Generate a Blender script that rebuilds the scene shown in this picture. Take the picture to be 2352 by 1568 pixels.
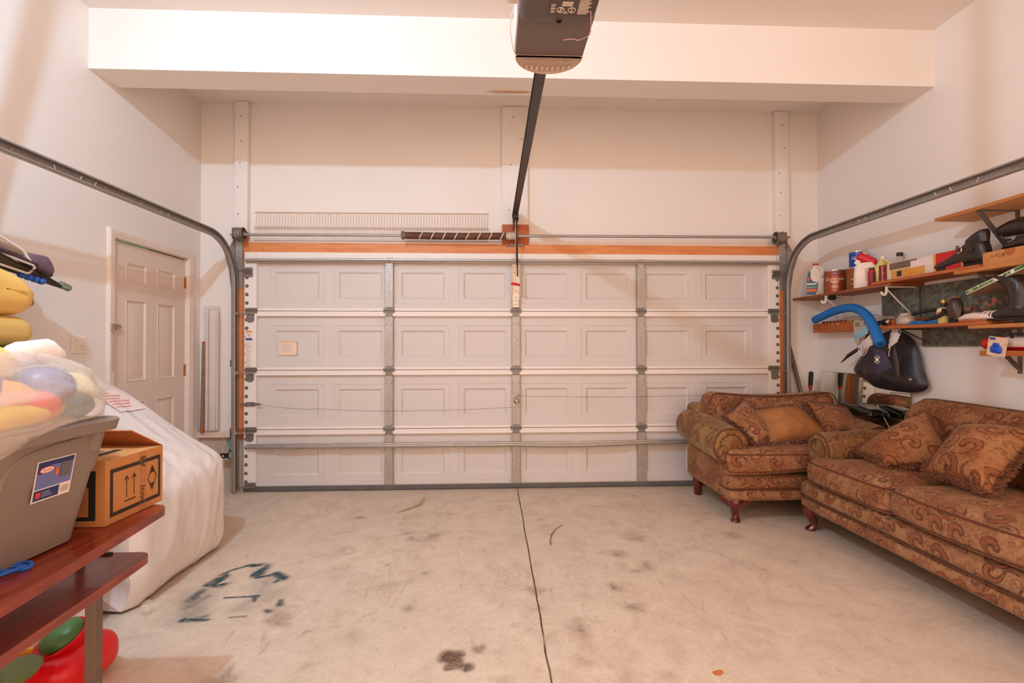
import bpy, bmesh, math, random
import numpy as np
from mathutils import Vector, Matrix, noise

for o in list(bpy.data.objects): bpy.data.objects.remove(o, do_unlink=True)
SC = bpy.context.scene
COL = SC.collection
random.seed(7)
R = math.radians

# ------------------------------------------------------------------ camera
cam_d = bpy.data.cameras.new('camera'); cam_d.sensor_width = 36; cam_d.lens = 17.115
cam_d.clip_start = .02
cam = bpy.data.objects.new('camera', cam_d); COL.objects.link(cam)
_yaw, _pit, _rol = .042, .0128, -.0018
_f = Vector((math.sin(_yaw)*math.cos(_pit), math.cos(_yaw)*math.cos(_pit), math.sin(_pit)))
_r = Vector((math.cos(_yaw), -math.sin(_yaw), 0)); _u = _r.cross(_f)
_r2 = _r*math.cos(_rol)+_u*math.sin(_rol); _u2 = -_r*math.sin(_rol)+_u*math.cos(_rol)
cam.matrix_world = Matrix(((_r2.x, _u2.x, -_f.x, 0), (_r2.y, _u2.y, -_f.y, 0), (_r2.z, _u2.z, -_f.z, 1.2834), (0, 0, 0, 1)))
SC.camera = cam

# ------------------------------------------------------------------ world, light, exposure
W = bpy.data.worlds.new('world'); SC.world = W; W.use_nodes = True
W.node_tree.nodes['Background'].inputs[0].default_value = (.97, .66, .465, 1)
W.node_tree.nodes['Background'].inputs[1].default_value = 2.6
SC.view_settings.view_transform = 'Standard'; SC.view_settings.look = 'None'
SC.view_settings.gamma = 1; SC.view_settings.use_curve_mapping = False
SC.view_settings.exposure = 0.0
def bulb(name, loc, energy, col, rad):
    d = bpy.data.lights.new(name, 'POINT'); d.energy = energy; d.color = col; d.shadow_soft_size = rad
    o = bpy.data.objects.new(name, d); COL.objects.link(o); o.location = loc
    return o
bulb('ceiling_bulb_light', (-1.33, .85, 3.43), 168, (.48, .75, 1.0), .032)

# ------------------------------------------------------------------ materials
MATS = {}
def _nt(name):
    m = bpy.data.materials.new(name); m.use_nodes = True
    nt = m.node_tree; b = nt.nodes['Principled BSDF']
    MATS[name] = m
    return m, nt, b
def N(nt, t, **kw):
    n = nt.nodes.new(t)
    for k, v in kw.items():
        if k == 'op': n.operation = v
        elif k == 'blend': n.blend_type = v
        else: setattr(n, k, v)
    return n
def L(nt, a, b): nt.links.new(a, b)
def math_(nt, op, a, b=None, c=None, clamp=False):
    n = nt.nodes.new('ShaderNodeMath'); n.operation = op; n.use_clamp = clamp
    for i, x in enumerate((a, b, c)):
        if x is None: continue
        if isinstance(x, (int, float)): n.inputs[i].default_value = x
        else: nt.links.new(x, n.inputs[i])
    return n.outputs[0]
def mixc(nt, fac, a, b, blend='MIX'):
    n = nt.nodes.new('ShaderNodeMix'); n.data_type = 'RGBA'; n.blend_type = blend
    for idx, x in ((0, fac), (6, a), (7, b)):
        if isinstance(x, (int, float)): n.inputs[idx].default_value = x
        elif isinstance(x, (tuple, list)): n.inputs[idx].default_value = tuple(x)+((1,) if len(x) == 3 else ())
        else: nt.links.new(x, n.inputs[idx])
    return n.outputs[2]
def ramp(nt, fac, stops, interp='LINEAR'):
    n = nt.nodes.new('ShaderNodeValToRGB'); cr = n.color_ramp; cr.interpolation = interp
    while len(cr.elements) < len(stops): cr.elements.new(.5)
    for e, (p, c) in zip(cr.elements, stops):
        e.position = p; e.color = tuple(c)+((1,) if len(c) == 3 else ()) if not isinstance(c, (int, float)) else (c, c, c, 1)
    nt.links.new(fac, n.inputs[0])
    return n.outputs[0]
def noise_(nt, vec, scale, detail=3, rough=.55, dist=0):
    n = nt.nodes.new('ShaderNodeTexNoise'); n.inputs['Scale'].default_value = scale
    n.inputs['Detail'].default_value = detail; n.inputs['Roughness'].default_value = rough
    n.inputs['Distortion'].default_value = dist
    if vec is not None: nt.links.new(vec, n.inputs['Vector'])
    return n.outputs['Fac'], n.outputs['Color']
def coords(nt, kind='Object'):
    return nt.nodes.new('ShaderNodeTexCoord').outputs[kind]
def mapping(nt, vec, scale=(1, 1, 1), loc=(0, 0, 0), rot=(0, 0, 0)):
    n = nt.nodes.new('ShaderNodeMapping')
    n.inputs['Scale'].default_value = scale; n.inputs['Location'].default_value = loc; n.inputs['Rotation'].default_value = rot
    nt.links.new(vec, n.inputs[0]); return n.outputs[0]
def bump(nt, b, h, strength=.2, dist=.01):
    n = nt.nodes.new('ShaderNodeBump'); n.inputs['Strength'].default_value = strength; n.inputs['Distance'].default_value = dist
    nt.links.new(h, n.inputs['Height']); nt.links.new(n.outputs[0], b.inputs['Normal'])
def lin(r, g, b):
    f = lambda c: (c/255/12.92) if c/255 <= .04045 else ((c/255+.055)/1.055)**2.4
    return (f(r), f(g), f(b))
def M(name, col, rough=.5, metal=0., var=.06, vscale=8., bmp=0., bscale=60., spec=.5, trans=0., alpha=1., coat=0., emit=0., subs=0., ior=1.45):
    """plain procedural material: a base colour broken up by noise, optional fine bump"""
    if name in MATS: return MATS[name]
    m, nt, b = _nt(name)
    co = coords(nt)
    f, _ = noise_(nt, co, vscale, 4)
    lo = tuple(c*(1-var) for c in col); hi = tuple(min(1, c*(1+var)) for c in col)
    L(nt, ramp(nt, f, [(.3, lo), (.7, hi)]), b.inputs['Base Color'])
    b.inputs['Roughness'].default_value = rough; b.inputs['Metallic'].default_value = metal
    b.inputs['Specular IOR Level'].default_value = spec; b.inputs['Coat Weight'].default_value = coat
    b.inputs['Transmission Weight'].default_value = trans; b.inputs['Alpha'].default_value = alpha
    b.inputs['IOR'].default_value = ior
    if emit: b.inputs['Emission Color'].default_value = col+(1,); b.inputs['Emission Strength'].default_value = emit
    if subs:
        b.inputs['Subsurface Weight'].default_value = subs; b.inputs['Subsurface Radius'].default_value = (.05, .04, .03)
    if bmp:
        f2, _ = noise_(nt, co, bscale, 5); bump(nt, b, f2, bmp)
    return m

# ------------------------------------------------------------------ mesh building
class MB:
    def __init__(s): s.v = []; s.f = []; s.T = None; s.mi = []; s.cur = 0
    def add(s, vs, fs):
        n = len(s.v)
        if s.T is not None: vs = [s.T @ Vector(p) for p in vs]
        s.v += [tuple(p) for p in vs]; s.f += [tuple(i+n for i in f) for f in fs]; s.mi += [s.cur]*len(fs)
        return s
    def box(s, x0, x1, y0, y1, z0, z1, bev=0.):
        if bev > 0:
            bm = bmesh.new(); bmesh.ops.create_cube(bm, size=1)
            for v in bm.verts: v.co = ((x0+x1)/2+v.co.x*(x1-x0), (y0+y1)/2+v.co.y*(y1-y0), (z0+z1)/2+v.co.z*(z1-z0))
            bmesh.ops.bevel(bm, geom=bm.edges[:], offset=bev, segments=1 if bev < .004 else 2, affect='EDGES', profile=.6)
            return s.bm(bm)
        vs = [(x, y, z) for x in (x0, x1) for y in (y0, y1) for z in (z0, z1)]
        return s.add(vs, [(0, 1, 3, 2), (4, 6, 7, 5), (0, 4, 5, 1), (2, 3, 7, 6), (0, 2, 6, 4), (1, 5, 7, 3)])
    def bm(s, bm):
        bm.verts.index_update()
        s.add([v.co.copy() for v in bm.verts], [tuple(v.index for v in f.verts) for f in bm.faces]); bm.free(); return s
    def loft(s, rings, caps=True, closed=True, ringclosed=False):
        n = len(rings[0]); vs = [p for r in rings for p in r]; fs = []
        m = len(rings)
        for i in range(m if ringclosed else m-1):
            a = i*n; b = ((i+1) % m)*n
            for j in range(n if closed else n-1):
                k = (j+1) % n; fs.append((a+j, a+k, b+k, b+j))
        if caps and closed and not ringclosed:
            fs.append(tuple(range(n))[::-1]); fs.append(tuple((m-1)*n+j for j in range(n)))
        return s.add(vs, fs)
    def tube(s, pts, r, n=8, closed=False, caps=True, flat=1.):
        pts = [Vector(p) for p in pts]; m = len(pts); rings = []
        t0 = (pts[1]-pts[0]).normalized(); up = Vector((0, 0, 1)) if abs(t0.z) < .9 else Vector((1, 0, 0))
        nrm = (up - t0*up.dot(t0)).normalized()
        for i, p in enumerate(pts):
            if closed: t = (pts[(i+1) % m]-pts[i-1]).normalized()
            elif i == 0: t = t0
            elif i == m-1: t = (pts[-1]-pts[-2]).normalized()
            else: t = ((pts[i+1]-p).normalized()+(p-pts[i-1]).normalized())
            if not closed and t.length < 1e-6: t = t0
            t.normalize(); nrm = (nrm-t*nrm.dot(t)).normalized(); bn = t.cross(nrm)
            rr = r[i] if isinstance(r, (list, tuple)) else r
            rings.append([p+nrm*(rr*math.cos(2*math.pi*k/n))+bn*(rr*flat*math.sin(2*math.pi*k/n)) for k in range(n)])
        return s.loft(rings, caps=caps and not closed, ringclosed=closed)
    def lathe(s, prof, c=(0, 0, 0), n=20, axis='Z', sx=1., sy=1., cap=True):
        rings = []
        for r, h in prof:
            ring = []
            for k in range(n):
                a = 2*math.pi*k/n; p, q = r*math.cos(a)*sx, r*math.sin(a)*sy
                if axis == 'Z': ring.append((c[0]+p, c[1]+q, c[2]+h))
                elif axis == 'Y': ring.append((c[0]+p, c[1]+h, c[2]+q))
                else: ring.append((c[0]+h, c[1]+p, c[2]+q))
            rings.append(ring)
        return s.loft(rings, caps=cap)
    def prism(s, out, a0, a1, axis='X'):
        g = {'X': lambda a, p: (a, p[0], p[1]), 'Y': lambda a, p: (p[0], a, p[1]), 'Z': lambda a, p: (p[0], p[1], a)}[axis]
        return s.loft([[g(a0, p) for p in out], [g(a1, p) for p in out]])
    def rbox(s, x0, x1, y0, y1, z0, z1, r, n=10, fn=None, ng=3):
        """rounded box; ng divisions across the rounded rim, n across the flat"""
        h = [(x1-x0)/2, (y1-y0)/2, (z1-z0)/2]; c = [(x1+x0)/2, (y1+y0)/2, (z1+z0)/2]
        r = [min(r, h[i]*.999) for i in range(3)] if not isinstance(r, (list, tuple)) else [min(r[i], h[i]*.999) for i in range(3)]
        def axis(i):
            a = [-h[i]+r[i]*(1-math.cos(math.pi/2*k/ng))*1.0 for k in range(ng+1)]
            a = [-h[i]+r[i]*k/ng for k in range(ng+1)]
            mid = [(-h[i]+r[i])+(2*h[i]-2*r[i])*k/n for k in range(1, n)]
            b = [-x for x in a[::-1]]
            return a+mid+b
        A = [axis(i) for i in range(3)]; vs = []; idx = {}; fs = []
        def vid(p):
            k = tuple(round(q, 6) for q in p)
            if k not in idx:
                inn = [max(-(h[i]-r[i]), min(h[i]-r[i], p[i])) for i in range(3)]
                d = [(p[i]-inn[i])/r[i] for i in range(3)]
                # equalise angles
                d = [math.copysign(math.tan(abs(x)*math.pi/4), x) if abs(x) < .9999 else x for x in d]
                ln = math.sqrt(sum(x*x for x in d)) or 1
                q = [inn[i]+r[i]*d[i]/ln for i in range(3)]
                u = [q[i]/h[i] for i in range(3)]
                q = [q[i]+c[i] for i in range(3)]
                if fn: q = fn(q, u)
                idx[k] = len(vs); vs.append(q)
            return idx[k]
        for ax in range(3):
            b_, c_ = (ax+1) % 3, (ax+2) % 3
            for sg in (-1, 1):
                for i in range(len(A[b_])-1):
                    for j in range(len(A[c_])-1):
                        q = []
                        for (ii, jj) in ((i, j), (i+1, j), (i+1, j+1), (i, j+1)):
                            p = [0, 0, 0]; p[ax] = sg*h[ax]; p[b_] = A[b_][ii]; p[c_] = A[c_][jj]; q.append(vid(p))
                        fs.append(tuple(q if sg > 0 else q[::-1]))
        return s.add(vs, fs)
    def grid(s, rows):
        n = len(rows[0]); vs = [p for r in rows for p in r]
        return s.add(vs, [(i*n+j, i*n+j+1, (i+1)*n+j+1, (i+1)*n+j) for i in range(len(rows)-1) for j in range(n-1)])
    def inflate(s, out, t, fn, rings=8, pw=2.0, c=None, back=None):
        """puffed shape from a star-shaped 2D outline; fn(a,b,h)->xyz"""
        n = len(out)
        if c is None: c = (sum(p[0] for p in out)/n, sum(p[1] for p in out)/n)
        back = t if back is None else back
        vs = []; fs = []
        for side in (1, -1):
            base = len(vs)
            for i in range(rings):
                q = 1-i/rings
                hh = (1-q**pw)**.5*(t if side > 0 else back)*side
                for p in out: vs.append(fn(c[0]+(p[0]-c[0])*q, c[1]+(p[1]-c[1])*q, hh))
            vs.append(fn(c[0], c[1], (t if side > 0 else back)*side))
            top = len(vs)-1
            for i in range(rings-1):
                for j in range(n):
                    k = (j+1) % n; f = (base+i*n+j, base+i*n+k, base+(i+1)*n+k, base+(i+1)*n+j)
                    fs.append(f if side > 0 else f[::-1])
            for j in range(n):
                k = (j+1) % n; f = (base+(rings-1)*n+j, base+(rings-1)*n+k, top)
                fs.append(f if side > 0 else f[::-1])
        return s.add(vs, fs)
    def text(s, txt, size, fn, align='CENTER', ext=0.):
        cu = bpy.data.curves.new('t', 'FONT'); cu.body = txt; cu.size = size; cu.align_x = align; cu.align_y = 'CENTER'
        cu.resolution_u = 2
        o = bpy.data.objects.new('t', cu); COL.objects.link(o)
        me = bpy.data.meshes.new_from_object(o.evaluated_get(bpy.context.evaluated_depsgraph_get()))
        s.add([fn(v.co.x, v.co.y) for v in me.vertices], [tuple(p.vertices) for p in me.polygons])
        bpy.data.objects.remove(o); bpy.data.curves.remove(cu); bpy.data.meshes.remove(me)
        return s
    def mesh(s, name, mats, off=(0, 0, 0), ang=35, merge=True):
        me = bpy.data.meshes.new(name)
        o = Vector(off)
        me.from_pydata([Vector(p)-o for p in s.v], [], s.f)
        ms = mats if isinstance(mats, (list, tuple)) else [mats]
        for m in ms: me.materials.append(m)
        if len(ms) > 1: me.polygons.foreach_set('material_index', s.mi)
        bm = bmesh.new(); bm.from_mesh(me)
        if merge: bmesh.ops.remove_doubles(bm, verts=bm.verts[:], dist=1e-5)
        bmesh.ops.recalc_face_normals(bm, faces=bm.faces[:])
        bm.to_mesh(me); bm.free()
        me.shade_smooth(); me.set_sharp_from_angle(angle=R(ang))
        return me
WL = {}
def _meta(o, label=None, cat=None, group=None, kind=None):
    if label: o['label'] = label
    if cat: o['category'] = cat
    if group: o['group'] = group
    if kind: o['kind'] = kind
    return o
def thing(name, label, cat, loc, group=None, kind=None):
    o = bpy.data.objects.new(name, None); COL.objects.link(o); o.location = loc; o.empty_display_size = .1
    WL[o] = Vector(loc); return _meta(o, label, cat, group, kind)
def part(mb, name, mat, parent, label=None, ang=35, kind=None, uv=None):
    off = WL[parent]
    o = bpy.data.objects.new(name, mb.mesh(name, mat, off, ang)); COL.objects.link(o); o.parent = parent
    WL[o] = off
    if uv: boxuv(o.data, uv, off)
    return _meta(o, label, None, None, kind)
def solo(mb, name, mat, label=None, cat=None, group=None, kind=None, ang=35, uv=None):
    xs = [p[0] for p in mb.v]; ys = [p[1] for p in mb.v]; zs = [p[2] for p in mb.v]
    off = Vector(((min(xs)+max(xs))/2, (min(ys)+max(ys))/2, min(zs)))
    o = bpy.data.objects.new(name, mb.mesh(name, mat, off, ang)); COL.objects.link(o); o.location = off
    WL[o] = off
    if uv: boxuv(o.data, uv, off)
    return _meta(o, label, cat, group, kind)
def struct(mb, name, mat, label=None, cat=None, ang=35): return solo(mb, name, mat, label, cat, None, 'structure', ang)
def link_copy(src, parent, dx=(0, 0, 0), name=None):
    o = bpy.data.objects.new(name or src.name.split('.')[0], src.data); COL.objects.link(o); o.parent = parent
    o.location = dx; WL[o] = WL[parent]+Vector(dx); return o
def boxuv(me, sc, off):
    uvl = me.uv_layers.new(name='UVMap'); me.calc_loop_triangles()
    for p in me.polygons:
        n = p.normal; a = max(range(3), key=lambda i: abs(n[i]))
        i, j = ((1, 2), (0, 2), (0, 1))[a]
        for li in p.loop_indices:
            co = me.vertices[me.loops[li].vertex_index].co
            uvl.data[li].uv = ((co[i]+off[i])*sc+a*.37, (co[j]+off[j])*sc+a*.61)
def arc(cx, cy, r, a0, a1, n): return [(cx+r*math.cos(R(a0+(a1-a0)*k/n)), cy+r*math.sin(R(a0+(a1-a0)*k/n))) for k in range(n+1)]
def rrect(x0, x1, y0, y1, r, n=4):
    return arc(x1-r, y1-r, r, 0, 90, n)+arc(x0+r, y1-r, r, 90, 180, n)+arc(x0+r, y0+r, r, 180, 270, n)+arc(x1-r, y0+r, r, 270, 360, n)
def cat(pts, n=6, closed=False):
    """Catmull-Rom smoothing through points"""
    P = [Vector(p) for p in pts]; out = []; m = len(P)
    rng = range(m) if closed else range(m-1)
    for i in rng:
        if closed: a, b, c, d = P[i-1], P[i], P[(i+1) % m], P[(i+2) % m]
        else: a, b, c, d = P[max(i-1, 0)], P[i], P[i+1], P[min(i+2, m-1)]
        for k in range(n):
            t = k/n
            out.append(.5*((2*b)+(c-a)*t+(2*a-5*b+4*c-d)*t*t+(3*b-a-3*c+d)*t**3))
    if not closed: out.append(P[-1])
    return out
# ================================================================== the room
XL, XR, YW, ZC = -2.639, 3.125, 4.525, 3.52
YB = -1.2                                   # rear of the room, behind the camera

def mat_wall():
    m, nt, b = _nt('wall_paint'); co = coords(nt)
    f, _ = noise_(nt, co, .9, 3); f2, _ = noise_(nt, co, 26, 5)
    c = ramp(nt, f, [(.3, (.84, .775, .725)), (.7, (.88, .815, .765))])
    sp, _ = noise_(nt, co, 95, 2)                       # few scuffs and specks
    c = mixc(nt, math_(nt, 'MULTIPLY', ramp(nt, sp, [(.80, 0.), (.84, 1.)]), .5), c, (.35, .24, .17))
    L(nt, c, b.inputs['Base Color']); b.inputs['Roughness'].default_value = .75
    b.inputs['Specular IOR Level'].default_value = .25
    bump(nt, b, f2, .05, .01); return m
WALL = mat_wall()

def mat_floor():
    m, nt, b = _nt('stained_concrete'); co = coords(nt)
    f1, c1 = noise_(nt, co, 1.1, 6, .6); f2, _ = noise_(nt, co, 5.5, 8, .68, .6); f3, _ = noise_(nt, co, 48, 6, .7)
    st = mapping(nt, co, (5, 1.6, 1), rot=(0, 0, .5)); f4, _ = noise_(nt, st, 2.4, 6, .65, 1.2)
    c = ramp(nt, f2, [(.28, lin(190, 166, 143)), (.45, lin(217, 195, 172)), (.56, lin(226, 205, 182)), (.75, lin(238, 221, 200))])
    c = mixc(nt, ramp(nt, f1, [(.35, .0), (.62, .55)]), c, lin(211, 191, 169))
    c = mixc(nt, math_(nt, 'MULTIPLY', ramp(nt, f4, [(.60, 0.), (.70, 1.)]), .45), c, lin(150, 113, 84))
    f5, _ = noise_(nt, co, 9, 5, .6, .3)
    c = mixc(nt, math_(nt, 'MULTIPLY', ramp(nt, f5, [(.63, 0.), (.72, 1.)]), .45), c, lin(230, 208, 184))
    f6, _ = noise_(nt, co, 33, 3, .5)
    c = mixc(nt, math_(nt, 'MULTIPLY', ramp(nt, f6, [(.70, 0.), (.75, 1.)]), .5), c, lin(132, 98, 72))
    c = mixc(nt, .22, c, ramp(nt, f3, [(.3, lin(150, 120, 96)), (.7, lin(235, 212, 190))]))
    L(nt, c, b.inputs['Base Color']); L(nt, ramp(nt, f2, [(.3, .62), (.7, .45)]), b.inputs['Roughness'])
    b.inputs['Specular IOR Level'].default_value = .35
    bump(nt, b, mixc(nt, .5, f3, f2), .10, .01); return m
FLOOR = mat_floor()

# floor: two slabs with the sawn joint between them, joint wandering a little
mb = MB(); ys = [YB+(YW+.25-YB)*k/110 for k in range(111)]
def jx(y): return .232+.010*noise.noise(Vector((0, y*1.7, 3)))+.004*noise.noise(Vector((2, y*9, 1)))
for sgn, xe in ((-1, XL-.3), (1, XR+.3)):
    rows = [[(xe, y, 0), (jx(y)+sgn*(.0045+.002*noise.noise(Vector((5, y*14, sgn)))), y, 0), (jx(y)+sgn*.0035, y, -.03)] for y in ys]
    mb.grid(rows)
mb.grid([[(.15, y, -.03), (.32, y, -.03)] for y in ys])
floor_o = struct(mb, 'floor', FLOOR)

# walls ------------------------------------------------------------------
DX0, DX1, DZ = -2.2, 2.69, 2.15             # garage opening
mb = MB()
mb.box(XL-.15, DX0, YW, YW+.15, .49, ZC); mb.box(DX1, XR+.15, YW, YW+.15, .49, ZC); mb.box(DX0, DX1, YW, YW+.15, DZ, ZC)
wall_back = struct(mb, 'wall_back', WALL)
SY0, SY1, SZ = 3.512, 4.345, 2.06           # side door opening
mb = MB()
mb.box(XL-.13, XL, YB, SY0, 0, ZC); mb.box(XL-.13, XL, SY1, YW+.15, 0, ZC); mb.box(XL-.13, XL, SY0, SY1, SZ, ZC)
wall_left = struct(mb, 'wall_left', WALL)
mb = MB(); mb.box(XR, XR+.13, YB, YW+.15, 0, ZC); wall_right = struct(mb, 'wall_right', WALL)
mb = MB(); mb.box(XL-.13, XR+.13, YB-.13, YW+.15, ZC, ZC+.1); ceiling_o = struct(mb, 'ceiling', WALL)
# dropped beam
mb = MB(); mb.box(XL, XR, 3.283, 3.517, 3.119, ZC)
beam = struct(mb, 'ceiling_beam', WALL)
# torn drywall patch under the beam
mb = MB(); pts = []
for k in range(40):
    a = 2*math.pi*k/40; rx = .165*(1+.16*noise.noise(Vector((math.cos(a)*2, math.sin(a)*2, 1)))); ry = .022*(1+.45*noise.noise(Vector((math.cos(a)*5, math.sin(a)*5, 4))))
    pts.append((.135+rx*math.cos(a), 3.462+ry*math.sin(a)))
mb.prism(pts, 3.116, 3.1195, 'Z')
part(mb, 'torn_paper_edge', M('torn_drywall', lin(214, 190, 170), .9, var=.2, vscale=40), beam, 'torn drywall paper around an old hole')
mb = MB(); mb.prism([(.14+(x-.135)*.86, 3.464+(y-3.462)*.5) for x, y in pts], 3.1145, 3.117, 'Z')
part(mb, 'bare_plaster', M('bare_plaster', lin(196, 164, 140), .95, var=.3, vscale=30, bmp=.5, bscale=90), beam)
# concrete stem walls under the drywall
CONC = M('stem_concrete', lin(196, 176, 158), .9, var=.16, vscale=9, bmp=.25, bscale=50)
mb = MB(); mb.box(XL-.02, DX0-.0, YW-.0, YW+.2, 0, .49); mb.box(DX1, XR+.02, YW, YW+.2, 0, .49)
stem = struct(mb, 'wall_stem', CONC)
mb = MB(); mb.inflate([(-2.345+.05*math.cos(a), .405+.085*math.sin(a)) for a in [2*math.pi*k/24 for k in range(24)]], .0015, lambda a, b, h: (a+.03*noise.noise(Vector((a*20, b*20, 0))), YW-.0005-abs(h)*.3 if h < 0 else YW+.0005, b+.03*noise.noise(Vector((a*20, b*20, 7)))), rings=3)
part(mb, 'paint_overspray', M('teal_overspray', lin(120, 165, 150), .8, var=.25, vscale=18), stem, 'teal and green paint overspray')
mb = MB(); mb.box(XL, -2.335, YW-.045, YW, .482, .505, .004); mb.box(XL, -2.345, YW-.03, YW, .505, .53, .003)
struct(mb, 'trim_1', M('sill_paint', lin(232, 208, 190), .6, var=.1, vscale=20, bmp=.15))

# ------------------------------------------------------------------ boards on the back wall
def mat_pine(name, base, dark, knot, painted=None, axis=0):
    m, nt, b = _nt(name); co = coords(nt, 'Object')
    sc = [14, 14, 14]; sc[axis] = 1.1
    st = mapping(nt, co, tuple(sc)); f, _ = noise_(nt, st, 2.2, 5, .6, .8)
    c = ramp(nt, f, [(.3, dark), (.55, base), (.8, tuple(min(1, x*1.12) for x in base))])
    v = nt.nodes.new('ShaderNodeTexVoronoi'); v.inputs['Scale'].default_value = 5.5
    sk = [.6, .3, .6]; sk[axis] = .8
    L(nt, mapping(nt, co, tuple(sk)), v.inputs['Vector'])
    c = mixc(nt, ramp(nt, v.outputs['Distance'], [(.05, .95), (.085, .5), (.13, 0.)]), c, knot)
    L(nt, c, b.inputs['Base Color']); b.inputs['Roughness'].default_value = .5
    bump(nt, b, f, .08); return m
PINE = mat_pine('header_pine', lin(220, 140, 82), lin(202, 114, 56), lin(92, 42, 18), axis=0)
PINEV = mat_pine('jamb_pine', lin(222, 140, 84), lin(206, 118, 62), lin(100, 46, 20), axis=2)
PINED = mat_pine('block_pine', lin(190, 96, 44), lin(160, 74, 30), lin(80, 34, 14), axis=2)
POST = M('painted_post', (.86, .80, .755), .65, var=.04, vscale=5, bmp=.1, bscale=30)
WHITE = M('white_trim', lin(238, 224, 214), .5, var=.03)
SPECK = M('dark_speck', lin(120, 84, 60), .8)
mb = MB(); mb.box(-2.197, 2.70, YW-.038, YW, 2.146, 2.238, .003); header = struct(mb, 'trim_2', PINE)
mb = MB(); mb.box(-2.197, .10, YW-.042, YW, 2.238, 2.250)
part(mb, 'ledge', WHITE, header); 
mb = MB(); mb.box(.345, 2.70, YW-.020, YW, 2.238, 2.300); part(mb, 'ledge', WHITE, header)
for n_, (x0, x1, zb, zt, th) in enumerate(((-2.312, -2.197, 2.33, 3.515, .058), (.10, .337, 2.42, 3.515, .050), (2.683, 2.808, 2.32, 3.515, .058))):
    mb = MB(); mb.box(x0, x1, YW-th, YW, zb, zt, .004)
    po = struct(mb, 'trim_%d' % (3+n_), POST)
    for k in range(5):
        mb = MB(); zx = zb+(zt-zb)*(.12+.19*k+.05*random.random()); xx = x0+(x1-x0)*random.uniform(.2, .8)
        mb.lathe([(.0001, -.002), (.006, -.001), (.005, .001)], (xx, YW-th, zx), 8, 'Y'); part(mb, 'nail_hole', SPECK, po)
    if n_ == 1:
        mb = MB(); mb.box(.10, .345, YW-th, YW, 2.238, 2.42, .003)
        part(mb, 'bare_block', PINED, po, 'unpainted orange pine block behind the spring anchor')
for n_, (x0, x1) in enumerate(((-2.333, -2.20), (2.70, 2.81))):
    mb = MB(); mb.box(x0, x1, YW-.036, YW, .56, 2.32, .003); jb = struct(mb, 'trim_%d' % (6+n_), PINEV)
    mb = MB(); mb.box(x0+(-.018 if n_ == 0 else 0), x1+(0 if n_ == 0 else .018), YW-.044, YW, .475, .565, .003); part(mb, 'foot_block', PINED, jb)
    if n_ == 0:                                        # carpenter's pencil marks
        mb = MB()
        ring = lambda cx, cz, r: mb.tube([(cx+r*.6*math.cos(R(a)), YW-.0362, cz+r*math.sin(R(a))) for a in range(0, 360, 30)], .002, 4, closed=True)
        ring(-2.318, 1.72, .016); mb.tube([(-2.314, YW-.0362, 1.672), (-2.312, YW-.0362, 1.667)], .003, 4)
        ring(-2.318, 1.40, .022); mb.tube([(-2.318, YW-.0362, 1.40), (-2.31, YW-.0362, 1.375)], .002, 4)
        part(mb, 'pencil_mark', M('marker_ink', (.03, .02, .02), .8), jb)

# ------------------------------------------------------------------ side door in the left wall
DOORP = M('door_paint', lin(226, 206, 192), .45, var=.03, vscale=3)
def emboss(mb, a0, a1, b0, b1, fn, steps):
    """nested rectangles; steps = [(inset, depth), ...]; fn(a,b,d)->xyz"""
    prev = None; vs = []; fs = []
    for ins, d in steps:
        q = [fn(a0+ins, b0+ins, d), fn(a1-ins, b0+ins, d), fn(a1-ins, b1-ins, d), fn(a0+ins, b1-ins, d)]
        n = len(vs); vs += q
        if prev is not None:
            for k in range(4): fs.append((prev+k, prev+(k+1) % 4, n+(k+1) % 4, n+k))
        prev = n
    fs.append((prev, prev+1, prev+2, prev+3)); mb.add(vs, fs)
def holed(mb, A, B, holes, fn):
    """flat sheet between the grid lines A x B with rectangular holes (a0,a1,b0,b1)"""
    As = sorted(set(A+[h[0] for h in holes]+[h[1] for h in holes])); Bs = sorted(set(B+[h[2] for h in holes]+[h[3] for h in holes]))
    for i in range(len(As)-1):
        for j in range(len(Bs)-1):
            am, bm_ = (As[i]+As[i+1])/2, (Bs[j]+Bs[j+1])/2
            if any(h[0] < am < h[1] and h[2] < bm_ < h[3] for h in holes): continue
            mb.add([fn(As[i], Bs[j]), fn(As[i+1], Bs[j]), fn(As[i+1], Bs[j+1]), fn(As[i], Bs[j+1])], [(0, 1, 2, 3)])
XS = XL-.022
d1 = thing('door_1', None, None, (XL, 3.93, 0), kind='structure')
hol = [(y0, y1, z0, z1) for (y0, y1) in ((3.652, 3.868), (3.988, 4.204)) for (z0, z1) in ((1.768, 1.916), (1.036, 1.642), (.25, .887))]
mb = MB(); holed(mb, [SY0+.004, SY1-.004], [.01, SZ-.012], hol, lambda a, b: (XS, a, b))
mb.box(XS-.04, XS-.02, SY0+.004, SY1-.004, .01, SZ-.012)
part(mb, 'slab', DOORP, d1)
for h in hol:
    mb = MB(); emboss(mb, *h, lambda a, b, d: (XS-d, a, b), [(0, 0), (.006, -.004), (.016, .009), (.024, .009), (.05, .001)])
    part(mb, 'door_panel', DOORP, d1)
mb = MB(); BR = M('old_brass', lin(176, 128, 70), .35, .9, var=.25, vscale=60)
for hz in (1.853, 1.093, .25):
    mb = MB(); mb.lathe([(.0065, -.05), (.0065, .05)], (XS+.008, SY1+.002, hz), 10); mb.box(XS-.001, XS+.003, SY1-.018, SY1+.02, hz-.048, hz+.048)
    mb.lathe([(.004, .05), (.008, .055), (.002, .062)], (XS+.008, SY1+.002, hz), 8)
    part(mb, 'hinge', BR, d1, 'brass butt hinge')
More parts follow.
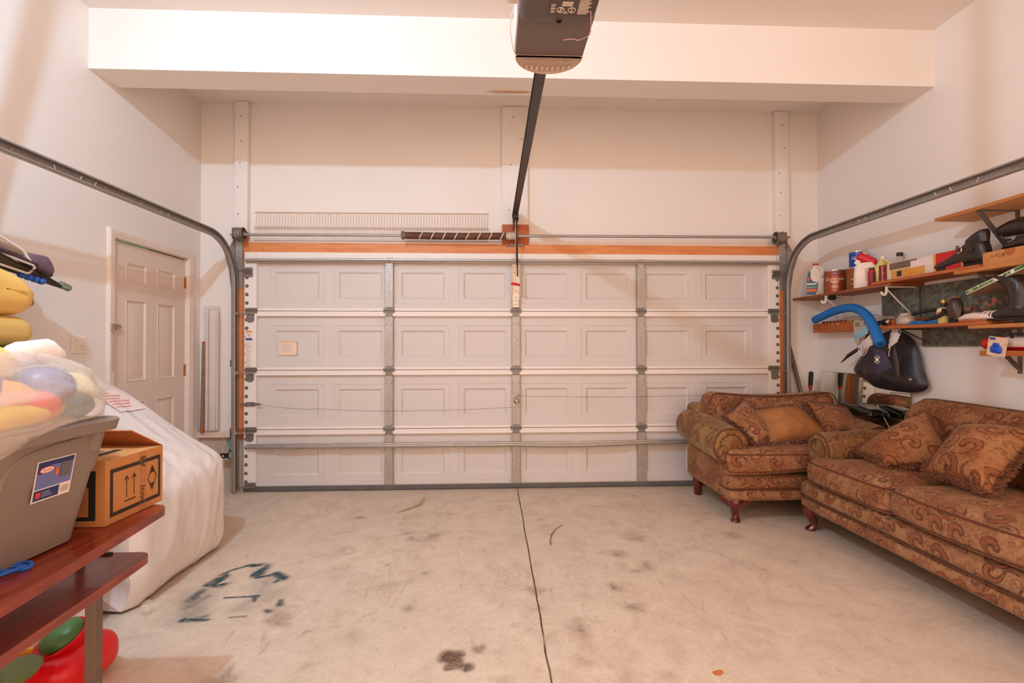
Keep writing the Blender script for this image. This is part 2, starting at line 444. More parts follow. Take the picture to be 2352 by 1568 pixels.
# latch: keeper plate hanging askew, strike on the casing and a chain
ST = M('latch_steel', lin(176, 160, 140), .35, .8, var=.2, vscale=50)
mb = MB(); mb.T = Matrix.Translation((XS+.012, 3.555, 1.432)) @ Matrix.Rotation(R(20), 4, 'X')
mb.box(-.008, .012, -.032, .032, -.016, .016, .003); mb.box(.012, .017, -.026, .026, -.008, .008); mb.T = None
part(mb, 'chain_keeper', ST, d1, 'steel door-chain keeper plate')
mb = MB(); mb.box(XL+.018, XL+.026, 3.462, 3.492, 1.41, 1.455, .002); mb.box(XL+.026, XL+.034, 3.468, 3.486, 1.395, 1.42); part(mb, 'chain_plate', ST, d1)
mb = MB()
for k in range(22):
    z = 1.40-k*.0125; a = (k % 2)*math.pi/2
    mb.tube([(XL+.03+.005*math.cos(t)*math.cos(a), 3.477+.005*math.cos(t)*math.sin(a)+.004*math.sin(k*.5), z+.0095*math.sin(t)) for t in [2*math.pi*i/8 for i in range(8)]], .0014, 4, closed=True)
part(mb, 'chain', ST, d1, 'thin steel security chain')
mb = MB(); mb.box(XS-.005, XS+.004, SY0+.01, SY0+.36, SZ-.011, SZ-.004); part(mb, 'painted_daylight', M('daylight_teal', lin(110, 200, 180), .5), d1, 'teal sliver of daylight over the door, painted as a strip')  # strip coloured teal to stand in for daylight leaking over the slab
# casing
cas = [(0, 0), (.0, .012), (.012, .020), (.035, .018), (.045, .013), (.058, .013), (.064, .008), (.064, 0)]
mb = MB()
def casing(path, out):    # path: inner-edge points (y,z); out: outward dirs (mitred)
    rings = [[(XL+d, p[0]+o[0]*(.064-a), p[1]+o[1]*(.064-a)) for a, d in cas] for p, o in zip(path, out)]
    mb.loft(rings)
casing([(SY0, 0), (SY0, SZ), (SY1, SZ), (SY1, 0)], [(-1, 0), (-1, 1), (1, 1), (1, 0)])
mb.box(XL-.13, XL+.002, SY0-.002, SY0+.003, 0, SZ); mb.box(XL-.13, XL+.002, SY1-.003, SY1+.002, 0, SZ); mb.box(XL-.13, XL+.002, SY0, SY1, SZ-.003, SZ+.002)
struct(mb, 'trim_8', M('casing_paint', lin(238, 222, 210), .45, var=.03))
mb = MB(); mb.box(XL-.16, XL-.13, SY0-.05, SY1+.05, 0, SZ+.1); struct(mb, 'wall_exterior_side', WALL)
mb = MB(); mb.box(XL, XL+.012, YB, SY0-.066, 0, .09, .003); struct(mb, 'baseboard_left', WHITE)

# light switch
sw = thing('light_switch', 'white two-gang light switch plate on the left wall beside the door', 'switch', (XL, 3.225, 1.25))
SWP = M('switch_plastic', lin(238, 222, 208), .35, var=.02)
mb = MB(); mb.box(XL, XL+.007, 3.167, 3.283, 1.250, 1.364, .003); part(mb, 'plate', SWP, sw)
for yy in (3.202, 3.248):
    mb = MB(); mb.T = Matrix.Translation((XL+.007, yy, 1.307)) @ Matrix.Rotation(R(-25 if yy < 3.22 else 25), 4, 'Y'); mb.box(-.004, .014, -.005, .005, -.006, .006, .002); mb.T = None
    tg = part(mb, 'toggle', SWP, sw)
    for dz in (-.03, .03):
        mb = MB(); mb.lathe([(.0001, .0085), (.003, .008), (.003, .0065)], (XL, yy, 1.307+dz), 8, 'X'); part(mb, 'screw', ST, sw)
# ================================================================== garage door
def mat_galv(name, col, rough=.42, metal=.75, sc=40):
    m, nt, b = _nt(name); co = coords(nt)
    v = nt.nodes.new('ShaderNodeTexVoronoi'); v.inputs['Scale'].default_value = sc*2; L(nt, co, v.inputs['Vector'])
    f, _ = noise_(nt, co, sc*.3, 4)
    c = mixc(nt, ramp(nt, v.outputs['Color'], [(.2, 0.), (.8, 1.)]), tuple(x*.9 for x in col), tuple(min(1, x*1.08) for x in col))
    c = mixc(nt, ramp(nt, f, [(.35, .0), (.7, .35)]), c, tuple(x*.75 for x in col))
    L(nt, c, b.inputs['Base Color']); b.inputs['Roughness'].default_value = rough; b.inputs['Metallic'].default_value = metal
    return m
GALV = mat_galv('galvanised', lin(178, 170, 164), .45, .55)
GALVD = mat_galv('galvanised_dark', lin(136, 128, 122), .45, .6)
GALVT = mat_galv('track_steel', lin(158, 150, 144), .42, .35)
SKIN = M('door_skin_shaded', lin(214, 205, 200), .5, var=.02, vscale=3)  # same paint as the rails, with shading put into a greyer colour
RAIL = M('door_rail', lin(238, 228, 222), .4, var=.02)
HOLE = M('dark_hole', (.16, .13, .115), .9)
RUB = M('rubber', lin(96, 92, 90), .7, var=.15)
YD = 4.454                                   # inner face of the door frame
YS = YD+.035                                 # recessed skin
DL, DR = -2.212, 2.701
Z0 = .020; S = .5325
gd = thing('garage_door', 'wide white sectional garage door with raised panels and grey steel stiles', 'garage door', (.245, YD, 0))
PCX = [-1.762+.567*k for k in range(8)]
STX = (-.928, .223, 1.384)
psteps = [(0, 0), (.004, .004), (.008, .004), (.044, .004), (.060, .019)]
pmesh = None
for k in range(4):
    z0 = Z0+k*S; z1 = z0+S
    hol = [(c-.24, c+.24, z0+.072, z0+.402) for c in PCX]
    mb = MB(); holed(mb, [DL+.01, DR-.01], [z0, z1], hol, lambda a, b: (a, YS, b))
    mb.box(DL+.005, DR-.005, YS+.02, YS+.028, z0, z1)
    sec = part(mb, 'door_section', SKIN, gd)
    mb = MB()
    rt = .047 if k < 3 else .060
    mb.box(DL, DR, YD, YS, z1-rt, z1-.003, .002); part(mb, 'top_rail', RAIL, sec)
    mb = MB()
    mb.box(DL, DR, YD+.006, YS, z0+.002, z0+.026, .003); part(mb, 'bottom_rail', RAIL, sec)
    for (x0, x1) in ((DL, DL+.106), (DR-.110, DR)):
        mb = MB(); mb.box(x0, x1, YD-.002, YS, z0+.004, z1-.004, .002); es = part(mb, 'end_stile', RAIL, sec)
        mb = MB(); xe = x0+.022 if x0 < 0 else x1-.022
        for zz in np.arange(z0+.07, z1-.03, .0765): mb.lathe([(.0001, -.0012), (.0165, -.0012), (.0165, .001)], (xe, YD-.002, zz), 12, 'Y')
        part(mb, 'stile_holes', HOLE, es, kind='stuff')
    for c in PCX:
        if pmesh is None:
            mb = MB(); emboss(mb, c-.24, c+.24, z0+.072, z0+.402, lambda a, b, d: (a, YS+d, b), psteps)
            p0 = part(mb, 'raised_panel', SKIN, sec); pmesh = (p0, c, z0)
        else: link_copy(pmesh[0], sec, (c-pmesh[1], 0, z0-pmesh[2]))
    for sx in STX:
        mb = MB(); mb.box(sx-.037, sx+.037, YD-.004, YS, z0+.03, z1-rt+.01, .003)
        mb.box(sx-.031, sx+.031, YD-.0055, YD-.003, z0+.04, z1-rt)
        stl = part(mb, 'center_stile', GALV, sec)
        mb = MB()
        for dx in (-.022, .022): mb.prism([(sx+dx-.006, z1-.125), (sx+dx+.006, z1-.125), (sx+dx+(.006 if dx > 0 else -.006), z1-.113)], YD-.0062, YD-.005, 'Y')
        part(mb, 'punch_marks', HOLE, stl, kind='stuff')
        mb = MB()
        for j in range(9): mb.lathe([(.0045, -.0012), (.002, -.002), (.0001, -.002)], (sx+(-.004 if j % 2 else .005), YD-.0055, z0+.10+j*.028), 6, 'Y')
        part(mb, 'crimp_row', GALVD, stl, kind='stuff')
# bottom seal
mb = MB(); mb.prism([(YD-.004, .044), (YD+.03, .044), (YD+.03, .012), (YD+.018, .0), (YD+.002, .0), (YD-.006, .012)], DL, DR, 'X'); part(mb, 'bottom_seal', RUB, gd, 'grey rubber bottom seal')
mb = MB(); mb.box(DL, DR, YD-.004, YD+.0, .040, .052); part(mb, 'seal_retainer', GALVD, gd)
# struts
def strut(name, zc, h, xs):
    mb = MB(); rings = []
    for x, dz, dy in xs:
        y = YD-.004+dy; z = zc+dz
        rings.append([(x, y, z+h), (x, y-.014, z+h), (x, y-.016, z+h*.55), (x, y-.048, z+h*.5), (x, y-.05, z+h*.15), (x, y-.05, z-h*.2), (x, y-.046, z-h*.5), (x, y-.016, z-h*.55), (x, y-.014, z-h), (x, y, z-h)])
    mb.loft(rings); return part(mb, name, GALV, gd)
strut('strut', 2.073, .019, [(-2.19, -.006, 0), (-1.4, 0, 0), (-.9, .002, 0), (.2, .0, 0), (1.4, .001, 0), (2.69, .0, 0)])
strut('strut', .405, .021, [(-2.18, .004, 0), (-1.6, .0, 0), (-.93, .002, 0), (.22, .000, 0), (.55, -.010, -.004), (.85, -.010, -.006), (1.384, .006, 0), (2.0, .010, 0), (2.66, .008, 0)])
mb = MB()
for sx in STX:
    for z in (2.095, .428): mb.lathe([(.0001, -.008), (.006, -.006), (.006, 0)], (sx, YD-.004, z), 6, 'Y')
part(mb, 'strut_bolts', GALVD, gd, kind='stuff')
# hinges on the seams
for k in range(1, 4):
    zs = Z0+k*S
    for sx in STX:
        mb = MB(); mb.box(sx-.05, sx+.05, YD-.008, YD-.003, zs-.018, zs+.022, .002)
        mb.tube([(sx-.045, YD-.012, zs+.006), (sx+.045, YD-.012, zs+.006)], .0065, 8)
        mb.box(sx-.032, sx+.032, YD-.013, YD-.008, zs-.012, zs-.002, .001)
        mb.box(sx-.031, sx+.031, YD-.009, YD-.004, zs-.052, zs-.016, .002)
        part(mb, 'hinge', GALVD, gd)
    for sg, xe in ((1, DL), (-1, DR)):
        mb = MB(); a, b = sorted((xe+sg*.012, xe+sg*.115)); mb.box(a, b, YD-.010, YD-.002, zs-.020, zs+.026, .002)
        mb.tube([(a, YD-.014, zs+.008), (b, YD-.014, zs+.008)], .007, 8)
        xa, xb = sorted((xe+sg*.018, xe+sg*.088))
        mb.prism([(xa, zs-.02), (xb, zs-.02), (xb, zs-.088), (xb-.018, zs-.104), (xa+.018, zs-.104), (xa, zs-.088)], YD-.006, YD-.002, 'Y')
        hg = part(mb, 'end_hinge', GALVD, gd)
        mb = MB(); mb.tube([(xe+sg*.095, YD-.022, zs-.024), (xe-sg*.05, YD-.022, zs-.024)], .0055, 8)
        mb.tube([(xe-sg*.045, YD-.022, zs-.024), (xe-sg*.062, YD-.022, zs-.024)], .02, 12); part(mb, 'roller', GALV, hg)
        mb = MB()
        for xx in (xa+.015, xb-.015): mb.lathe([(.0001, -.006), (.006, -.004), (.006, 0)], (xx, YD-.006, zs-.034), 8, 'Y')
        part(mb, 'bolts', ST, hg, kind='stuff')
for sg, xe in ((1, DL), (-1, DR)):
    # top roller bracket and bottom bracket
    mb = MB(); a, b = sorted((xe+sg*.0, xe+sg*.075))
    rr = []
    for i in range(7):
        z = 1.985-.05*i/6; y = YD-.035+.03*i/6
        rr.append([(a, y, z+.004), (b, y, z+.004), (b, y+.004, z-.004), (a, y+.004, z-.004)])
    mb.loft(rr); mb.box(a, b, YD-.008, YD-.002, 1.92, 1.95, .002)
    mb.box(a, b+.0, YD-.04, YD-.006, 1.985, 1.992)
    tb = part(mb, 'top_bracket', GALVD, gd)
    mb = MB(); mb.tube([(xe+sg*.085, YD-.036, 1.998), (xe-sg*.05, YD-.036, 1.998)], .0055, 8); part(mb, 'roller', GALV, tb)
    mb = MB(); a, b = sorted((xe+sg*.01, xe+sg*.11)); mb.box(a, b, YD-.012, YD-.002, .03, .085, .003)
    mb.tube([(xe-sg*.04, YD-.02, .045), (xe+sg*.115, YD-.02, .045)], .009, 8); part(mb, 'bottom_bracket', GALVD, gd)
# lock: bolts, cables, handle
mb = MB(); mb.box(DL+.02, DL+.10, YD-.016, YD-.003, .765, .802, .003); mb.box(DL+.08, DL+.15, YD-.02, YD-.006, .774, .793, .003); mb.tube([(DL-.03, YD-.012, .784), (DL+.03, YD-.012, .784)], .008, 8)
part(mb, 'lock_bolt', GALVD, gd, 'steel slide lock bolt at the door edge')
CABLE = M('lock_cable', lin(120, 100, 88), .5, .4)
mb = MB(); mb.tube(cat([(DL+.15, YD-.016, .782), (-1.9, YD-.03, .758), (-1.62, YD-.04, .737), (-1.55, YD-.035, .742), (-1.2, YD-.03, .722), (-.9, YD-.02, .715), (-.3, YD-.02, .722), (.1, YD-.02, .738), (.2, YD-.02, .742)], 5), .0016, 4); part(mb, 'lock_cable', CABLE, gd)
mb = MB(); mb.tube(cat([(.24, YD-.02, .845), (.6, YD-.02, .836), (1.3, YD-.02, .83), (2.2, YD-.02, .845), (2.6, YD-.02, .85)], 5), .0014, 4); part(mb, 'lock_cable', CABLE, gd)
mb = MB(); mb.lathe([(.03, 0), (.03, -.005), (.016, -.012), (.012, -.02), (.0001, -.022)], (.228, YD-.005, .80), 10, 'Y')
mb.tube([(.20, YD-.018, .815), (.245, YD-.022, .845), (.24, YD-.026, .86)], .005, 6); mb.tube([(.228, YD-.02, .80), (.235, YD-.022, .76), (.222, YD-.026, .735)], .006, 6); mb.tube([(.25, YD-.02, .80), (.265, YD-.02, .78)], .004, 6)
part(mb, 'lock_handle', ST, gd, 'steel T-lock mechanism')
# stickers
PAPER = M('aged_paper', lin(236, 214, 196), .8, var=.05)
INK = M('grey_print', lin(196, 168, 150), .8)
mb = MB(); mb.box(-1.925, -1.772, YS+.0115, YS+.0145, 1.222, 1.338); nt_ = part(mb, 'paper_notice', PAPER, gd, 'small paper notice taped to the door')
mb = MB(); mb.box(-1.932, -1.765, YS+.0108, YS+.0116, 1.333, 1.343); mb.box(-1.932, -1.765, YS+.0108, YS+.0116, 1.216, 1.226); mb.box(-1.772, -1.762, YS+.0108, YS+.0116, 1.22, 1.34); part(mb, 'tape', M('old_tape', lin(222, 184, 150), .4), nt_)
mb = MB()
for j in range(6): mb.box(-1.915+.006*(j % 3), -1.80-.012*(j % 2), YS+.0108, YS+.0113, 1.245+j*.013, 1.249+j*.013)
mb.box(-1.88, -1.83, YS+.0108, YS+.0113, 1.322, 1.327)
part(mb, 'print_lines', INK, nt_, kind='stuff')
mb = MB(); mb.box(DL+.012, DL+.072, YD-.0035, YD-.002, 1.10, 1.44); ws = part(mb, 'warning_sticker', WHITE, gd, 'narrow white safety sticker with orange and blue bands')
mb = MB(); mb.box(DL+.013, DL+.071, YD-.0042, YD-.0035, 1.425, 1.438); part(mb, 'orange_band', M('safety_orange', lin(236, 130, 40), .5), ws)
mb = MB(); mb.box(DL+.013, DL+.071, YD-.0042, YD-.0035, 1.355, 1.372); part(mb, 'blue_band', M('notice_blue', lin(40, 60, 150), .5), ws)
mb = MB(); mb.tube([(DL+.025, YD-.004, 1.415), (DL+.045, YD-.004, 1.40), (DL+.06, YD-.004, 1.413)], .004, 5); mb.tube([(DL+.045, YD-.004, 1.40), (DL+.045, YD-.004, 1.385), (DL+.055, YD-.004, 1.378)], .004, 5)
for j in range(15): mb.box(DL+.018, DL+.060-.008*(j % 3), YD-.0042, YD-.0035, 1.12+j*.0145, 1.125+j*.0145)
part(mb, 'sticker_print', INK, ws, kind='stuff')

# ------------------------------------------------------------------ tracks
def track(xo, sg, label, x_in):
    """xo: web plane, sg: direction the channel opens"""
    t = thing('door_track', label, 'door track', (xo, 4.42, 0), 'curved steel tracks of the garage door')
    rc = .39; yv = 4.425; zh = 2.235
    prof = [(0, -.027), (.006, -.031), (.028, -.031), (.034, -.026), (.034, -.019), (.030, -.019), (.030, -.025), (.026, -.027), (.0035, -.027),
            (.0035, .027), (.026, .027), (.030, .025), (.030, .019), (.034, .019), (.034, .026), (.028, .031), (.006, .031), (0, .027)]
    def sweep(path): # path of (y,z,ny,nz)
        m_ = MB(); m_.loft([[(xo+sg*a, y+ny*b, z+nz*b) for a, b in prof] for y, z, ny, nz in path]); return m_
    part(sweep([(yv+.02*(1-z/1.84), z, -1, 0) for z in (0.01, .6, 1.2, 1.846)]), 'vertical_track', GALVT, t)
    part(sweep([(yv-rc+rc*math.cos(R(a)), zh-rc+rc*math.sin(R(a)), -math.cos(R(a)), -math.sin(R(a))) for a in range(0, 91, 6)]), 'curved_track', GALVT, t)
    # horizontal run with slotted web
    y1, y0 = yv-rc, -.4
    slots = []; yy = y1-.02
    gaps = [.16, .30, .07, .19, .38, .10]; k = 0
    while yy > y0+.2:
        yy -= gaps[k % 6]; slots.append((yy, 1 if k % 3 else -1)); k += 1
    m_ = MB()
    def strip(bs, ya, yb, a=0.): m_.loft([[(xo+sg*p, y, zh+q) for p, q in bs] for y in (ya, yb)])
    strip([p for p in prof if p[1] < 0 and p[1] <= -.019]+[(0.0035, -.020), (0, -.020)], y1, y0)
    strip([(0, .020), (.0035, .020)]+[p for p in prof if p[1] > 0 and p[1] >= .019], y1, y0)
    prev = (y1, 0.)
    for (ys_, dr) in slots+[(None, 0)]:
        dz = .016
        if ys_ is None: c = [(y0, y0)]; top, bot = y0, y0
        else: top, bot = ys_+.010*dr, ys_-.010*dr
        pt, pb = prev if isinstance(prev[1], float) and prev[1] != 0. else (y1, y1)
        for x in (xo, xo+sg*.0035): m_.add([(x, pt, zh+.0205), (x, pb, zh-.0205), (x, bot+(.005 if ys_ is not None else 0), zh-.0205), (x, top+(.005 if ys_ is not None else 0), zh+.0205)], [(0, 1, 2, 3)])
        if ys_ is not None: prev = (top-.005, bot-.005)
    part(m_, 'horizontal_track', GALVT, t)
    m_ = MB()                                   # stiffening angle behind the run, punched with slots too
    m_.box(*sorted((xo-sg*.004, xo-sg*.03)), y0, y1-.03, zh+.028, zh+.031)
    part(m_, 'angle_iron', GALVD, t)
    m_ = MB()
    for (ys_, dr) in slots[1::3]: m_.lathe([(.008, 0), (.008, sg*.004), (.004, sg*.007), (.0001, sg*.007)], (xo+sg*.0035, ys_+.06, zh), 8, 'X')
    m_.lathe([(.007, 0), (.007, sg*.004), (.0001, sg*.006)], (xo+sg*.003, y1-.015, zh+.01), 8, 'X'); m_.lathe([(.007, 0), (.007, sg*.004), (.0001, sg*.006)], (xo+sg*.003, y1-.015, zh-.01), 8, 'X')
    part(m_, 'rivets', GALV, t, kind='stuff')
    m_ = MB()                                   # flag bracket with ribs carrying the shaft end
    xa, xb = sorted((xo-sg*.005, xo+sg*.06))
    m_.prism([(4.39, 2.18), (4.485, 2.30), (4.487, 1.82), (4.42, 1.80), (4.38, 1.98), (4.30, 2.12)], *sorted((xo-sg*.012, xo-sg*.008)), 'X')
    for z in (1.88, 1.96, 2.04, 2.12): m_.tube([(xo-sg*.002, 4.485, z), (xo+sg*.055, 4.485, z-.015)], .01, 6)
    m_.box(xa, xb, 4.478, 4.487, 1.82, 2.3)
    part(m_, 'flag_bracket', GALV, t)
    for z in (.52, 1.15):
        m_ = MB(); m_.box(*sorted((xo-sg*.012, xo-sg*.009)), 4.41, 4.487, z-.03, z+.03); m_.box(*sorted((xo-sg*.012, xo-sg*.035)), 4.482, 4.487, z-.03, z+.03); part(m_, 'wall_bracket', GALV, t)
    m_ = MB()                                   # hanger from the ceiling, behind the view
    if sg > 0:                                  # unseen brace, placed and widened to cast the diagonal shadow on the wall
        p, q, h_ = Vector((xo-.01, 2.19, zh+.03)), Vector((-1.885, 1.775, ZC)), Vector((.0, .043, .012))
        m_.loft([[tuple(c+h_+Vector((.006, 0, 0))), tuple(c-h_+Vector((.006, 0, 0))), tuple(c-h_-Vector((.006, 0, 0))), tuple(c+h_-Vector((.006, 0, 0)))] for c in (p, q)])
    else:
        m_.box(xo+.030, xo+.034, 1.2, 1.235, zh-.02, ZC); m_.box(xo+.004, xo+.034, 1.2, 1.235, zh+.024, zh+.028)
    part(m_, 'unseen_hanger', GALV, t)
    return t
track(-2.300, 1, 'grey steel garage door track curving along the left wall', 1)
track(2.795-.02, -1, 'grey steel garage door track curving along the right wall above shelves', -1)

# ------------------------------------------------------------------ torsion shaft
tq = thing('torsion_shaft', 'long steel torsion shaft with rusty spring above the garage door', 'torsion shaft', (.23, 4.38, 2.29))
ZS, YSH = 2.292, 4.385
mb = MB(); mb.tube([(-2.30, YSH, ZS-.006), (2.76, YSH, ZS+.01)], .0127, 12); part(mb, 'shaft', GALV, tq)
DRUM = M('cast_drum', lin(128, 116, 106), .6, .5, var=.2, vscale=30)
for sg, xd in ((1, -2.215), (-1, 2.655)):
    mb = MB(); mb.lathe([(.0135, -.036), (.056, -.036), (.060, -.032), (.056, -.026), (.054, .016), (.058, .022), (.060, .028), (.053, .034), (.050, .030), (.047, .0), (.02, -.002), (.019, .03), (.0135, .032)], (xd, YSH, ZS), 26, 'X')
    if sg < 0: mb.v = [(2*xd-x, y, z) for x, y, z in mb.v]
    dr = part(mb, 'cable_drum', DRUM, tq)
    mb = MB()
    for a in range(0, 360, 72): mb.box(xd+sg*.002, xd+sg*.008, YSH-.004, YSH+.004, ZS+.018, ZS+.046)
    mb.v = [tuple(Matrix.Rotation(R(72*(i//8)), 3, 'X') @ (Vector(p)-Vector((xd, YSH, ZS)))+Vector((xd, YSH, ZS))) for i, p in enumerate(mb.v)]
    part(mb, 'drum_spoke', DRUM, dr)
    mb = MB(); mb.tube([(xd-sg*.01, YSH+.054, ZS), (DL-.004 if sg > 0 else DR+.004, YD-.012, 1.0), (DL-.004 if sg > 0 else DR+.004, YD-.012, .06)], .0015, 4); part(mb, 'lift_cable', CABLE, tq)
    mb = MB(); mb.box(xd-sg*.055-.004, xd-sg*.055+.004, YSH-.035, 4.487, ZS-.05, ZS+.05, .004); part(mb, 'end_bearing', GALVD, tq)
RUST = M('rusty_spring', lin(112, 74, 52), .6, .35, var=.35, vscale=9)
mb = MB(); n = 140; pts = []
for i in range(n*12+1):
    a = 2*math.pi*i/12; x = -.775+(.915)*i/(n*12); sag = -.006*math.sin(math.pi*i/(n*12))*1.0
    pts.append((x, YSH+.0295*math.cos(a), ZS+sag+.0295*math.sin(a)))
mb.tube(pts, .0042, 5, flat=.75); spr = part(mb, 'torsion_spring', RUST, tq, 'rusty brown torsion spring with a white spiral stripe')
mb = MB(); rows = []
for i in range(8*24+1):
    a = -2*math.pi*i/24+1.2; x = -.70+.83*i/(8*24); sag = -.006*math.sin(math.pi*(x+.775)/.915)
    rows.append([(x-.004, YSH+.0337*math.cos(a), ZS+sag+.0337*math.sin(a)), (x+.006, YSH+.0337*math.cos(a), ZS+sag+.0337*math.sin(a))])
mb.grid(rows); part(mb, 'paint_stripe', M('spring_paint', lin(224, 206, 190), .7), spr)
mb = MB(); mb.lathe([(.014, -.03), (.036, -.028), (.040, -.018), (.036, -.01), (.030, .012), (.014, .014)], (-.775, YSH, ZS), 20, 'X'); part(mb, 'winding_cone', DRUM, tq)
mb = MB(); mb.lathe([(.014, -.05), (.031, -.045), (.033, -.03), (.027, -.028), (.034, -.015), (.036, 0), (.03, .012), (.034, .014), (.034, .04), (.014, .042)], (.175, YSH, ZS), 18, 'X'); part(mb, 'stationary_cone', M('dusty_cone', lin(206, 188, 172), .7, .2, var=.2, vscale=40), tq)
mb = MB(); mb.box(.216, .226, YSH-.05, 4.487, ZS-.055, ZS+.05, .004); mb.box(.13, .30, 4.476, 4.487, ZS-.075, ZS-.04, .003); part(mb, 'center_bracket', GALVD, tq)
mb = MB(); mb.lathe([(.0001, -.006), (.01, -.005), (.01, 0)], (.165, 4.476, ZS-.057), 10, 'Y'); part(mb, 'red_lag_screw', M('red_fastener', lin(190, 40, 60), .4), tq)

# ------------------------------------------------------------------ wire shelf leaning on the header ledge
WIRE = M('vinyl_wire', lin(216, 190, 168), .4, var=.03)
wsf = thing('wire_shelf', 'long white wire shelf panel leaning on wall above the garage door', 'wire shelf', (-1.08, 4.50, 2.25))
yl = lambda z: 4.4925+(z-2.25)*.085
mb = MB()
for z in (2.522, 2.378): mb.tube([(-2.155, yl(z)-.004, z), (-.022, yl(z)-.004, z+.006)], .0036, 6)
mb.tube([(-2.15, yl(2.386)-.004, 2.388), (-.03, yl(2.386)-.004, 2.392)], .0024, 6); mb.tube([(-2.15, yl(2.262)-.004, 2.258), (-.03, yl(2.262)-.004, 2.262)], .003, 6)
part(mb, 'rod', WIRE, wsf)
mb = MB()
for k in range(83):
    x = -2.135+k*(2.10/82); mb.tube([(x, yl(2.522), 2.524), (x-.006, yl(2.254), 2.254)], .0018, 4)
part(mb, 'wires', WIRE, wsf, kind='stuff')

# ------------------------------------------------------------------ opener
op = thing('garage_door_opener', 'dark grey garage door opener hanging from ceiling with long black rail', 'garage opener', (.2, 1.45, 2.28))
OPB = M('opener_plastic', lin(92, 80, 74), .38, var=.05, vscale=20, bmp=.05, bscale=200)
OPP = M('opener_panel', lin(112, 98, 90), .45, var=.03)
CHAS = M('opener_chassis', lin(226, 212, 202), .5, .1, var=.05)
RAILM = M('opener_rail_paint', lin(78, 68, 64), .4, .3, var=.1, vscale=12)
xc = .201; hw = .115
mb = MB(); mb.box(xc-hw-.006, xc+hw+.006, 1.12, 1.70, 2.318, 2.475, .006); part(mb, 'chassis', CHAS, op, 'pale steel chassis')
def fnh(q, u):
    q = list(q)
    if u[2] < 0: q[2] -= .012*(1-u[0]**2)*max(0, min(1, (1-u[1])*3))
    return q
mb = MB(); mb.rbox(xc-hw-.004, xc+hw+.004, 1.12, 1.503, 2.285, 2.36, (.03, .03, .03), 10, fnh, 4); hous = part(mb, 'motor_housing', OPB, op, 'dark plastic motor cover')
mb = MB()
pl = [(xc-hw-.002, 1.47), (xc-hw-.002, 1.675)]+[(xc-hw+2*hw*t, 1.675+.012*math.sin(math.pi*t)) for t in [k/10 for k in range(1, 10)]]+[(xc+hw+.002, 1.675), (xc+hw+.002, 1.47)]
mb.prism(pl, 2.300, 2.34, 'Z'); part(mb, 'access_panel', OPP, op)
for (ca, cb) in ((xc-hw+.004, xc-hw+.030), (xc+hw-.030, xc+hw-.004), (xc-.07, xc-.064)):
    mb = MB(); mb.box(ca, cb, 1.676, 1.684, 2.2965, 2.302); part(mb, 'panel_clip', M('black_plastic', (.03, .026, .024), .5), op)
# translucent lens
def lens_ring(z, s): return [(xc+(hw+.004)*s*math.cos(a)*(1 if abs(math.cos(a)) < 1 else 1), 1.674+.105*s*math.sin(a), z) for a in [math.pi*k/20 for k in range(21)]]
LENS = M('lens_plastic', lin(214, 186, 164), .3, var=.03, trans=.25)
mb = MB(); mb.loft([lens_ring(2.298, .93), lens_ring(2.292, .98), lens_ring(2.30, 1.0), lens_ring(2.46, 1.0)], caps=True); lens = part(mb, 'light_lens', LENS, op, 'frosted light lens')
mb = MB()
for k in range(9):
    x = xc-.075+k*.019; y = 1.674+.105*math.sqrt(max(0, 1-((x-xc)/(hw+.004))**2))
    mb.box(x-.005, x+.005, 1.682, 1.692, 2.2905, 2.293)
part(mb, 'vent_slots', M('lens_slot', lin(176, 146, 126), .5), lens, kind='stuff')
mb = MB()
for k in range(9):
    x = xc-.075+k*.019; y = 1.70+.03*math.sqrt(max(0, 1-((x-xc)/(hw+.004))**2))
    mb.box(x-.004, x+.004, y, y+.022, 2.2900, 2.2925)
part(mb, 'lens_ribs', M('lens_rib', lin(222, 196, 176), .3), lens, kind='stuff')
mb = MB(); mb.lathe([(.0001, .002), (.0075, .002), (.0085, -.008), (.011, -.008), (.011, .006)], (.205, 1.455, 2.279), 14); part(mb, 'port_ring', OPB, hous)
mb = MB(); mb.lathe([(.0001, -.0085), (.0072, -.0085), (.0072, -.006)], (.205, 1.455, 2.279), 14); part(mb, 'port_hole', M('void_black', (.005, .004, .004), .9), hous)
# recessed label with icons and print
zl = 2.2725
mb = MB(); mb.prism(rrect(.17, .306, 1.30, 1.432, .012), zl-.0006, zl+.02, 'Z'); lab = part(mb, 'spec_label', M('label_black', lin(84, 72, 68), .45), hous, 'black label with white safety icons')
LW = M('label_white', lin(232, 214, 204), .6)
zt = zl-.0012
mb = MB()
for cx in (.203, .236):
    mb.tube([(cx+.0105*math.cos(a), 1.405+.0105*math.sin(a), zt) for a in [2*math.pi*k/20 for k in range(20)]], .0011, 4, closed=True)
mb.tube([(.203-.0075, 1.4125, zt), (.203+.0075, 1.3975, zt)], .001, 4)
for cx in (.203, .236):
    mb.tube([(cx, 1.401, zt), (cx, 1.410, zt)], .0014, 4); mb.tube([(cx-.004, 1.4125, zt), (cx-.001, 1.405, zt), (cx+.003, 1.412, zt)], .0008, 4); mb.lathe([(.0001, 0), (.0016, 0), (.0016, .001)], (cx, 1.398, zt-.0005), 8)
mb.tube([(.2135, 1.4185, zt), (.2255, 1.4185, zt), (.2195, 1.4085, zt)], .0009, 4, closed=True); mb.tube([(.2195, 1.412, zt), (.2195, 1.416, zt)], .0009, 4)
for j in range(5):
    mb.box(.174, .188-.003*(j % 2), 1.384+j*.0075, 1.3865+j*.0075, zt, zt+.0006)
for j in range(12): mb.box(.254, .29-.004*(j % 3), 1.355+j*.0058, 1.3575+j*.0058, zt, zt+.0006)
for j in range(4): mb.box(.205, .236, 1.372+j*.005, 1.3745+j*.005, zt, zt+.0006)
part(mb, 'icons_and_print', LW, lab, kind='stuff')
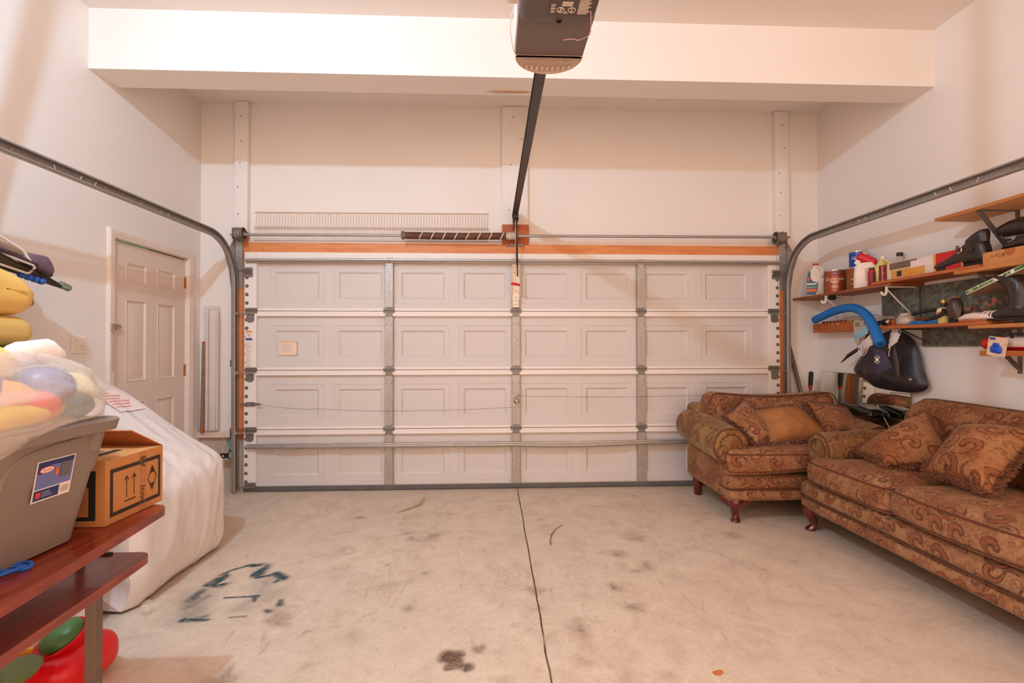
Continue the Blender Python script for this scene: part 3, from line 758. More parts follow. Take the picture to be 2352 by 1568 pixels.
# pink antenna wire
mb = MB(); mb.tube(cat([(.291, 1.40, 2.266), (.300, 1.44, 2.262), (.307, 1.48, 2.262), (.312, 1.51, 2.27), (.308, 1.54, 2.282), (.298, 1.56, 2.288), (.285, 1.572, 2.290), (.27, 1.566, 2.289), (.255, 1.566, 2.289), (.235, 1.57, 2.288)], 5), .0013, 5); part(mb, 'antenna_wire', M('pink_wire', lin(226, 180, 190), .5), op, 'thin pink antenna wire')
# hanger strap with holes and ceiling drop
mb = MB(); mb.box(xc-hw-.05, xc-hw-.004, 1.475, 1.52, 2.40, 2.404); mb.box(xc-hw-.05, xc-hw-.046, 1.475, 1.52, 2.40, ZC); hs = part(mb, 'hanger_strap', CHAS, op)
mb = MB(); mb.box(xc-hw-.036, xc-hw-.006, 1.31, 1.475, 2.336, 2.340); st2 = part(mb, 'mounting_tab', CHAS, op)
mb = MB()
for y in (1.405, 1.445): mb.lathe([(.0055, -.0005), (.0001, -.0008)], (xc-hw-.022, y, 2.336), 12)
part(mb, 'tab_holes', M('tab_hole', lin(190, 150, 122), .8), st2, kind='stuff')
mb = MB(); mb.box(xc+hw+.046, xc+hw+.05, 1.475, 1.52, 2.40, ZC); mb.box(xc+hw+.004, xc+hw+.05, 1.475, 1.52, 2.40, 2.404); part(mb, 'hanger_strap', CHAS, op)
mb = MB(); mb.tube(cat([(xc-hw-.008, 1.50, 2.36), (xc-hw-.022, 1.56, 2.345), (xc-hw-.02, 1.62, 2.33), (xc-hw-.006, 1.68, 2.31)], 5), .0016, 5); part(mb, 'bell_wire', WHITE, op)
# rail: inverted T, toothed belt edge on one side
mb = MB(); mb.box(.214-.022, .214+.022, 1.60, 4.42, 2.462, 2.468); mb.box(.214-.018, .214+.018, 1.60, 4.42, 2.468, 2.535)
rl = part(mb, 'rail', RAILM, op, 'long dark steel opener rail')
mb = MB()
for k in range(190):
    y = 1.78+k*.0135; mb.box(.214-.0285, .214-.0222, y, y+.008, 2.4635, 2.471)
mb.box(.214-.0262, .214-.0218, 1.7, 4.42, 2.4675, 2.471)
part(mb, 'chain', M('chain_black', lin(48, 42, 40), .4, .6), op, 'black drive chain along the rail', kind='stuff')
mb = MB(); mb.prism([(4.41, 2.47), (4.487, 2.50), (4.487, 2.36), (4.46, 2.36), (4.40, 2.42)], .195, .199, 'X'); mb.prism([(4.41, 2.47), (4.487, 2.50), (4.487, 2.36), (4.46, 2.36), (4.40, 2.42)], .233, .237, 'X')
mb.tube([(.19, 4.425, 2.44), (.242, 4.425, 2.44)], .006, 8); mb.lathe([(.02, -.012), (.02, .012)], (.216, 4.425, 2.45), 14, 'X'); part(mb, 'header_bracket', GALVD, op)
mb = MB(); mb.box(.196, .236, 4.25, 4.36, 2.425, 2.462, .004); mb.tube([(.19, 4.30, 2.432), (.242, 4.30, 2.432)], .008, 8); mb.lathe([(.015, -.01), (.015, .01)], (.205, 4.33, 2.425), 10, 'X'); mb.lathe([(.015, -.01), (.015, .01)], (.23, 4.33, 2.425), 10, 'X'); part(mb, 'trolley', M('trolley_black', lin(58, 50, 46), .5, .4), op)
mb = MB(); mb.tube(cat([(.222, 4.31, 2.42), (.226, 4.32, 2.26), (.231, 4.36, 2.10), (.236, 4.40, 1.93)], 5), .006, 6, flat=.6); mb.tube([(.227, 4.33, 2.18), (.233, 4.375, 2.02)], .0085, 6, flat=.6); part(mb, 'door_arm', M('arm_black', lin(52, 46, 44), .4, .5), op, 'curved black door arm')
CREAM = M('cream_plate', lin(238, 220, 196), .5, var=.04)
mb = MB(); mb.box(.19, .256, YD-.016, YD-.0056, 1.725, 2.045, .003); mb.box(.185, .190, YD-.034, YD-.006, 1.77, 2.045); mb.box(.256, .261, YD-.034, YD-.006, 1.77, 2.045); mb.box(.195, .250, YD-.02, YD-.016, 1.65, 1.74, .002); db = part(mb, 'door_bracket', CREAM, op, 'cream bracket plate on the door')
mb = MB()
for x, z in ((.205, 2.02), (.24, 2.02), (.205, 1.968), (.24, 1.968), (.222, 1.80), (.222, 1.745), (.222, 1.712), (.212, 1.675), (.232, 1.675)): mb.lathe([(.0001, -.005), (.005, -.004), (.005, 0)], (x, YD-.018, z), 8, 'Y')
part(mb, 'bolts', GALVD, db, kind='stuff')
mb = MB(); mb.tube(cat([(.216, 4.34, 2.43), (.214, 4.30, 2.42), (.212, 4.30, 2.2), (.213, 4.31, 1.9), (.214, 4.31, 1.83)], 5), .0032, 6); rp = part(mb, 'release_rope', M('red_rope', lin(230, 120, 100), .8, var=.2, vscale=80), op, 'pink-red release rope')
mb = MB(); mb.tube([(.176, 4.31, 1.852), (.195, 4.305, 1.850), (.225, 4.305, 1.846), (.252, 4.31, 1.838)], .0115, 10); part(mb, 'release_handle', M('handle_red', lin(206, 20, 34), .4), op, 'red pull handle')

# ------------------------------------------------------------------ safety sensor low on the left track
ss = thing('safety_sensor', 'small black door safety sensor with glowing light at the track foot', 'sensor', (-2.33, 4.42, .30))
BLK = M('matte_black', (.022, .02, .019), .55)
mb = MB(); mb.box(-2.395, -2.328, 4.40, 4.43, .315, .355, .004); part(mb, 'sensor_body', BLK, ss)
mb = MB(); mb.box(-2.366, -2.358, 4.3985, 4.401, .331, .339, .001); part(mb, 'indicator_led', M('led_orange', lin(255, 150, 40), .4, emit=3.), ss, 'small amber indicator light')
mb = MB(); mb.tube([(-2.328, 4.415, .335), (-2.318, 4.42, .38), (-2.31, 4.425, .375), (-2.296, 4.425, .37)], .006, 6); mb.tube([(-2.328, 4.415, .33), (-2.318, 4.42, .305), (-2.296, 4.425, .31)], .006, 6); part(mb, 'wire_bracket', BLK, ss)
mb = MB(); mb.tube(cat([(-2.395, 4.42, .335), (-2.40, 4.46, .36), (-2.41, 4.516, .45), (-2.418, YW-.048, .485), (-2.416, YW-.048, .512), (-2.405, YW-.003, .56), (-2.37, YW-.003, .68), (-2.345, YW-.003, .74)], 5), .002, 5); part(mb, 'sensor_wire', WHITE, ss)
# ================================================================== upholstered furniture
def mat_paisley(name, S=6.0, tint=(1, 1, 1), hue=0.):
    m, nt, b = _nt(name)
    uv = nt.nodes.new('ShaderNodeUVMap').outputs[0]
    _, nc = noise_(nt, mapping(nt, uv, (3, 3, 3)), 1.0, 3)
    off = nt.nodes.new('ShaderNodeVectorMath'); off.operation = 'MULTIPLY_ADD'
    L(nt, nc, off.inputs[0]); off.inputs[1].default_value = (.09, .09, 0); L(nt, uv, off.inputs[2])
    P = off.outputs[0]
    def layer(sc, k, rmax, fillw, seed):
        v = mapping(nt, P, (sc, sc, 0), (seed, seed*.7, 0))
        vo = nt.nodes.new('ShaderNodeTexVoronoi'); vo.voronoi_dimensions = '2D'; vo.inputs['Scale'].default_value = 1; vo.inputs['Randomness'].default_value = .8
        L(nt, v, vo.inputs['Vector'])
        d = nt.nodes.new('ShaderNodeVectorMath'); d.operation = 'SUBTRACT'; L(nt, v, d.inputs[0]); L(nt, vo.outputs['Position'], d.inputs[1])
        sx = nt.nodes.new('ShaderNodeSeparateXYZ'); L(nt, d.outputs[0], sx.inputs[0])
        sc_ = nt.nodes.new('ShaderNodeSeparateColor'); L(nt, vo.outputs['Color'], sc_.inputs[0])
        sgn = math_(nt, 'SUBTRACT', math_(nt, 'MULTIPLY', math_(nt, 'GREATER_THAN', sc_.outputs[0], .5), 2.), 1.)
        r = vo.outputs['Distance']
        ang = math_(nt, 'MULTIPLY', math_(nt, 'MULTIPLY', math_(nt, 'ARCTAN2', sx.outputs[1], sx.outputs[0]), 1/(2*math.pi)), sgn)
        ph = math_(nt, 'FRACT', math_(nt, 'ADD', math_(nt, 'ADD', ang, math_(nt, 'MULTIPLY', r, k)), math_(nt, 'ADD', sc_.outputs[1], 4.)))
        inr = math_(nt, 'LESS_THAN', r, math_(nt, 'ADD', rmax, math_(nt, 'MULTIPLY', math_(nt, 'SINE', math_(nt, 'MULTIPLY', ph, 40.)), .018)))
        fill = math_(nt, 'MULTIPLY', math_(nt, 'LESS_THAN', ph, fillw), inr)
        w = math_(nt, 'DIVIDE', .016, math_(nt, 'ADD', r, .04))
        e1 = math_(nt, 'LESS_THAN', math_(nt, 'ABSOLUTE', math_(nt, 'SUBTRACT', ph, fillw)), w)
        e2 = math_(nt, 'LESS_THAN', math_(nt, 'MINIMUM', ph, math_(nt, 'SUBTRACT', 1., ph)), w)
        e3 = math_(nt, 'MULTIPLY', math_(nt, 'LESS_THAN', math_(nt, 'ABSOLUTE', math_(nt, 'SUBTRACT', r, rmax)), .022), math_(nt, 'LESS_THAN', ph, fillw))
        edge = math_(nt, 'MAXIMUM', math_(nt, 'MULTIPLY', math_(nt, 'MAXIMUM', e1, e2), inr), e3)
        return fill, edge, sc_.outputs[2], r
    f1, e1, rnd1, r1 = layer(S, 1.7, .40, .42, 0.)
    f2, e2, rnd2, r2 = layer(S*1.9, 1.3, .36, .5, 5.3)
    f3, e3, rnd3, r3 = layer(S*3.9, 1.1, .34, .5, 9.1)
    big, _ = noise_(nt, mapping(nt, P, (S*.55, S*.55, 0)), 1., 4, .6, .8)
    fine, _ = noise_(nt, mapping(nt, uv, (120, 60, 0)), 1., 4)
    T = lambda c: tuple(min(1, a*t) for a, t in zip(lin(*c), tint))
    base = ramp(nt, big, [(.30, T((126, 74, 50))), (.45, T((150, 96, 64))), (.55, T((172, 126, 90))), (.72, T((186, 146, 106)))])
    c = mixc(nt, math_(nt, 'MULTIPLY', f2, .55), base, mixc(nt, rnd2, T((138, 68, 42)), T((182, 142, 102))))
    c = mixc(nt, math_(nt, 'MULTIPLY', e2, .55), c, T((80, 42, 28)))
    c = mixc(nt, math_(nt, 'MULTIPLY', e3, .40), c, T((84, 44, 30)))
    c = mixc(nt, math_(nt, 'MULTIPLY', f1, .85), c, mixc(nt, rnd1, T((138, 62, 38)), T((162, 100, 66))))
    c = mixc(nt, math_(nt, 'MULTIPLY', e1, .85), c, T((62, 28, 20)))
    dash, _ = noise_(nt, mapping(nt, uv, (26, 60, 0), rot=(0, 0, .6)), 1., 2)
    c = mixc(nt, math_(nt, 'MULTIPLY', ramp(nt, dash, [(.69, 0.), (.72, 1.)]), .8), c, T((48, 26, 20)))
    c = mixc(nt, .27, c, ramp(nt, fine, [(.3, T((86, 50, 36))), (.7, T((206, 160, 120)))]))
    L(nt, c, b.inputs['Base Color']); b.inputs['Roughness'].default_value = .85; b.inputs['Specular IOR Level'].default_value = .2
    b.inputs['Sheen Weight'].default_value = .25; b.inputs['Sheen Roughness'].default_value = .4
    b.inputs['Sheen Tint'].default_value = (.9, .7, .5, 1)
    bump(nt, b, mixc(nt, .5, fine, math_(nt, 'SUBTRACT', 1., e1)), .25, .004)
    return m
PAIS = mat_paisley('paisley_chenille', 7.5, (.86, .78, .72))
PAISA = mat_paisley('paisley_chenille_arm', 7.0, (.74, .76, .62))
PAISP = mat_paisley('paisley_pillow', 6.8, (.92, .84, .78))
VELV = M('gold_velvet', lin(160, 106, 64), .75, var=.16, vscale=14, bmp=.2, bscale=140, spec=.2)
PIPE = M('piping_cord', lin(96, 52, 30), .8)
FRI = M('fringe_yarn', lin(136, 90, 68), .85, var=.45, vscale=90)
MAHO = M('mahogany_leg', lin(92, 24, 18), .22, var=.3, vscale=14, coat=.5)

def pillow(parent, A, B, C, D, t, mat, n=18, pin=.07, fringe=True, name='cushion_cover'):
    """A,B,C,D corner points in order; puffed t each side along the normal"""
    A, B, C, D = map(Vector, (A, B, C, D))
    nrm = ((B-A).cross(D-A)+(D-C).cross(B-C)).normalized()
    ctr = (A+B+C+D)/4
    def P(u, v, s):
        u2 = u*(1-pin*(1-v*v)); v2 = v*(1-pin*(1-u*u))
        a, b_ = (u2+1)/2, (v2+1)/2
        p = A*(1-a)*(1-b_)+B*a*(1-b_)+C*a*b_+D*(1-a)*b_
        h = t*(max(0, 1-u*u)**.48)*(max(0, 1-v*v)**.48)
        h *= 1+.12*noise.noise(Vector((u*1.4, v*1.4, ctr.x*3)))
        wr = .006*noise.noise(Vector((u*5, v*5, ctr.y*5)))*(1-abs(u)**6)*(1-abs(v)**6)
        return p+nrm*(h*s+wr)
    us = [math.sin(math.pi/2*(-1+2*i/n)) for i in range(n+1)]
    mb = MB()
    for s in (1, -1): mb.grid([[P(u, v, s) for u in us] for v in us])
    me = part(mb, name, mat, parent, ang=80)
    uvl = me.data.uv_layers.new(name='UVMap')
    ex = (B-A).normalized(); ey = nrm.cross(ex); o_ = WL[parent]
    for lp in me.data.loops:
        q = me.data.vertices[lp.vertex_index].co+o_
        uvl.data[lp.index].uv = (q.dot(ex)+ctr.x, q.dot(ey)+ctr.y)
    if fringe:
        mb = MB(); rnd = random.Random(int(ctr.x*1000))
        ring = [(-1+2*i/40, -1) for i in range(40)]+[(1, -1+2*i/40) for i in range(40)]+[(1-2*i/40, 1) for i in range(40)]+[(-1, 1-2*i/40) for i in range(40)]
        pr = [P(u, v, 0) for u, v in ring]
        mb.tube(pr, .008, 6, closed=True)
        for i, p in enumerate(pr):
            tan = (pr[(i+1) % 160]-pr[i-1]).normalized(); out = tan.cross(nrm)
            if out.dot(p-ctr) < 0: out = -out
            for j in range(11):
                a = rnd.uniform(-1.2, 1.2); q = p+tan*rnd.uniform(-.008, .008)
                d = (out*math.cos(a)+nrm*math.sin(a)+tan*rnd.uniform(-.35, .35)+Vector((0, 0, -.15))).normalized()
                ln = rnd.uniform(.026, .046); sd = d.cross(Vector((rnd.random(), rnd.random(), rnd.random()))).normalized()*.0028
                sd2 = d.cross(sd).normalized()*.0024
                mb.add([q+sd, q-sd*.5+sd2, q-sd*.5-sd2, q+d*ln*.6+sd*1.2, q+d*ln*.6-sd*.6+sd2, q+d*ln*.6-sd*.6-sd2, q+d*ln], [(0, 1, 4, 3), (1, 2, 5, 4), (2, 0, 3, 5), (3, 4, 6), (4, 5, 6), (5, 3, 6)])
        part(mb, 'fringe', FRI, me, kind='stuff')
    return me
def pillow_thing(label, *a, group=None, mat=None, t=.085, **k):
    zmin = min(p[2] for p in a); cx = sum(p[0] for p in a)/4; cy = sum(p[1] for p in a)/4
    th = thing('throw_pillow', label, 'pillow', (cx, cy, zmin-.0), group)
    pillow(th, *a, t, mat or PAISP, **k); return th
def piping(mb, pts, r=.0045, closed=True): mb.tube(pts, r, 6, closed=closed)
def cabriole(x, y, dx, dy, h=.155):
    """cabriole foot bowing toward (dx,dy)"""
    ln = math.hypot(dx, dy); dx, dy = dx/ln, dy/ln
    m_ = MB(); st = [(.0, h+.02, .062), (.012, h-.005, .060), (.020, h-.03, .050), (.014, h-.06, .036), (.0, .06, .027), (-.004, .045, .025), (.004, .03, .027), (.016, .016, .033), (.020, .006, .034), (.018, 0, .028)]
    rings = []
    for o, z, r in st:
        rings.append([(x+dx*o+r*math.cos(a)*(1 if dx == 0 else 1), y+dy*o+r*math.sin(a), z) for a in [2*math.pi*k/14 for k in range(14)]])
    m_.loft(rings)
    # knee wings
    for sx, sy in ((-dy, dx), (dy, -dx)):
        m_.loft([[(x+sx*(.03+q*.075)+dx*.03*(1-q), y+sy*(.03+q*.075)+dy*.03*(1-q), z) for z in (h+.02, h-.005-.05*(1-q))]+[(x+sx*(.03+q*.075)-dx*.02, y+sy*(.03+q*.075)-dy*.02, z) for z in (h-.005-.05*(1-q), h+.02)] for q in (0, .4, .75, 1)])
    return m_

# ---- chair and a half, facing the camera
ch = thing('armchair', 'wide rust paisley armchair facing forward in front of the garage door', 'armchair', (2.32, 3.85, 0))
cx0, cx1 = 1.735, 2.905
def side_panel(x0, x1, y0, y1, zb, zt):
    m_ = MB(); m_.rbox(x0, x1, y0, y1, zb, zt, .03, 8, None, 3); return m_
def fnb(q, u):
    q = list(q)
    if u[1] < 0: q[1] -= .014*(1-u[2]**2)
    return q
mb = MB(); mb.rbox(cx0+.01, cx1-.01, 3.53, 4.26, .155, .34, .03, 8, None, 3); part(mb, 'seat_base', PAIS, ch, uv=1.)
for z0_, z1_ in ((.155, .246), (.240, .345)):
    mb = MB(); mb.rbox(cx0-.012, cx1+.012, 3.490, 3.60, z0_, z1_, .035, 8, fnb, 4); part(mb, 'front_rail', PAIS, ch, uv=1.)
mb = MB(); mb.tube([(cx0-.005, 3.62, .244), (cx0-.012, 3.53, .244), (cx0+.01, 3.489, .244), (cx1-.01, 3.489, .244), (cx1+.012, 3.53, .244)], .0045, 6); part(mb, 'piping', PIPE, ch)
def arm(parent, axis, c0, c1, zc0, zc1, cc, r, panel, zb, outsgn):
    """rolled arm; axis 'Y': runs from c0 (front) to c1 (back) at x=cc; 'X': runs in x at y=cc"""
    m_ = MB(); rings = []
    for i in range(13):
        t = i/12; s = c0+(c1-c0)*t; zc = zc0+(zc1-zc0)*t
        rr = r*(1.0+.06*math.sin(math.pi*t))
        ring = []
        for k in range(24):
            a = 2*math.pi*k/24; o = rr*math.cos(a); z = zc+rr*math.sin(a)
            ring.append((cc+o*outsgn, s, z) if axis == 'Y' else (s, cc+o*outsgn, z))
        rings.append(ring)
    m_.loft(rings, caps=False)
    # rounded scroll front
    cap = []
    for j, (q, dd) in enumerate(((1, 0), (.985, .012), (.93, .022), (.80, .027), (.55, .024), (.30, .020), (.1, .018))):
        ring = []
        for k in range(24):
            a = 2*math.pi*k/24; o = r*q*math.cos(a); z = zc0+r*q*math.sin(a); s = c0-dd*(1 if c1 > c0 else -1)
            ring.append((cc+o*outsgn, s, z) if axis == 'Y' else (s, cc+o*outsgn, z))
        cap.append(ring)
    m_.loft(cap, caps=True)
    roll = part(m_, 'rolled_arm', PAISA, parent, 'rolled arm in worn olive-gold chenille', uv=1., ang=60)
    m_ = MB()
    def ringp(q, dd, nn=28): 
        out = []
        for k in range(nn):
            a = 2*math.pi*k/nn; o = r*q*math.cos(a); z = zc0+r*q*math.sin(a); s = c0-dd*(1 if c1 > c0 else -1)
            out.append((cc+o*outsgn, s, z) if axis == 'Y' else (s, cc+o*outsgn, z))
        return out
    m_.tube(ringp(.94, .022), .0055, 6, closed=True)
    m_.tube([p for k, p in enumerate(ringp(.62, .028, 28)) if k < 20], .004, 6)
    part(m_, 'arm_piping', PIPE, roll)
    m_ = MB(); a0, a1 = panel
    if axis == 'Y': m_.rbox(a0, a1, min(c0, c1)+.012, max(c0, c1)+.03, zb, zc0+.03, .03, 8, None, 3)
    else: m_.rbox(min(c0, c1)+.02, max(c0, c1), a0, a1, zb, zc0+.03, .03, 8, None, 3)
    part(m_, 'arm_panel', PAIS, parent, uv=1.)
arm(ch, 'Y', 3.53, 4.22, .560, .610, 1.752, .135, (1.735, 1.90), .155, -1)
arm(ch, 'Y', 3.53, 4.22, .560, .610, 2.888, .135, (2.74, 2.905), .155, 1)
def tcush(q, u):
    q = list(q); k = min(1, max(0, (q[1]-3.50)/.06)); q[0] = 2.32+(q[0]-2.32)*(1-.21*k)
    if u[2] > 0: q[2] += .030*(1-u[0]**2)*(1-u[1]**2)
    if u[1] < 0: q[1] -= .016*(1-u[2]**2)+.02*(1-u[0]**4)
    if u[2] < -.5: q[2] += .012*math.sin(3*u[0]+1)
    return q
mb = MB(); mb.rbox(1.705, 2.935, 3.465, 4.08, .362, .535, .045, 14, tcush, 4); sc_ = part(mb, 'seat_cushion', PAIS, ch, uv=1., ang=60)
for zp in (.395, .508):
    mb = MB(); pp = []
    for k in range(31):
        u = -1+2*k/30; pp.append((2.32+u*.605, 3.461-.02*(1-u**4)-(.004 if zp > .45 else .002), zp+.012*(math.sin(3*u+1) if zp < .45 else 0)))
    mb.tube([(1.72, 3.53, zp)]+pp+[(2.92, 3.53, zp)], .0048, 6); part(mb, 'cushion_piping', PIPE, sc_)
def fback(q, u):
    q = list(q); q[1] += .10*(q[2]-.5)*.35
    if u[2] > 0: q[2] += -.028*(1-u[0]**2)**1*max(0, u[2])+.012*abs(u[0])
    if u[1] < 0: q[1] -= .04*(1-u[0]**2)*(1-u[2]**2)
    return q
mb = MB(); mb.rbox(1.80, 2.895, 3.93, 4.20, .42, .905, .10, 14, fback, 5); bc = part(mb, 'back_cushion', PAIS, ch, uv=1., ang=60)
mb = MB(); pp = []
out = arc(1.90, .805, .097, 180, 90, 6)+[(1.90+.895*k/14, .902) for k in range(1, 14)]+arc(2.795, .805, .097, 90, 0, 6)
for x, z in out:
    u = (x-2.3475)/.5475; uz = (z-.6625)/.2425
    pp.append((x, 3.962+.035*(z-.5), z-.028*(1-u*u)*max(0, uz)+.012*abs(u)))
mb.tube(pp, .005, 6); part(mb, 'cushion_piping', PIPE, bc)
mb = MB(); mb.rbox(1.727, 2.913, 4.08, 4.285, .157, .80, .05, 8, None, 4); part(mb, 'back_frame', PAISA, ch, uv=1., ang=60)
for (x, y, dx, dy) in ((1.80, 3.545, -.55, -1), (2.84, 3.545, .55, -1)): part(cabriole(x, y, dx, dy), 'leg', MAHO, ch, 'carved mahogany cabriole leg', ang=60)
for x in (1.80, 2.84):
    mb = MB(); mb.lathe([(.026, 0), (.032, .01), (.036, .08), (.045, .16)], (x, 4.20, 0), 14); part(mb, 'leg', MAHO, ch, ang=60)
GP = 'fringed pillows on the armchair'
pillow_thing('fringed paisley pillow leaning on left arm of the armchair', (2.05, 3.90, .855), (1.82, 3.74, .745), (1.97, 3.565, .565), (2.17, 3.64, .575), group=GP, t=.085)
pillow_thing('plain gold velvet pillow in the middle of the armchair', (2.08, 3.80, .775), (2.46, 3.84, .805), (2.57, 3.60, .585), (2.08, 3.57, .575), group=GP, mat=VELV, t=.11)
pillow_thing('fringed paisley pillow at right end of the armchair', (2.56, 3.86, .835), (2.86, 3.85, .775), (2.86, 3.66, .64), (2.58, 3.66, .585), group=GP, t=.08)

# ---- long sofa along the right wall, facing left
so = thing('sofa', 'long rust and gold paisley sofa along the right wall', 'sofa', (2.65, 2.2, 0))
SY_0, SY_1 = 1.02, 3.40
mb = MB(); mb.rbox(2.25, 3.07, SY_0, SY_1, .15, .34, .03, 8, None, 3); part(mb, 'seat_base', PAIS, so, uv=1.)
def fnx(q, u):
    q = list(q)
    if u[0] < 0: q[0] -= .014*(1-u[2]**2)
    if u[0] < 0 and u[1] > .9: q[0] += .03*((u[1]-.9)/.1)**2
    return q
for z0_, z1_ in ((.145, .238), (.232, .340)):
    mb = MB(); mb.rbox(2.195, 2.32, SY_0-.01, SY_1+.015, z0_, z1_, .035, 16, fnx, 4); part(mb, 'front_rail', PAIS, so, uv=1.)
mb = MB(); mb.tube([(2.30, SY_1+.016, .236), (2.225, SY_1+.010, .236), (2.20, SY_1-.02, .236)]+[(2.192-.004, SY_1-.05-k*(SY_1-SY_0-.06)/16, .236) for k in range(17)], .0048, 6); part(mb, 'piping', PIPE, so)
arm(so, 'X', 2.29, 2.98, .570, .585, 3.300, .118, (3.27, 3.40), .15, 1)
arm(so, 'X', 2.29, 2.98, .570, .585, 1.12, .118, (1.02, 1.15), .15, -1)
cys = [(2.605, 3.305), (1.885, 2.60), (1.22, 1.88)]
for i, (y0, y1) in enumerate(cys):
    def fc(q, u, y0=y0, y1=y1, i=i):
        q = list(q)
        if i == 0 and u[1] > 0:
            k = min(1, max(0, (q[0]-2.26)/.06)); q[1] -= .115*k*u[1]
        if u[2] > 0: q[2] += .038*(1-u[0]**2)*(1-u[1]**2)
        if u[0] < 0: q[0] -= .022*(1-u[2]**2)+.02*(1-u[1]**4)
        q[2] += .008*noise.noise(Vector((q[0]*4, q[1]*4, i)))
        return q
    mb = MB(); mb.rbox(2.195, 2.84, y0, y1, .345, .525, .05, 14, fc, 4); cu_ = part(mb, 'seat_cushion', PAIS, so, uv=1., ang=60)
    for zp in (.375, .497):
        mb = MB(); pp = []
        for k in range(25):
            u = -1+2*k/24; yy = (y0+y1)/2+u*(y1-y0)/2*.93; pp.append((2.193-.02*(1-(u*.93)**4)-.008, yy, zp+.008*noise.noise(Vector((2.19*4, yy*4, i)))))
        pp = [(2.30, y0+.004, zp), (2.22, y0+.008, zp)]+pp+[(2.22, y1-.008, zp)]
        mb.tube(pp, .0048, 6); part(mb, 'cushion_piping', PIPE, cu_)
def fsb(q, u):
    q = list(q); q[0] += (q[2]-.5)*.12*(1 if u[0] < 0 else .0)
    if u[0] < 0: q[0] -= .03*(1-u[2]**2)
    q[2] += .012*math.sin(q[1]*2.4)
    if u[1] > .93 and u[2] > .3: q[2] -= .03*((u[1]-.93)/.07)
    return q
mb = MB(); mb.rbox(2.79, 3.085, 1.10, 3.285, .36, .925, .13, 18, fsb, 6); part(mb, 'sofa_back', PAIS, so, uv=1., ang=60)
for (x, y, dx, dy) in ((2.255, 3.34, -1, .35), (2.255, 1.1, -1, -.35)): part(cabriole(x, y, dx, dy, .15), 'leg', MAHO, so, 'carved mahogany cabriole leg', ang=60)
for y in (1.1, 3.34):
    mb = MB(); mb.lathe([(.026, 0), (.032, .01), (.036, .08), (.045, .16)], (3.0, y, 0), 14); part(mb, 'leg', MAHO, so, ang=60)
GS = 'fringed pillows on the sofa'
pillow_thing('fringed paisley pillow in the far corner of the sofa, one point up', (2.79, 3.02, .865), (2.42, 3.13, .60), (2.37, 2.84, .565), (2.64, 2.66, .625), group=GS, t=.115)
pillow_thing('large fringed paisley pillow tilted back on the second sofa cushion', (2.72, 2.70, .82), (2.40, 2.60, .60), (2.38, 2.24, .585), (2.76, 2.33, .86), group=GS, t=.125)
pillow_thing('fringed paisley pillow at the right edge of the photo on the sofa', (2.83, 2.40, .90), (2.60, 2.22, .60), (2.62, 1.86, .60), (2.84, 1.96, .88), group=GS, t=.09)
# ================================================================== marks on the floor
def mat_mark(name, col, rough=.6, nscale=30, lo=.25, hi=.6):
    m, nt, b = _nt(name); co = coords(nt)
    at = nt.nodes.new('ShaderNodeAttribute'); at.attribute_name = 'mark'
    f, _ = noise_(nt, co, nscale, 5, .65); f2, _ = noise_(nt, co, 140, 3)
    a = math_(nt, 'MULTIPLY', at.outputs['Fac'], ramp(nt, f, [(lo, .35), (hi, 1.)]), clamp=True)
    a = math_(nt, 'MULTIPLY', a, ramp(nt, f2, [(.3, .75), (.5, 1.)]), clamp=True)
    L(nt, ramp(nt, f, [(.3, tuple(c*.8 for c in col)), (.7, tuple(min(1, c*1.15) for c in col))]), b.inputs['Base Color'])
    L(nt, a, b.inputs['Alpha']); b.inputs['Roughness'].default_value = rough; b.inputs['Specular IOR Level'].default_value = .3
    return m
def decal(name, x0, x1, y0, y1, res, fn, mat, label=None, z=.0006):
    nx = int((x1-x0)/res)+1; ny = int((y1-y0)/res)+1
    xs = np.linspace(x0, x1, nx); ys_ = np.linspace(y0, y1, ny)
    XX, YY = np.meshgrid(xs, ys_); A = np.clip(fn(XX, YY), 0, 1)
    off = WL[floor_o]; me = bpy.data.meshes.new(name)
    vs = np.stack([XX.ravel()-off.x, YY.ravel()-off.y, np.full(XX.size, z-off.z)], 1)
    idx = np.arange(nx*ny).reshape(ny, nx)
    q = np.stack([idx[:-1, :-1].ravel(), idx[:-1, 1:].ravel(), idx[1:, 1:].ravel(), idx[1:, :-1].ravel()], 1)
    keep = A.ravel()[q].max(1) > .01; q = q[keep]
    me.from_pydata(vs.tolist(), [], q.tolist()); me.materials.append(mat)
    at = me.attributes.new('mark', 'FLOAT', 'POINT'); at.data.foreach_set('value', A.ravel().astype(np.float32))
    o = bpy.data.objects.new(name, me); COL.objects.link(o); o.parent = floor_o; WL[o] = off
    if label: o['label'] = label
    return o
def seg(X_, Y_, ax, ay, bx, by, w, s, w2=None):
    """soft stroke; w2: width at the other end"""
    dx, dy = bx-ax, by-ay; t = np.clip(((X_-ax)*dx+(Y_-ay)*dy)/(dx*dx+dy*dy+1e-9), 0, 1)
    d = np.hypot(X_-(ax+t*dx), Y_-(ay+t*dy)); ww = w+(w if w2 is None else w2)*t-w*t
    return s*np.exp(-(d/ww)**2)
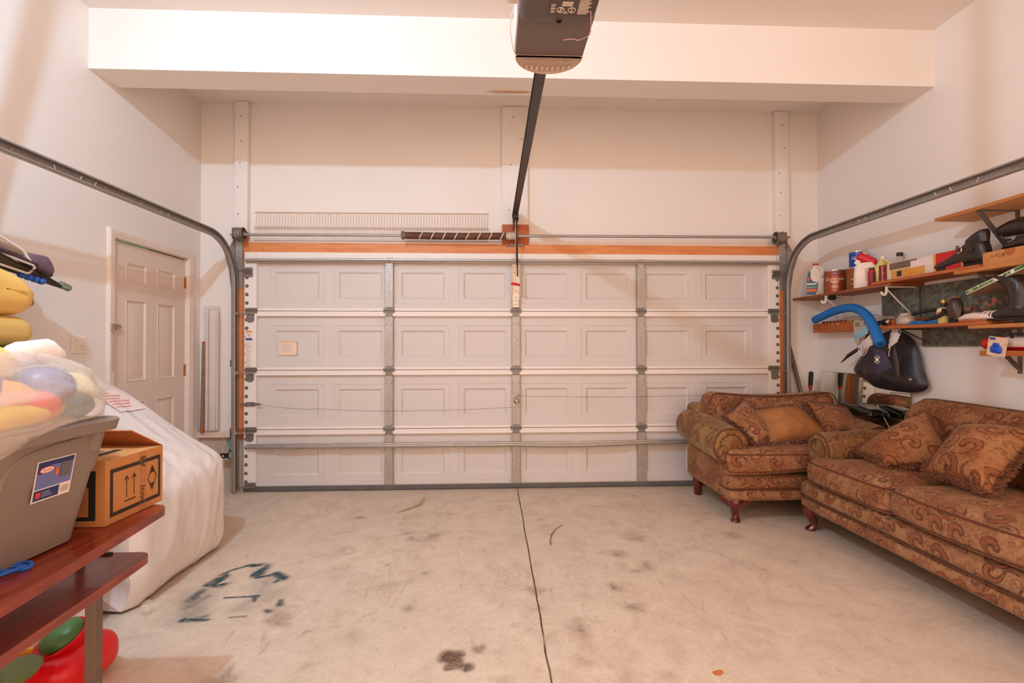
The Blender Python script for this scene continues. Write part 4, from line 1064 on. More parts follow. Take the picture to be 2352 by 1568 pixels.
def paint(X_, Y_):
    a = np.zeros_like(X_)
    for (ax, ay, bx, by, w, s, w2) in (
        (-1.535, 2.835, -1.505, 2.895, .006, .8, .007), (-1.505, 2.895, -1.43, 2.962, .007, 1, .009), (-1.43, 2.962, -1.385, 2.95, .010, 1, .02),
        (-1.36, 2.935, -1.325, 2.83, .028, 1, .022), (-1.375, 2.93, -1.35, 2.82, .018, .9, .01), (-1.31, 2.80, -1.22, 2.835, .013, .8, .012), (-1.225, 2.84, -1.165, 2.785, .018, 1, .02), (-1.17, 2.79, -1.19, 2.74, .014, .7, .008),
        (-1.505, 2.84, -1.495, 2.73, .012, 1, .026), (-1.525, 2.80, -1.55, 2.72, .016, .6, .012), (-1.545, 2.718, -1.46, 2.728, .010, 1, .014),
        (-1.535, 2.655, -1.53, 2.57, .022, .55, .03), (-1.47, 2.60, -1.51, 2.50, .018, .35, .03), (-1.44, 2.49, -1.46, 2.41, .03, .25, .03),
        (-1.372, 2.580, -1.205, 2.592, .005, 1, .006), (-1.225, 2.590, -1.205, 2.545, .010, .9, .008),
        (-1.455, 2.378, -1.345, 2.376, .013, 1, .008), (-1.40, 2.383, -1.37, 2.41, .02, .5, .012),
        (-1.25, 2.392, -1.178, 2.400, .005, .5, .004), (-1.085, 2.44, -1.105, 2.45, .014, .6, .01), (-1.06, 2.50, -1.075, 2.545, .016, .6, .01), (-1.23, 2.52, -1.25, 2.47, .03, .18, .03), (-1.12, 2.65, -1.14, 2.55, .03, .14, .03), (-1.50, 2.79, -1.475, 2.735, .03, .9, .03), (-1.345, 2.93, -1.32, 2.85, .03, .9, .022), (-1.53, 2.62, -1.44, 2.42, .06, .22, .06), (-1.25, 2.76, -1.20, 2.62, .06, .14, .05)):
        a = np.maximum(a, seg(X_, Y_, ax, ay, bx, by, w*1.35, s*1.25, w2*1.35))
    for cx, cy, r, s in ((-1.41, 2.835, .072, 1),):             # masked window kept clean
        m = (np.abs(X_-(-1.418+.25*(Y_-2.83))) < .052) & (np.abs(Y_-2.84-.55*(X_+1.42)) < .075); a[m] *= .15
    return a
decal('spray_paint_mark', -1.64, -1.0, 2.30, 3.04, .005, paint, mat_mark('teal_spray', lin(34, 74, 84), .6, 45), 'dark teal spray paint outline on the floor')
rngn = np.random.RandomState(3)
def blob(cx, cy, r, irr=.35, seed=0, soft=.18):
    rs = np.random.RandomState(seed); ph = rs.rand(6)*6.28; am = rs.rand(6)
    def f(X_, Y_):
        a = np.arctan2(Y_-cy, X_-cx); d = np.hypot(X_-cx, Y_-cy); k = 1+irr*sum(am[i]*np.sin((i+1)*a+ph[i])/(i+1) for i in range(6))/1.5
        return np.clip((k-d/r)/soft, 0, 1)
    return f
OIL = mat_mark('oil_stain', lin(104, 74, 54), .45, 60)
b1, b2, b3, b4 = blob(-.165, 2.025, .062, .6, 4, .6), blob(-.105, 1.975, .035, .6, 5, .7), blob(-.05, 2.09, .04, .7, 8, .6), blob(-.15, 2.00, .05, .5, 11, .4)
decal('oil_stain', -.28, .02, 1.88, 2.18, .005, lambda x, y: np.maximum.reduce([b1(x, y)*.9, b2(x, y)*.85, b3(x, y)*.4, b4(x, y)*.7]), OIL, 'dark brown oil spot')
LIME = mat_mark('lime_ring', lin(236, 214, 190), .7, 40, .2, .5)
def ring_(cx, cy, r, w=.010, e=.75): return lambda x, y: np.exp(-((np.hypot((x-cx), (y-cy)*e)-r)/w)**2)
rr_ = [ring_(.075, 2.66, .045), ring_(.11, 2.78, .05, .009), ring_(.03, 2.83, .03), ring_(.075, 2.755, .035, .012), ring_(-.005, 2.90, .03, .01)]
decal('mineral_ring', -.12, .26, 2.5, 3.15, .006, lambda x, y: np.maximum(np.maximum.reduce([r(x, y) for r in rr_]), seg(x, y, .10, 2.66, -.01, 2.93, .035, .8, .02))*.75, LIME, 'pale trail of mineral rings')
decal('mineral_ring', -1.02, -.80, 3.02, 3.26, .006, lambda x, y: ring_(-.907, 3.137, .035, .014)(x, y)*.6, LIME)
decal('mineral_ring', -.75, -.42, 3.55, 3.9, .008, lambda x, y: np.maximum(ring_(-.63, 3.72, .03, .014)(x, y)*.4, ring_(-.55, 3.78, .03, .014)(x, y)*.3), LIME)
TAN = mat_mark('rust_arc', lin(186, 136, 86), .6, 30)
decal('rust_arc', -.8, -.5, 3.75, 4.3, .008, lambda x, y: np.maximum(seg(x, y, -.72, 3.86, -.585, 4.02, .016, .75, .02), seg(x, y, -.585, 4.02, -.575, 4.22, .02, .6, .01)), TAN, 'tan curved tyre mark')
SCR = mat_mark('scratch_dark', lin(122, 92, 70), .6, 20)
pth = [(.385, 3.17), (.39, 3.25), (.415, 3.36), (.46, 3.46), (.515, 3.53)]
decal('scratch', .32, .56, 3.12, 3.58, .006, lambda x, y: np.maximum.reduce([seg(x, y, *pth[i], *pth[i+1], .006, .8) for i in range(4)]), SCR)
st_ = [blob(rngn.uniform(-1.2, 1.7), rngn.uniform(1.8, 4.0), rngn.uniform(.02, .09), .9, 50+i, 1.2) for i in range(46)]
stw = [rngn.uniform(.15, .5) for _ in st_]
decal('brown_stains', -1.35, 1.85, 1.7, 4.15, .014, lambda x, y: np.maximum.reduce([b(x, y)*w for b, w in zip(st_, stw)]), mat_mark('brown_stain', lin(140, 100, 70), .6, 26, .35, .6), z=.0004)
st2_ = [blob(rngn.uniform(-1.2, 1.9), rngn.uniform(1.8, 4.0), rngn.uniform(.02, .07), .9, 150+i, 1.0) for i in range(40)]
decal('pale_stains', -1.35, 2.0, 1.7, 4.15, .014, lambda x, y: np.maximum.reduce([b(x, y)*.45 for b in st2_]), mat_mark('pale_stain', lin(232, 210, 186), .7, 30, .35, .6), z=.0003)
# stray leaf and debris
LEAF = M('dry_leaf', lin(196, 110, 52), .8, var=.25, vscale=60)
mb = MB(); mb.inflate([(.89+.022*math.cos(a), 1.90+.013*math.sin(a)*(1.2 if math.cos(a) < 0 else .8)) for a in [2*math.pi*k/12 for k in range(12)]], .002, lambda a, b, h: (a, b, .004+h+.004*math.sin(a*120)), rings=3)
solo(mb, 'dry_leaf', LEAF, 'tiny dry orange leaf on the floor in the foreground', 'leaf')

# ================================================================== left side: plastic-wrapped furniture
def mat_film(name, col, rough=.3, alpha=1.):
    m, nt, b = _nt(name); co = coords(nt)
    f, _ = noise_(nt, mapping(nt, co, (1, 1, .6), rot=(.5, .2, .3)), 3.2, 4, .55, 1.8); f2, _ = noise_(nt, mapping(nt, co, (1.6, 1.6, .8), rot=(.6, 0, 0)), 7., 4, .6, 2.)
    c = ramp(nt, f, [(.3, tuple(x*.94 for x in col)), (.7, col)])
    L(nt, c, b.inputs['Base Color']); b.inputs['Roughness'].default_value = rough
    b.inputs['Coat Weight'].default_value = .35; b.inputs['Coat Roughness'].default_value = .15
    b.inputs['Alpha'].default_value = alpha; b.inputs['Specular IOR Level'].default_value = .5
    b.inputs['Subsurface Weight'].default_value = .0
    bump(nt, b, mixc(nt, .45, f, f2), .45, .02); return m
FILM = mat_film('plastic_film', lin(236, 224, 218), .35)
def wrapped(name, label, y0, y1, xf, prof, seed, zb=.03, shear=0.):
    """furniture under film: profile (x,z) from wall top to front foot, swept in y with a slack, creased skin"""
    t = thing(name, label, 'wrapped furniture', ((xf+XL)/2, (y0+y1)/2, 0))
    pp = [Vector((p[0], p[1], 0)) for p in prof]; pp = cat(pp, 9); n = len(pp); m_ = MB(); rows = []
    ny = 60
    for j in range(ny+1):
        v = j/ny; y = y0+(y1-y0)*v; e = min(v, 1-v)*2; pinch = 1-(1-min(1, e*5))**2
        row = []
        for i, p in enumerate(pp):
            s = i/(n-1)
            cx, cz = XL+.06, zb
            k = .955+.045*pinch
            w = .020*noise.noise(Vector((s*5.5, v*3.0, seed)))-.016*(abs(noise.noise(Vector((s*6+v*4, v*6-s*3, seed+3))))-.22)-.010*(abs(noise.noise(Vector((s*7, v*9+s*7, seed+6))))-.2)
            d = Vector((p.x-cx, p.y-.25, 0)).normalized()
            x = cx+(p.x-cx)*k*(1-shear*(y1-y))+d.x*w; z = max(.012, cz+(p.y-cz)*k+d.y*w*(1 if s < .9 else 0))
            row.append((max(XL+.012, x), y+.012*noise.noise(Vector((s*6, v*2, seed+9)))*(1 if 0 < j < ny else 1), z))
        rows.append(row)
    m_.grid(rows)
    for j in (0, ny):                                     # end skins
        r_ = rows[j]; c = Vector((-2.25, (y0 if j == 0 else y1)+(.012 if j else -.012), .35))
        inner = [[tuple(Vector(p).lerp(c, q)+Vector((0, .02*noise.noise(Vector((p[0]*7, p[2]*7, seed+q)))*(1 if j else -1), 0))) for p in r_] for q in (0, .25, .5, .75, .97)]
        bot = []
        m_.grid(inner)
        m_.add([r_[0], r_[-1], c], [(0, 1, 2)])
    bd = part(m_, 'film_cover', FILM, t, ang=50)
    return t, rows
w1, rows1 = wrapped('wrapped_armchair', 'armchair wrapped in clear white plastic film by the side door', 2.44, 3.27, -1.72,
    [(-2.60, .10), (-2.61, .8), (-2.58, 1.06), (-2.45, 1.08), (-2.25, .955), (-2.0, .775), (-1.84, .665), (-1.75, .59), (-1.715, .50), (-1.71, .25), (-1.72, .08), (-1.76, .012)], 2.)
w2, rows2 = wrapped('wrapped_armchair', 'second film-wrapped armchair half hidden behind the desk', 1.36, 2.30, -1.76,
    [(-2.60, .10), (-2.61, .8), (-2.58, 1.0), (-2.45, 1.03), (-2.2, .98), (-1.95, .90), (-1.83, .86), (-1.775, .80), (-1.76, .55), (-1.76, .25), (-1.77, .08), (-1.80, .012)], 7., shear=.27)
# warning label printed on the first wrap, loose foot tie
def on1(s, v):
    n = len(rows1[0]); i = s*(n-1); j = v*(len(rows1)-1); a, b_ = int(i), int(j); fi, fj = i-a, j-b_
    g = lambda jj, ii: Vector(rows1[min(jj, len(rows1)-1)][min(ii, n-1)])
    p = (g(b_, a)*(1-fi)+g(b_, a+1)*fi)*(1-fj)+(g(b_+1, a)*(1-fi)+g(b_+1, a+1)*fi)*fj
    return p+Vector((.55, 0, .83))*.006
mb = MB(); mb.grid([[on1(.325+.065*u/6, .62+.26*v/8) for u in range(7)] for v in range(9)])
wl = part(mb, 'warning_label', M('label_paper', lin(244, 224, 214), .5), w1, 'white warning label with red print')
mb = MB()
for k in range(6):
    s0 = .332+k*.0088; a0, a1 = .64, .85-.03*(k % 3)-(.1 if k == 0 else 0)
    mb.grid([[on1(s0+ds, a0+(a1-a0)*q/14)+Vector((.55, 0, .83))*(.0025)+Vector((0, 0, .002*math.sin(q*2.2+k))) for q in range(15)] for ds in (0, .0025)])
part(mb, 'red_print', M('red_print', lin(236, 150, 136), .6), wl, kind='stuff')
mb = MB(); mb.inflate([(-1.665+.035*math.cos(a)*(1+.3*math.sin(3*a)), 2.445+.03*math.sin(a)) for a in [2*math.pi*k/16 for k in range(16)]], .03, lambda a, b, h: (a, b, max(.003, .032+h+.012*noise.noise(Vector((a*60, b*60, h*40))))), rings=5)
part(mb, 'loose_film_tail', M('clear_film', lin(236, 222, 212), .15, alpha=.22, coat=.6), w1, 'crumpled tail of clear film', ang=20)

# things leaning in the back corner beside the side door
mb = MB(); mb.T = Matrix.Translation((-2.585, 4.47, .535)) @ Matrix.Rotation(R(-2), 4, 'X'); mb.box(-.014, .014, -.012, .012, 0, .80, .002); mb.T = None
rd = thing('wood_strip', 'brown wooden strip leaning on wall beside the door casing', 'wood strip', (-2.585, 4.47, .53))
part(mb, 'strip', M('brown_strip', lin(150, 108, 84), .6, var=.12, vscale=14), rd)
mb = MB(); mb.box(-2.600, -2.570, 4.455, 4.485, .530, .565, .003); part(mb, 'raw_end', PINED, rd)
mb = MB(); mb.box(-2.599, -2.571, 4.485, 4.511, 1.334, 1.343); part(mb, 'red_tip', M('red_tape', lin(190, 40, 44), .5), rd)
bl = thing('packaged_blind', 'long white blind rail in clear plastic sleeve leaning in back corner', 'window blind', (-2.51, 4.49, .535))
mb = MB(); mb.box(-2.565, -2.545, 4.478, 4.50, .545, 1.64, .003); mb.box(-2.535, -2.477, 4.482, 4.508, .545, 1.62, .004); mb.box(-2.470, -2.458, 4.478, 4.50, .555, 1.62, .003); part(mb, 'slat_pack', M('blind_white', lin(236, 222, 212), .45), bl)
mb = MB(); mb.rbox(-2.572, -2.446, 4.465, 4.518, .532, 1.665, .02, 6, lambda q, u: (q[0]+.006*noise.noise(Vector((q[2]*4, 0, 1))), q[1]+.004*noise.noise(Vector((q[2]*11, q[0]*20, 2))), q[2]), 3)
part(mb, 'plastic_sleeve', M('sleeve_film', lin(240, 228, 220), .12, alpha=.28, coat=.8), bl, 'clear plastic sleeve', ang=20)

# ================================================================== desk with tote, box, bag
def mat_cherry():
    m, nt, b = _nt('cherry_laminate'); co = coords(nt)
    f, _ = noise_(nt, mapping(nt, co, (30, 1.6, 30), rot=(0, 0, .08)), 1.6, 6, .6, .6)
    L(nt, ramp(nt, f, [(.3, lin(96, 32, 20)), (.5, lin(140, 52, 32)), (.7, lin(164, 70, 42))]), b.inputs['Base Color'])
    b.inputs['Roughness'].default_value = .32; b.inputs['Coat Weight'].default_value = .25; bump(nt, b, f, .04); return m
CHER = mat_cherry()
dk = thing('desk', 'cherry wood two-tier desk with dark metal legs', 'desk', (-1.38, 1.15, 0))
def top_outline(xr0, xr1, y0, y1, xl, r):
    pts = [(xl, y0)]+[(xr0+(xr1-xr0)*t+.03*math.sin(math.pi*t)*.35, y0+(y1-.04-y0)*t) for t in [k/14 for k in range(15)]]
    return pts+[(xr1-.004, y1-.022), (xr1-.018, y1-.007), (xr1-.04, y1), (xl, y1)]
mb = MB(); mb.prism(top_outline(-.965, -1.095, .45, 1.715, -1.74, .03), .724, .752, 'Z'); part(mb, 'desk_top', CHER, dk)
mb = MB(); mb.prism(top_outline(-1.06, -1.135, .45, 1.695, -1.70, .03), .574, .600, 'Z'); part(mb, 'lower_shelf', CHER, dk)
LEGM = M('leg_steel', lin(120, 100, 88), .4, .3, var=.05)
for x, y in ((-1.300, 1.62), (-1.300, .55), (-1.68, 1.62), (-1.68, .55)):
    mb = MB(); mb.box(x, x+.034, y, y+.034, 0, .574, .003); part(mb, 'leg', LEGM, dk)
for y in (1.62, .6):
    mb = MB(); mb.box(-1.33, -1.31, y, y+.015, .60, .724); part(mb, 'spacer', LEGM, dk)
mb = MB(); mb.box(-1.36, -1.26, 1.672, 1.684, .600, .607); part(mb, 'edge_clip', BLK, dk)

# tote
TOTE = M('grey_tote', lin(140, 124, 114), .5, var=.04, vscale=4)
tt = thing('storage_tote', 'grey plastic storage tote without lid on the desk', 'storage tote', (-1.39, 1.13, .752))
def tring(z, x0, x1, y0, y1, r): return [(x, y, z) for x, y in rrect(x0, x1, y0, y1, r, 5)]
zt0, zt1 = .753, 1.085
mb = MB()
def lerp(a, b, t): return a+(b-a)*t
def trect(t, o=0.): return (lerp(-1.60, -1.665, t)-o, lerp(-1.155, -1.098, t)+o, lerp(.84, .78, t)-o, lerp(1.415, 1.475, t)+o)
rg = []
for t, o, r in ((0, -.01, .03), (.02, 0, .04), (.55, 0, .045), (.60, .004, .045), (.90, .004, .05), (.90, .022, .055), (.985, .024, .06), (1.0, .018, .055), (1.0, -.004, .04), (.9, -.006, .04), (.1, -.008, .035), (.05, -.03, .03)):
    a = trect(t, o); rg.append(tring(zt0+(zt1-zt0)*t, *a, r))
mb.loft(rg); part(mb, 'tub', TOTE, tt, ang=40)
# moulded handle recess ribs on the long face and rounded shoulder panel
def tface(y, z, d=0.): t = (z-zt0)/(zt1-zt0); return (lerp(-1.155, -1.098, t)+.004+d, y, z)
mb = MB()
for yy in (1.40,):
    mb = MB(); m2 = [[tface(yy-.010+.004, z, .0), tface(yy-.004, z, .010), tface(yy+.010, z, .010), tface(yy+.016, z, .0)] for z in (1.0, 1.01, 1.055)]
    mb.loft(m2); part(mb, 'handle_rib', TOTE, tt)
sh = [(1.36, 1.045), (1.25, 1.035), (1.19, 1.022), (1.16, .99), (1.15, .955), (1.10, .93), (.95, .915), (.84, .91)]
mb = MB(); mb.tube([tface(y, z, .001) for y, z in cat([(a, b, 0) for a, b in sh], 4) for y, z in [(y, z)]] if False else [tface(p.x, p.y, .0005) for p in cat([(a, b, 0) for a, b in sh], 5)], .0045, 6); part(mb, 'molded_step', TOTE, tt)
# product label
def lab_pt(a, b, d): return tface(1.243+a, .905+b, d)       # a along y, b along z
def lrect(m_, a0, a1, b0, b1, d): m_.add([lab_pt(a0, b0, d), lab_pt(a1, b0, d), lab_pt(a1, b1, d), lab_pt(a0, b1, d)], [(0, 1, 2, 3)])
mb = MB(); lrect(mb, -.004, .106, -.002, .100, .0012); lb = part(mb, 'product_label', WHITE, tt, 'white and blue product label')
mb = MB(); lrect(mb, 0, .102, .030, .097, .0018); part(mb, 'label_sky', M('label_lavender', lin(112, 120, 178), .5), lb)
for q in ((0, .102, .085, .097), (0, .03, .068, .086), (0, .070, .002, .027)):
    mb = MB(); lrect(mb, *q, .0022); part(mb, 'navy_field', M('label_navy', lin(44, 52, 112), .5), lb)
mb = MB(); mb.add([lab_pt(.025+.021*math.cos(a), .076+.0085*math.sin(a), .0028) for a in [2*math.pi*k/20 for k in range(20)]], [tuple(range(20))]); part(mb, 'logo_oval', M('logo_red', lin(214, 62, 58), .5), lb)
mb = MB(); mb.add([lab_pt(.025+.0185*math.cos(a), .076+.0066*math.sin(a), .0032) for a in [2*math.pi*k/20 for k in range(20)]], [tuple(range(20))]); part(mb, 'logo_field', M('logo_cream', lin(246, 226, 206), .5), lb)
mb = MB(); mb.text('Sterilite', .0088, lambda x, y: lab_pt(.025+x, .076+y, .0038)); part(mb, 'logo_text', M('logo_red', None), lb)
mb = MB(); lrect(mb, .064, .094, .048, .086, .003); part(mb, 'pictured_tote', M('pictured_tote', lin(110, 100, 108), .5), lb)
mb = MB(); lrect(mb, .050, .060, .056, .074, .003); part(mb, 'pictured_pot', M('pictured_pot', lin(226, 112, 40), .5), lb)
mb = MB()
for k in range(9): lrect(mb, .076+k*.0026, .0772+k*.0026, .006, .022, .003)
part(mb, 'barcode', INK, lb, kind='stuff')
mb = MB(); lrect(mb, .004, .018, .008, .022, .003); part(mb, 'seal_logo', M('logo_red', None), lb)
mb = MB()
for k in range(3): lrect(mb, .022, .05-.004*k, .009+k*.005, .011+k*.005, .003)
part(mb, 'fine_print', M('print_lilac', lin(170, 170, 205), .5), lb, kind='stuff')

# cardboard box
CARD = M('cardboard', lin(198, 134, 78), .8, var=.06, vscale=12, bmp=.06, bscale=80)
CARDI = M('cardboard_inside', lin(176, 100, 50), .85, var=.1, vscale=10)
KINK = M('black_print', lin(58, 42, 36), .7)
bx = thing('cardboard_box', 'printed cardboard box with open flap at the end of the desk', 'cardboard box', (-1.32, 1.625, .752))
X0, X1, Y0, Y1, ZB, ZT = -1.52, -1.148, 1.502, 1.755, .7535, .946
mb = MB()
for s in ((X1-.004, X1, Y0, Y1, ZB, ZT), (X0, X0+.004, Y0, Y1, ZB, ZT), (X0+.0042, X1-.0042, Y0+.0002, Y0+.004, ZB, ZT), (X0+.0042, X1-.0042, Y1-.004, Y1-.0002, ZB, ZT), (X0+.0042, X1-.0042, Y0+.0042, Y1-.0042, ZB, ZB+.004)): mb.box(*s)
part(mb, 'carton', CARD, bx)
mb = MB(); mb.loft([[(X1-.002, Y0+.004, ZT), (X1-.002, Y1, ZT), (X1-.002, Y1, ZT-.003), (X1-.002, Y0+.004, ZT-.003)], [(X1-.20, Y0+.004, ZT+.002), (X1-.20, Y1, ZT+.002), (X1-.20, Y1, ZT-.001), (X1-.20, Y0+.004, ZT-.001)]])
f1 = part(mb, 'flap', CARD, bx, 'closed top flap with black label')
mb = MB(); mb.add([(X1-.075, Y0+.05, ZT+.0022), (X1-.10, Y0+.05, ZT+.0026), (X1-.10, Y0+.17, ZT+.0026), (X1-.075, Y0+.17, ZT+.0022)], [(0, 1, 2, 3)]); part(mb, 'flap_label', KINK, f1)
mb = MB()
for k in range(6): mb.box(X1-.18+k*.012, X1-.176+k*.012, Y0+.02, Y0+.15, ZT+.003, ZT+.0034)
part(mb, 'flap_lines', KINK, f1, kind='stuff')
mb = MB(); mb.loft([[(X0, Y1-.003, ZT), (X1, Y1-.003, ZT), (X1, Y1, ZT), (X0, Y1, ZT)], [(X0, Y1-.075, ZT+.062), (X1-.055, Y1-.075, ZT+.062), (X1-.055, Y1-.072, ZT+.065), (X0, Y1-.072, ZT+.065)]]); part(mb, 'flap', CARDI, bx, 'raised flap showing brown inside')
mb = MB(); mb.loft([[(X0, Y0, ZT), (X1-.01, Y0, ZT), (X1-.01, Y0+.003, ZT), (X0, Y0+.003, ZT)], [(X0+.03, Y0+.06, ZT-.03), (X1-.03, Y0+.06, ZT-.03), (X1-.03, Y0+.063, ZT-.03), (X0+.03, Y0+.063, ZT-.03)]]); part(mb, 'flap', CARD, bx)
bf = lambda a, b, d=.0006: (X1+d, Y0+a, ZB+b)              # a along y 0..253, b up 0..192
def br(m_, a0, a1, b0, b1): m_.add([bf(a0, b0), bf(a1, b0), bf(a1, b1), bf(a0, b1)], [(0, 1, 2, 3)])
mb = MB(); br(mb, .018, .240, .020, .032); br(mb, .018, .240, .152, .164); br(mb, .018, .030, .032, .152); br(mb, .230, .240, .032, .152)
for a in (.085, .117):
    br(mb, a-.0015, a+.0015, .062, .125)
    mb.add([bf(a, .132), bf(a-.010, .117), bf(a-.0065, .115), bf(a, .125), bf(a+.0065, .115), bf(a+.010, .117)], [(0, 1, 2, 3), (0, 3, 4, 5)])
br(mb, .076, .124, .050, .054)
dm = [(.200, .138), (.222, .098), (.200, .052), (.178, .092)]
for i in range(4):
    p, q = dm[i], dm[(i+1) % 4]; c = (.200, .095); f_ = lambda r: (c[0]+(r[0]-c[0])*.82, c[1]+(r[1]-c[1])*.82)
    mb.add([bf(*p), bf(*q), bf(*f_(q)), bf(*f_(p))], [(0, 1, 2, 3)])
d2 = .0009; mb.add([bf(.200, .136, d2), bf(.213, .113, d2), bf(.187, .110, d2)], [(0, 1, 2)]); mb.add([bf(.200, .054, d2), bf(.213, .078, d2), bf(.187, .075, d2)], [(0, 1, 2)])
part(mb, 'box_print', KINK, bx, 'black frame, arrows and diamond print', kind='stuff')
mb = MB(); br(mb, .139, .172, 0, .192); mb.v = [(x+.0004, y, z) for x, y, z in mb.v]; tp = part(mb, 'packing_tape', M('packing_tape', lin(198, 134, 84), .15, alpha=.22, coat=.8), bx)
mb = MB(); mb.text('Inov', .034, lambda x, y: (X1+.0016, Y0+.155+y, ZB+.052-x)); mb.text('EV', .034, lambda x, y: (X1+.0016, Y0+.155+y, ZB+.158-x)); part(mb, 'tape_print', KINK, tp)
bn = lambda a, b, d=.0008: (X0+a, Y0-d, ZB+b)
mb = MB(); mb.add([bn(.05, .018), bn(.345, .018), bn(.345, .165), bn(.05, .165)], [(0, 1, 2, 3)]); bp = part(mb, 'end_print', BLK, bx, 'black printed end panel')
mb = MB(); mb.add([bn(.10, .03, .0012), bn(.325, .03, .0012), bn(.325, .118, .0012), bn(.10, .118, .0012)], [(0, 1, 2, 3)]); part(mb, 'wood_patch', M('printed_wood', lin(188, 124, 72), .7, var=.2, vscale=25), bp)
mb = MB(); mb.tube([(X0+.30+.012*math.cos(a), Y0-.001, ZB+.145+.014*math.sin(a)) for a in [-1.6+3.2*k/10 for k in range(11)]], .002, 5); part(mb, 'curl_print', M('printed_pink', lin(220, 170, 150), .6), bp)

# blue cord on the desk
mb = MB()
loop = [(-1.20, 1.20), (-1.15, 1.245), (-1.118, 1.238), (-1.112, 1.222), (-1.13, 1.205), (-1.16, 1.19), (-1.165, 1.165), (-1.14, 1.172), (-1.118, 1.212), (-1.125, 1.235), (-1.165, 1.222), (-1.21, 1.18), (-1.24, 1.14)]
mb.tube(cat([(x, y, .757+.003*(i % 3)) for i, (x, y) in enumerate(loop)], 6), .0042, 7)
solo(mb, 'cord', M('blue_cord', lin(36, 98, 196), .45, var=.2, vscale=90), 'coiled bright blue cord lying on the desk top', 'cord')

# translucent bag of toys on the tote
GB = 'toys inside the white plastic bag'
def toy(name, label, c, s, col, kind='box', rot=0.):
    m_ = MB()
    m_.T = Matrix.Translation(c) @ Matrix.Rotation(R(rot), 4, 'Z') @ Matrix.Rotation(R(rot*.6), 4, 'X')
    if kind == 'ball': m_.lathe([(max(.0005, s[0]*math.sin(math.pi*k/12)), -s[2]*math.cos(math.pi*k/12)) for k in range(13)], (0, 0, 0), 20, sy=s[1]/s[0])
    else: m_.rbox(-s[0], s[0], -s[1], s[1], -s[2], s[2], .02, 4, None, 3)
    m_.T = None
    return solo(m_, name, M('toy_'+col, {'yellow': lin(240, 196, 84), 'blue': lin(70, 96, 190), 'navy': lin(60, 56, 140), 'green': lin(60, 130, 70), 'red': lin(226, 50, 60), 'orange': lin(240, 150, 50), 'teal': lin(40, 120, 130), 'cream': lin(238, 222, 160)}[col], .35), label, 'toy', GB, ang=60)
toy('toy_ball', 'yellow toy ball poking out of the plastic bag opening', (-1.275, 1.275, 1.240), (.064, .064, .055), 'yellow', 'ball')
toy('soft_toy', 'blue toy showing through the upper left of the plastic bag', (-1.23, 1.12, 1.185), (.11, .13, .075), 'blue', 'ball', 12)
toy('soft_toy', 'green toy showing through the left side of the plastic bag', (-1.18, 1.07, 1.135), (.085, .15, .035), 'green', 'ball', 8)
toy('soft_toy', 'orange toy showing through the middle of the plastic bag', (-1.18, 1.215, 1.165), (.06, .08, .045), 'orange', 'ball', -15)
toy('soft_toy', 'red toy showing through the middle bottom of the plastic bag', (-1.155, 1.275, 1.132), (.055, .07, .045), 'red', 'ball', 10)
toy('soft_toy', 'navy toy showing through the right of the plastic bag', (-1.21, 1.36, 1.175), (.075, .07, .06), 'navy', 'ball', 30)
toy('soft_toy', 'teal toy showing through the lower right of the plastic bag', (-1.175, 1.40, 1.128), (.055, .065, .040), 'teal', 'ball', -10)
toy('toy_ball', 'cream ball bulging at the right end of the plastic bag', (-1.225, 1.465, 1.155), (.06, .06, .06), 'cream', 'ball')
toy('soft_toy', 'yellow toy low in the plastic bag over the tote rim', (-1.155, 1.14, 1.118), (.075, .24, .034), 'yellow', 'ball', 4)
BAGM = M('bag_plastic', lin(246, 232, 220), .16, alpha=.42, coat=.7, spec=.6, var=.02, bmp=.7, bscale=22)
bg = thing('plastic_bag', 'white translucent plastic bag of toys on top of the tote', 'plastic bag', (-1.30, 1.2, 1.0))
def bagpt(th, ph):
    # th azimuth, ph polar (0 top)
    n1 = noise.noise(Vector((math.cos(th)*1.8, math.sin(th)*1.8, ph*1.6)))*.08-abs(noise.noise(Vector((math.cos(th)*3.2, math.sin(th)*3.2, ph*2.2))))*.10-abs(noise.noise(Vector((math.cos(th)*7+ph*3, math.sin(th)*7, ph*3))))*.06+.05
    sx, sy = .245*(1+n1), .40*(1+n1*.6)
    z = 1.135+.145*math.cos(ph)*(1+n1*.5); rr = math.sin(ph)**.6
    c_, s_ = math.cos(th), math.sin(th)
    x = -1.325+sx*rr*math.copysign(abs(c_)**.62, c_); y = 1.165+sy*rr*math.copysign(abs(s_)**.75, s_)
    k = max(0, min(1, (1.36-y)/.16))*max(0, min(1, (c_-.15)/.3))*max(0, min(1, (ph-1.25)/.9))
    x += .020*k; z -= .02*k
    if x > -1.125:
        q = max(0, min(1, (y-1.0)/.32)); z = max(z, 1.005+.09*q*q*(3-2*q))
    return (x, y, z)
mb = MB(); mb.grid([[bagpt(2*math.pi*j/110, .16+(math.pi-.62-.16)*i/44) for j in range(111)] for i in range(45)])
bgp = part(mb, 'bag_body', BAGM, bg, ang=28)
def ear(pts, rs, m_):
    m_.tube(cat(pts, 5), [rs(t) for t in [k/((len(pts)-1)*5) for k in range((len(pts)-1)*5+1)]], 12, flat=.6)
mb = MB(); ear([(-1.40, 1.00, 1.235), (-1.37, 1.10, 1.262), (-1.335, 1.19, 1.290), (-1.31, 1.23, 1.262)], lambda t: .012+.028*math.sin(math.pi*min(1, t*1.1))**.8, mb)
mb.v = [(x+.006*noise.noise(Vector((x*40, y*40, z*40))), y, z+.006*noise.noise(Vector((x*40, y*40, z*40+9)))) for x, y, z in mb.v]
part(mb, 'bag_handle', M('bag_white', lin(246, 234, 226), .3, coat=.4), bg, 'bunched white bag handle')
mb = MB(); ear([(-1.26, 1.28, 1.232), (-1.235, 1.33, 1.268), (-1.21, 1.39, 1.272), (-1.205, 1.42, 1.245)], lambda t: .010+.024*math.sin(math.pi*min(1, t*1.05))**.8, mb)
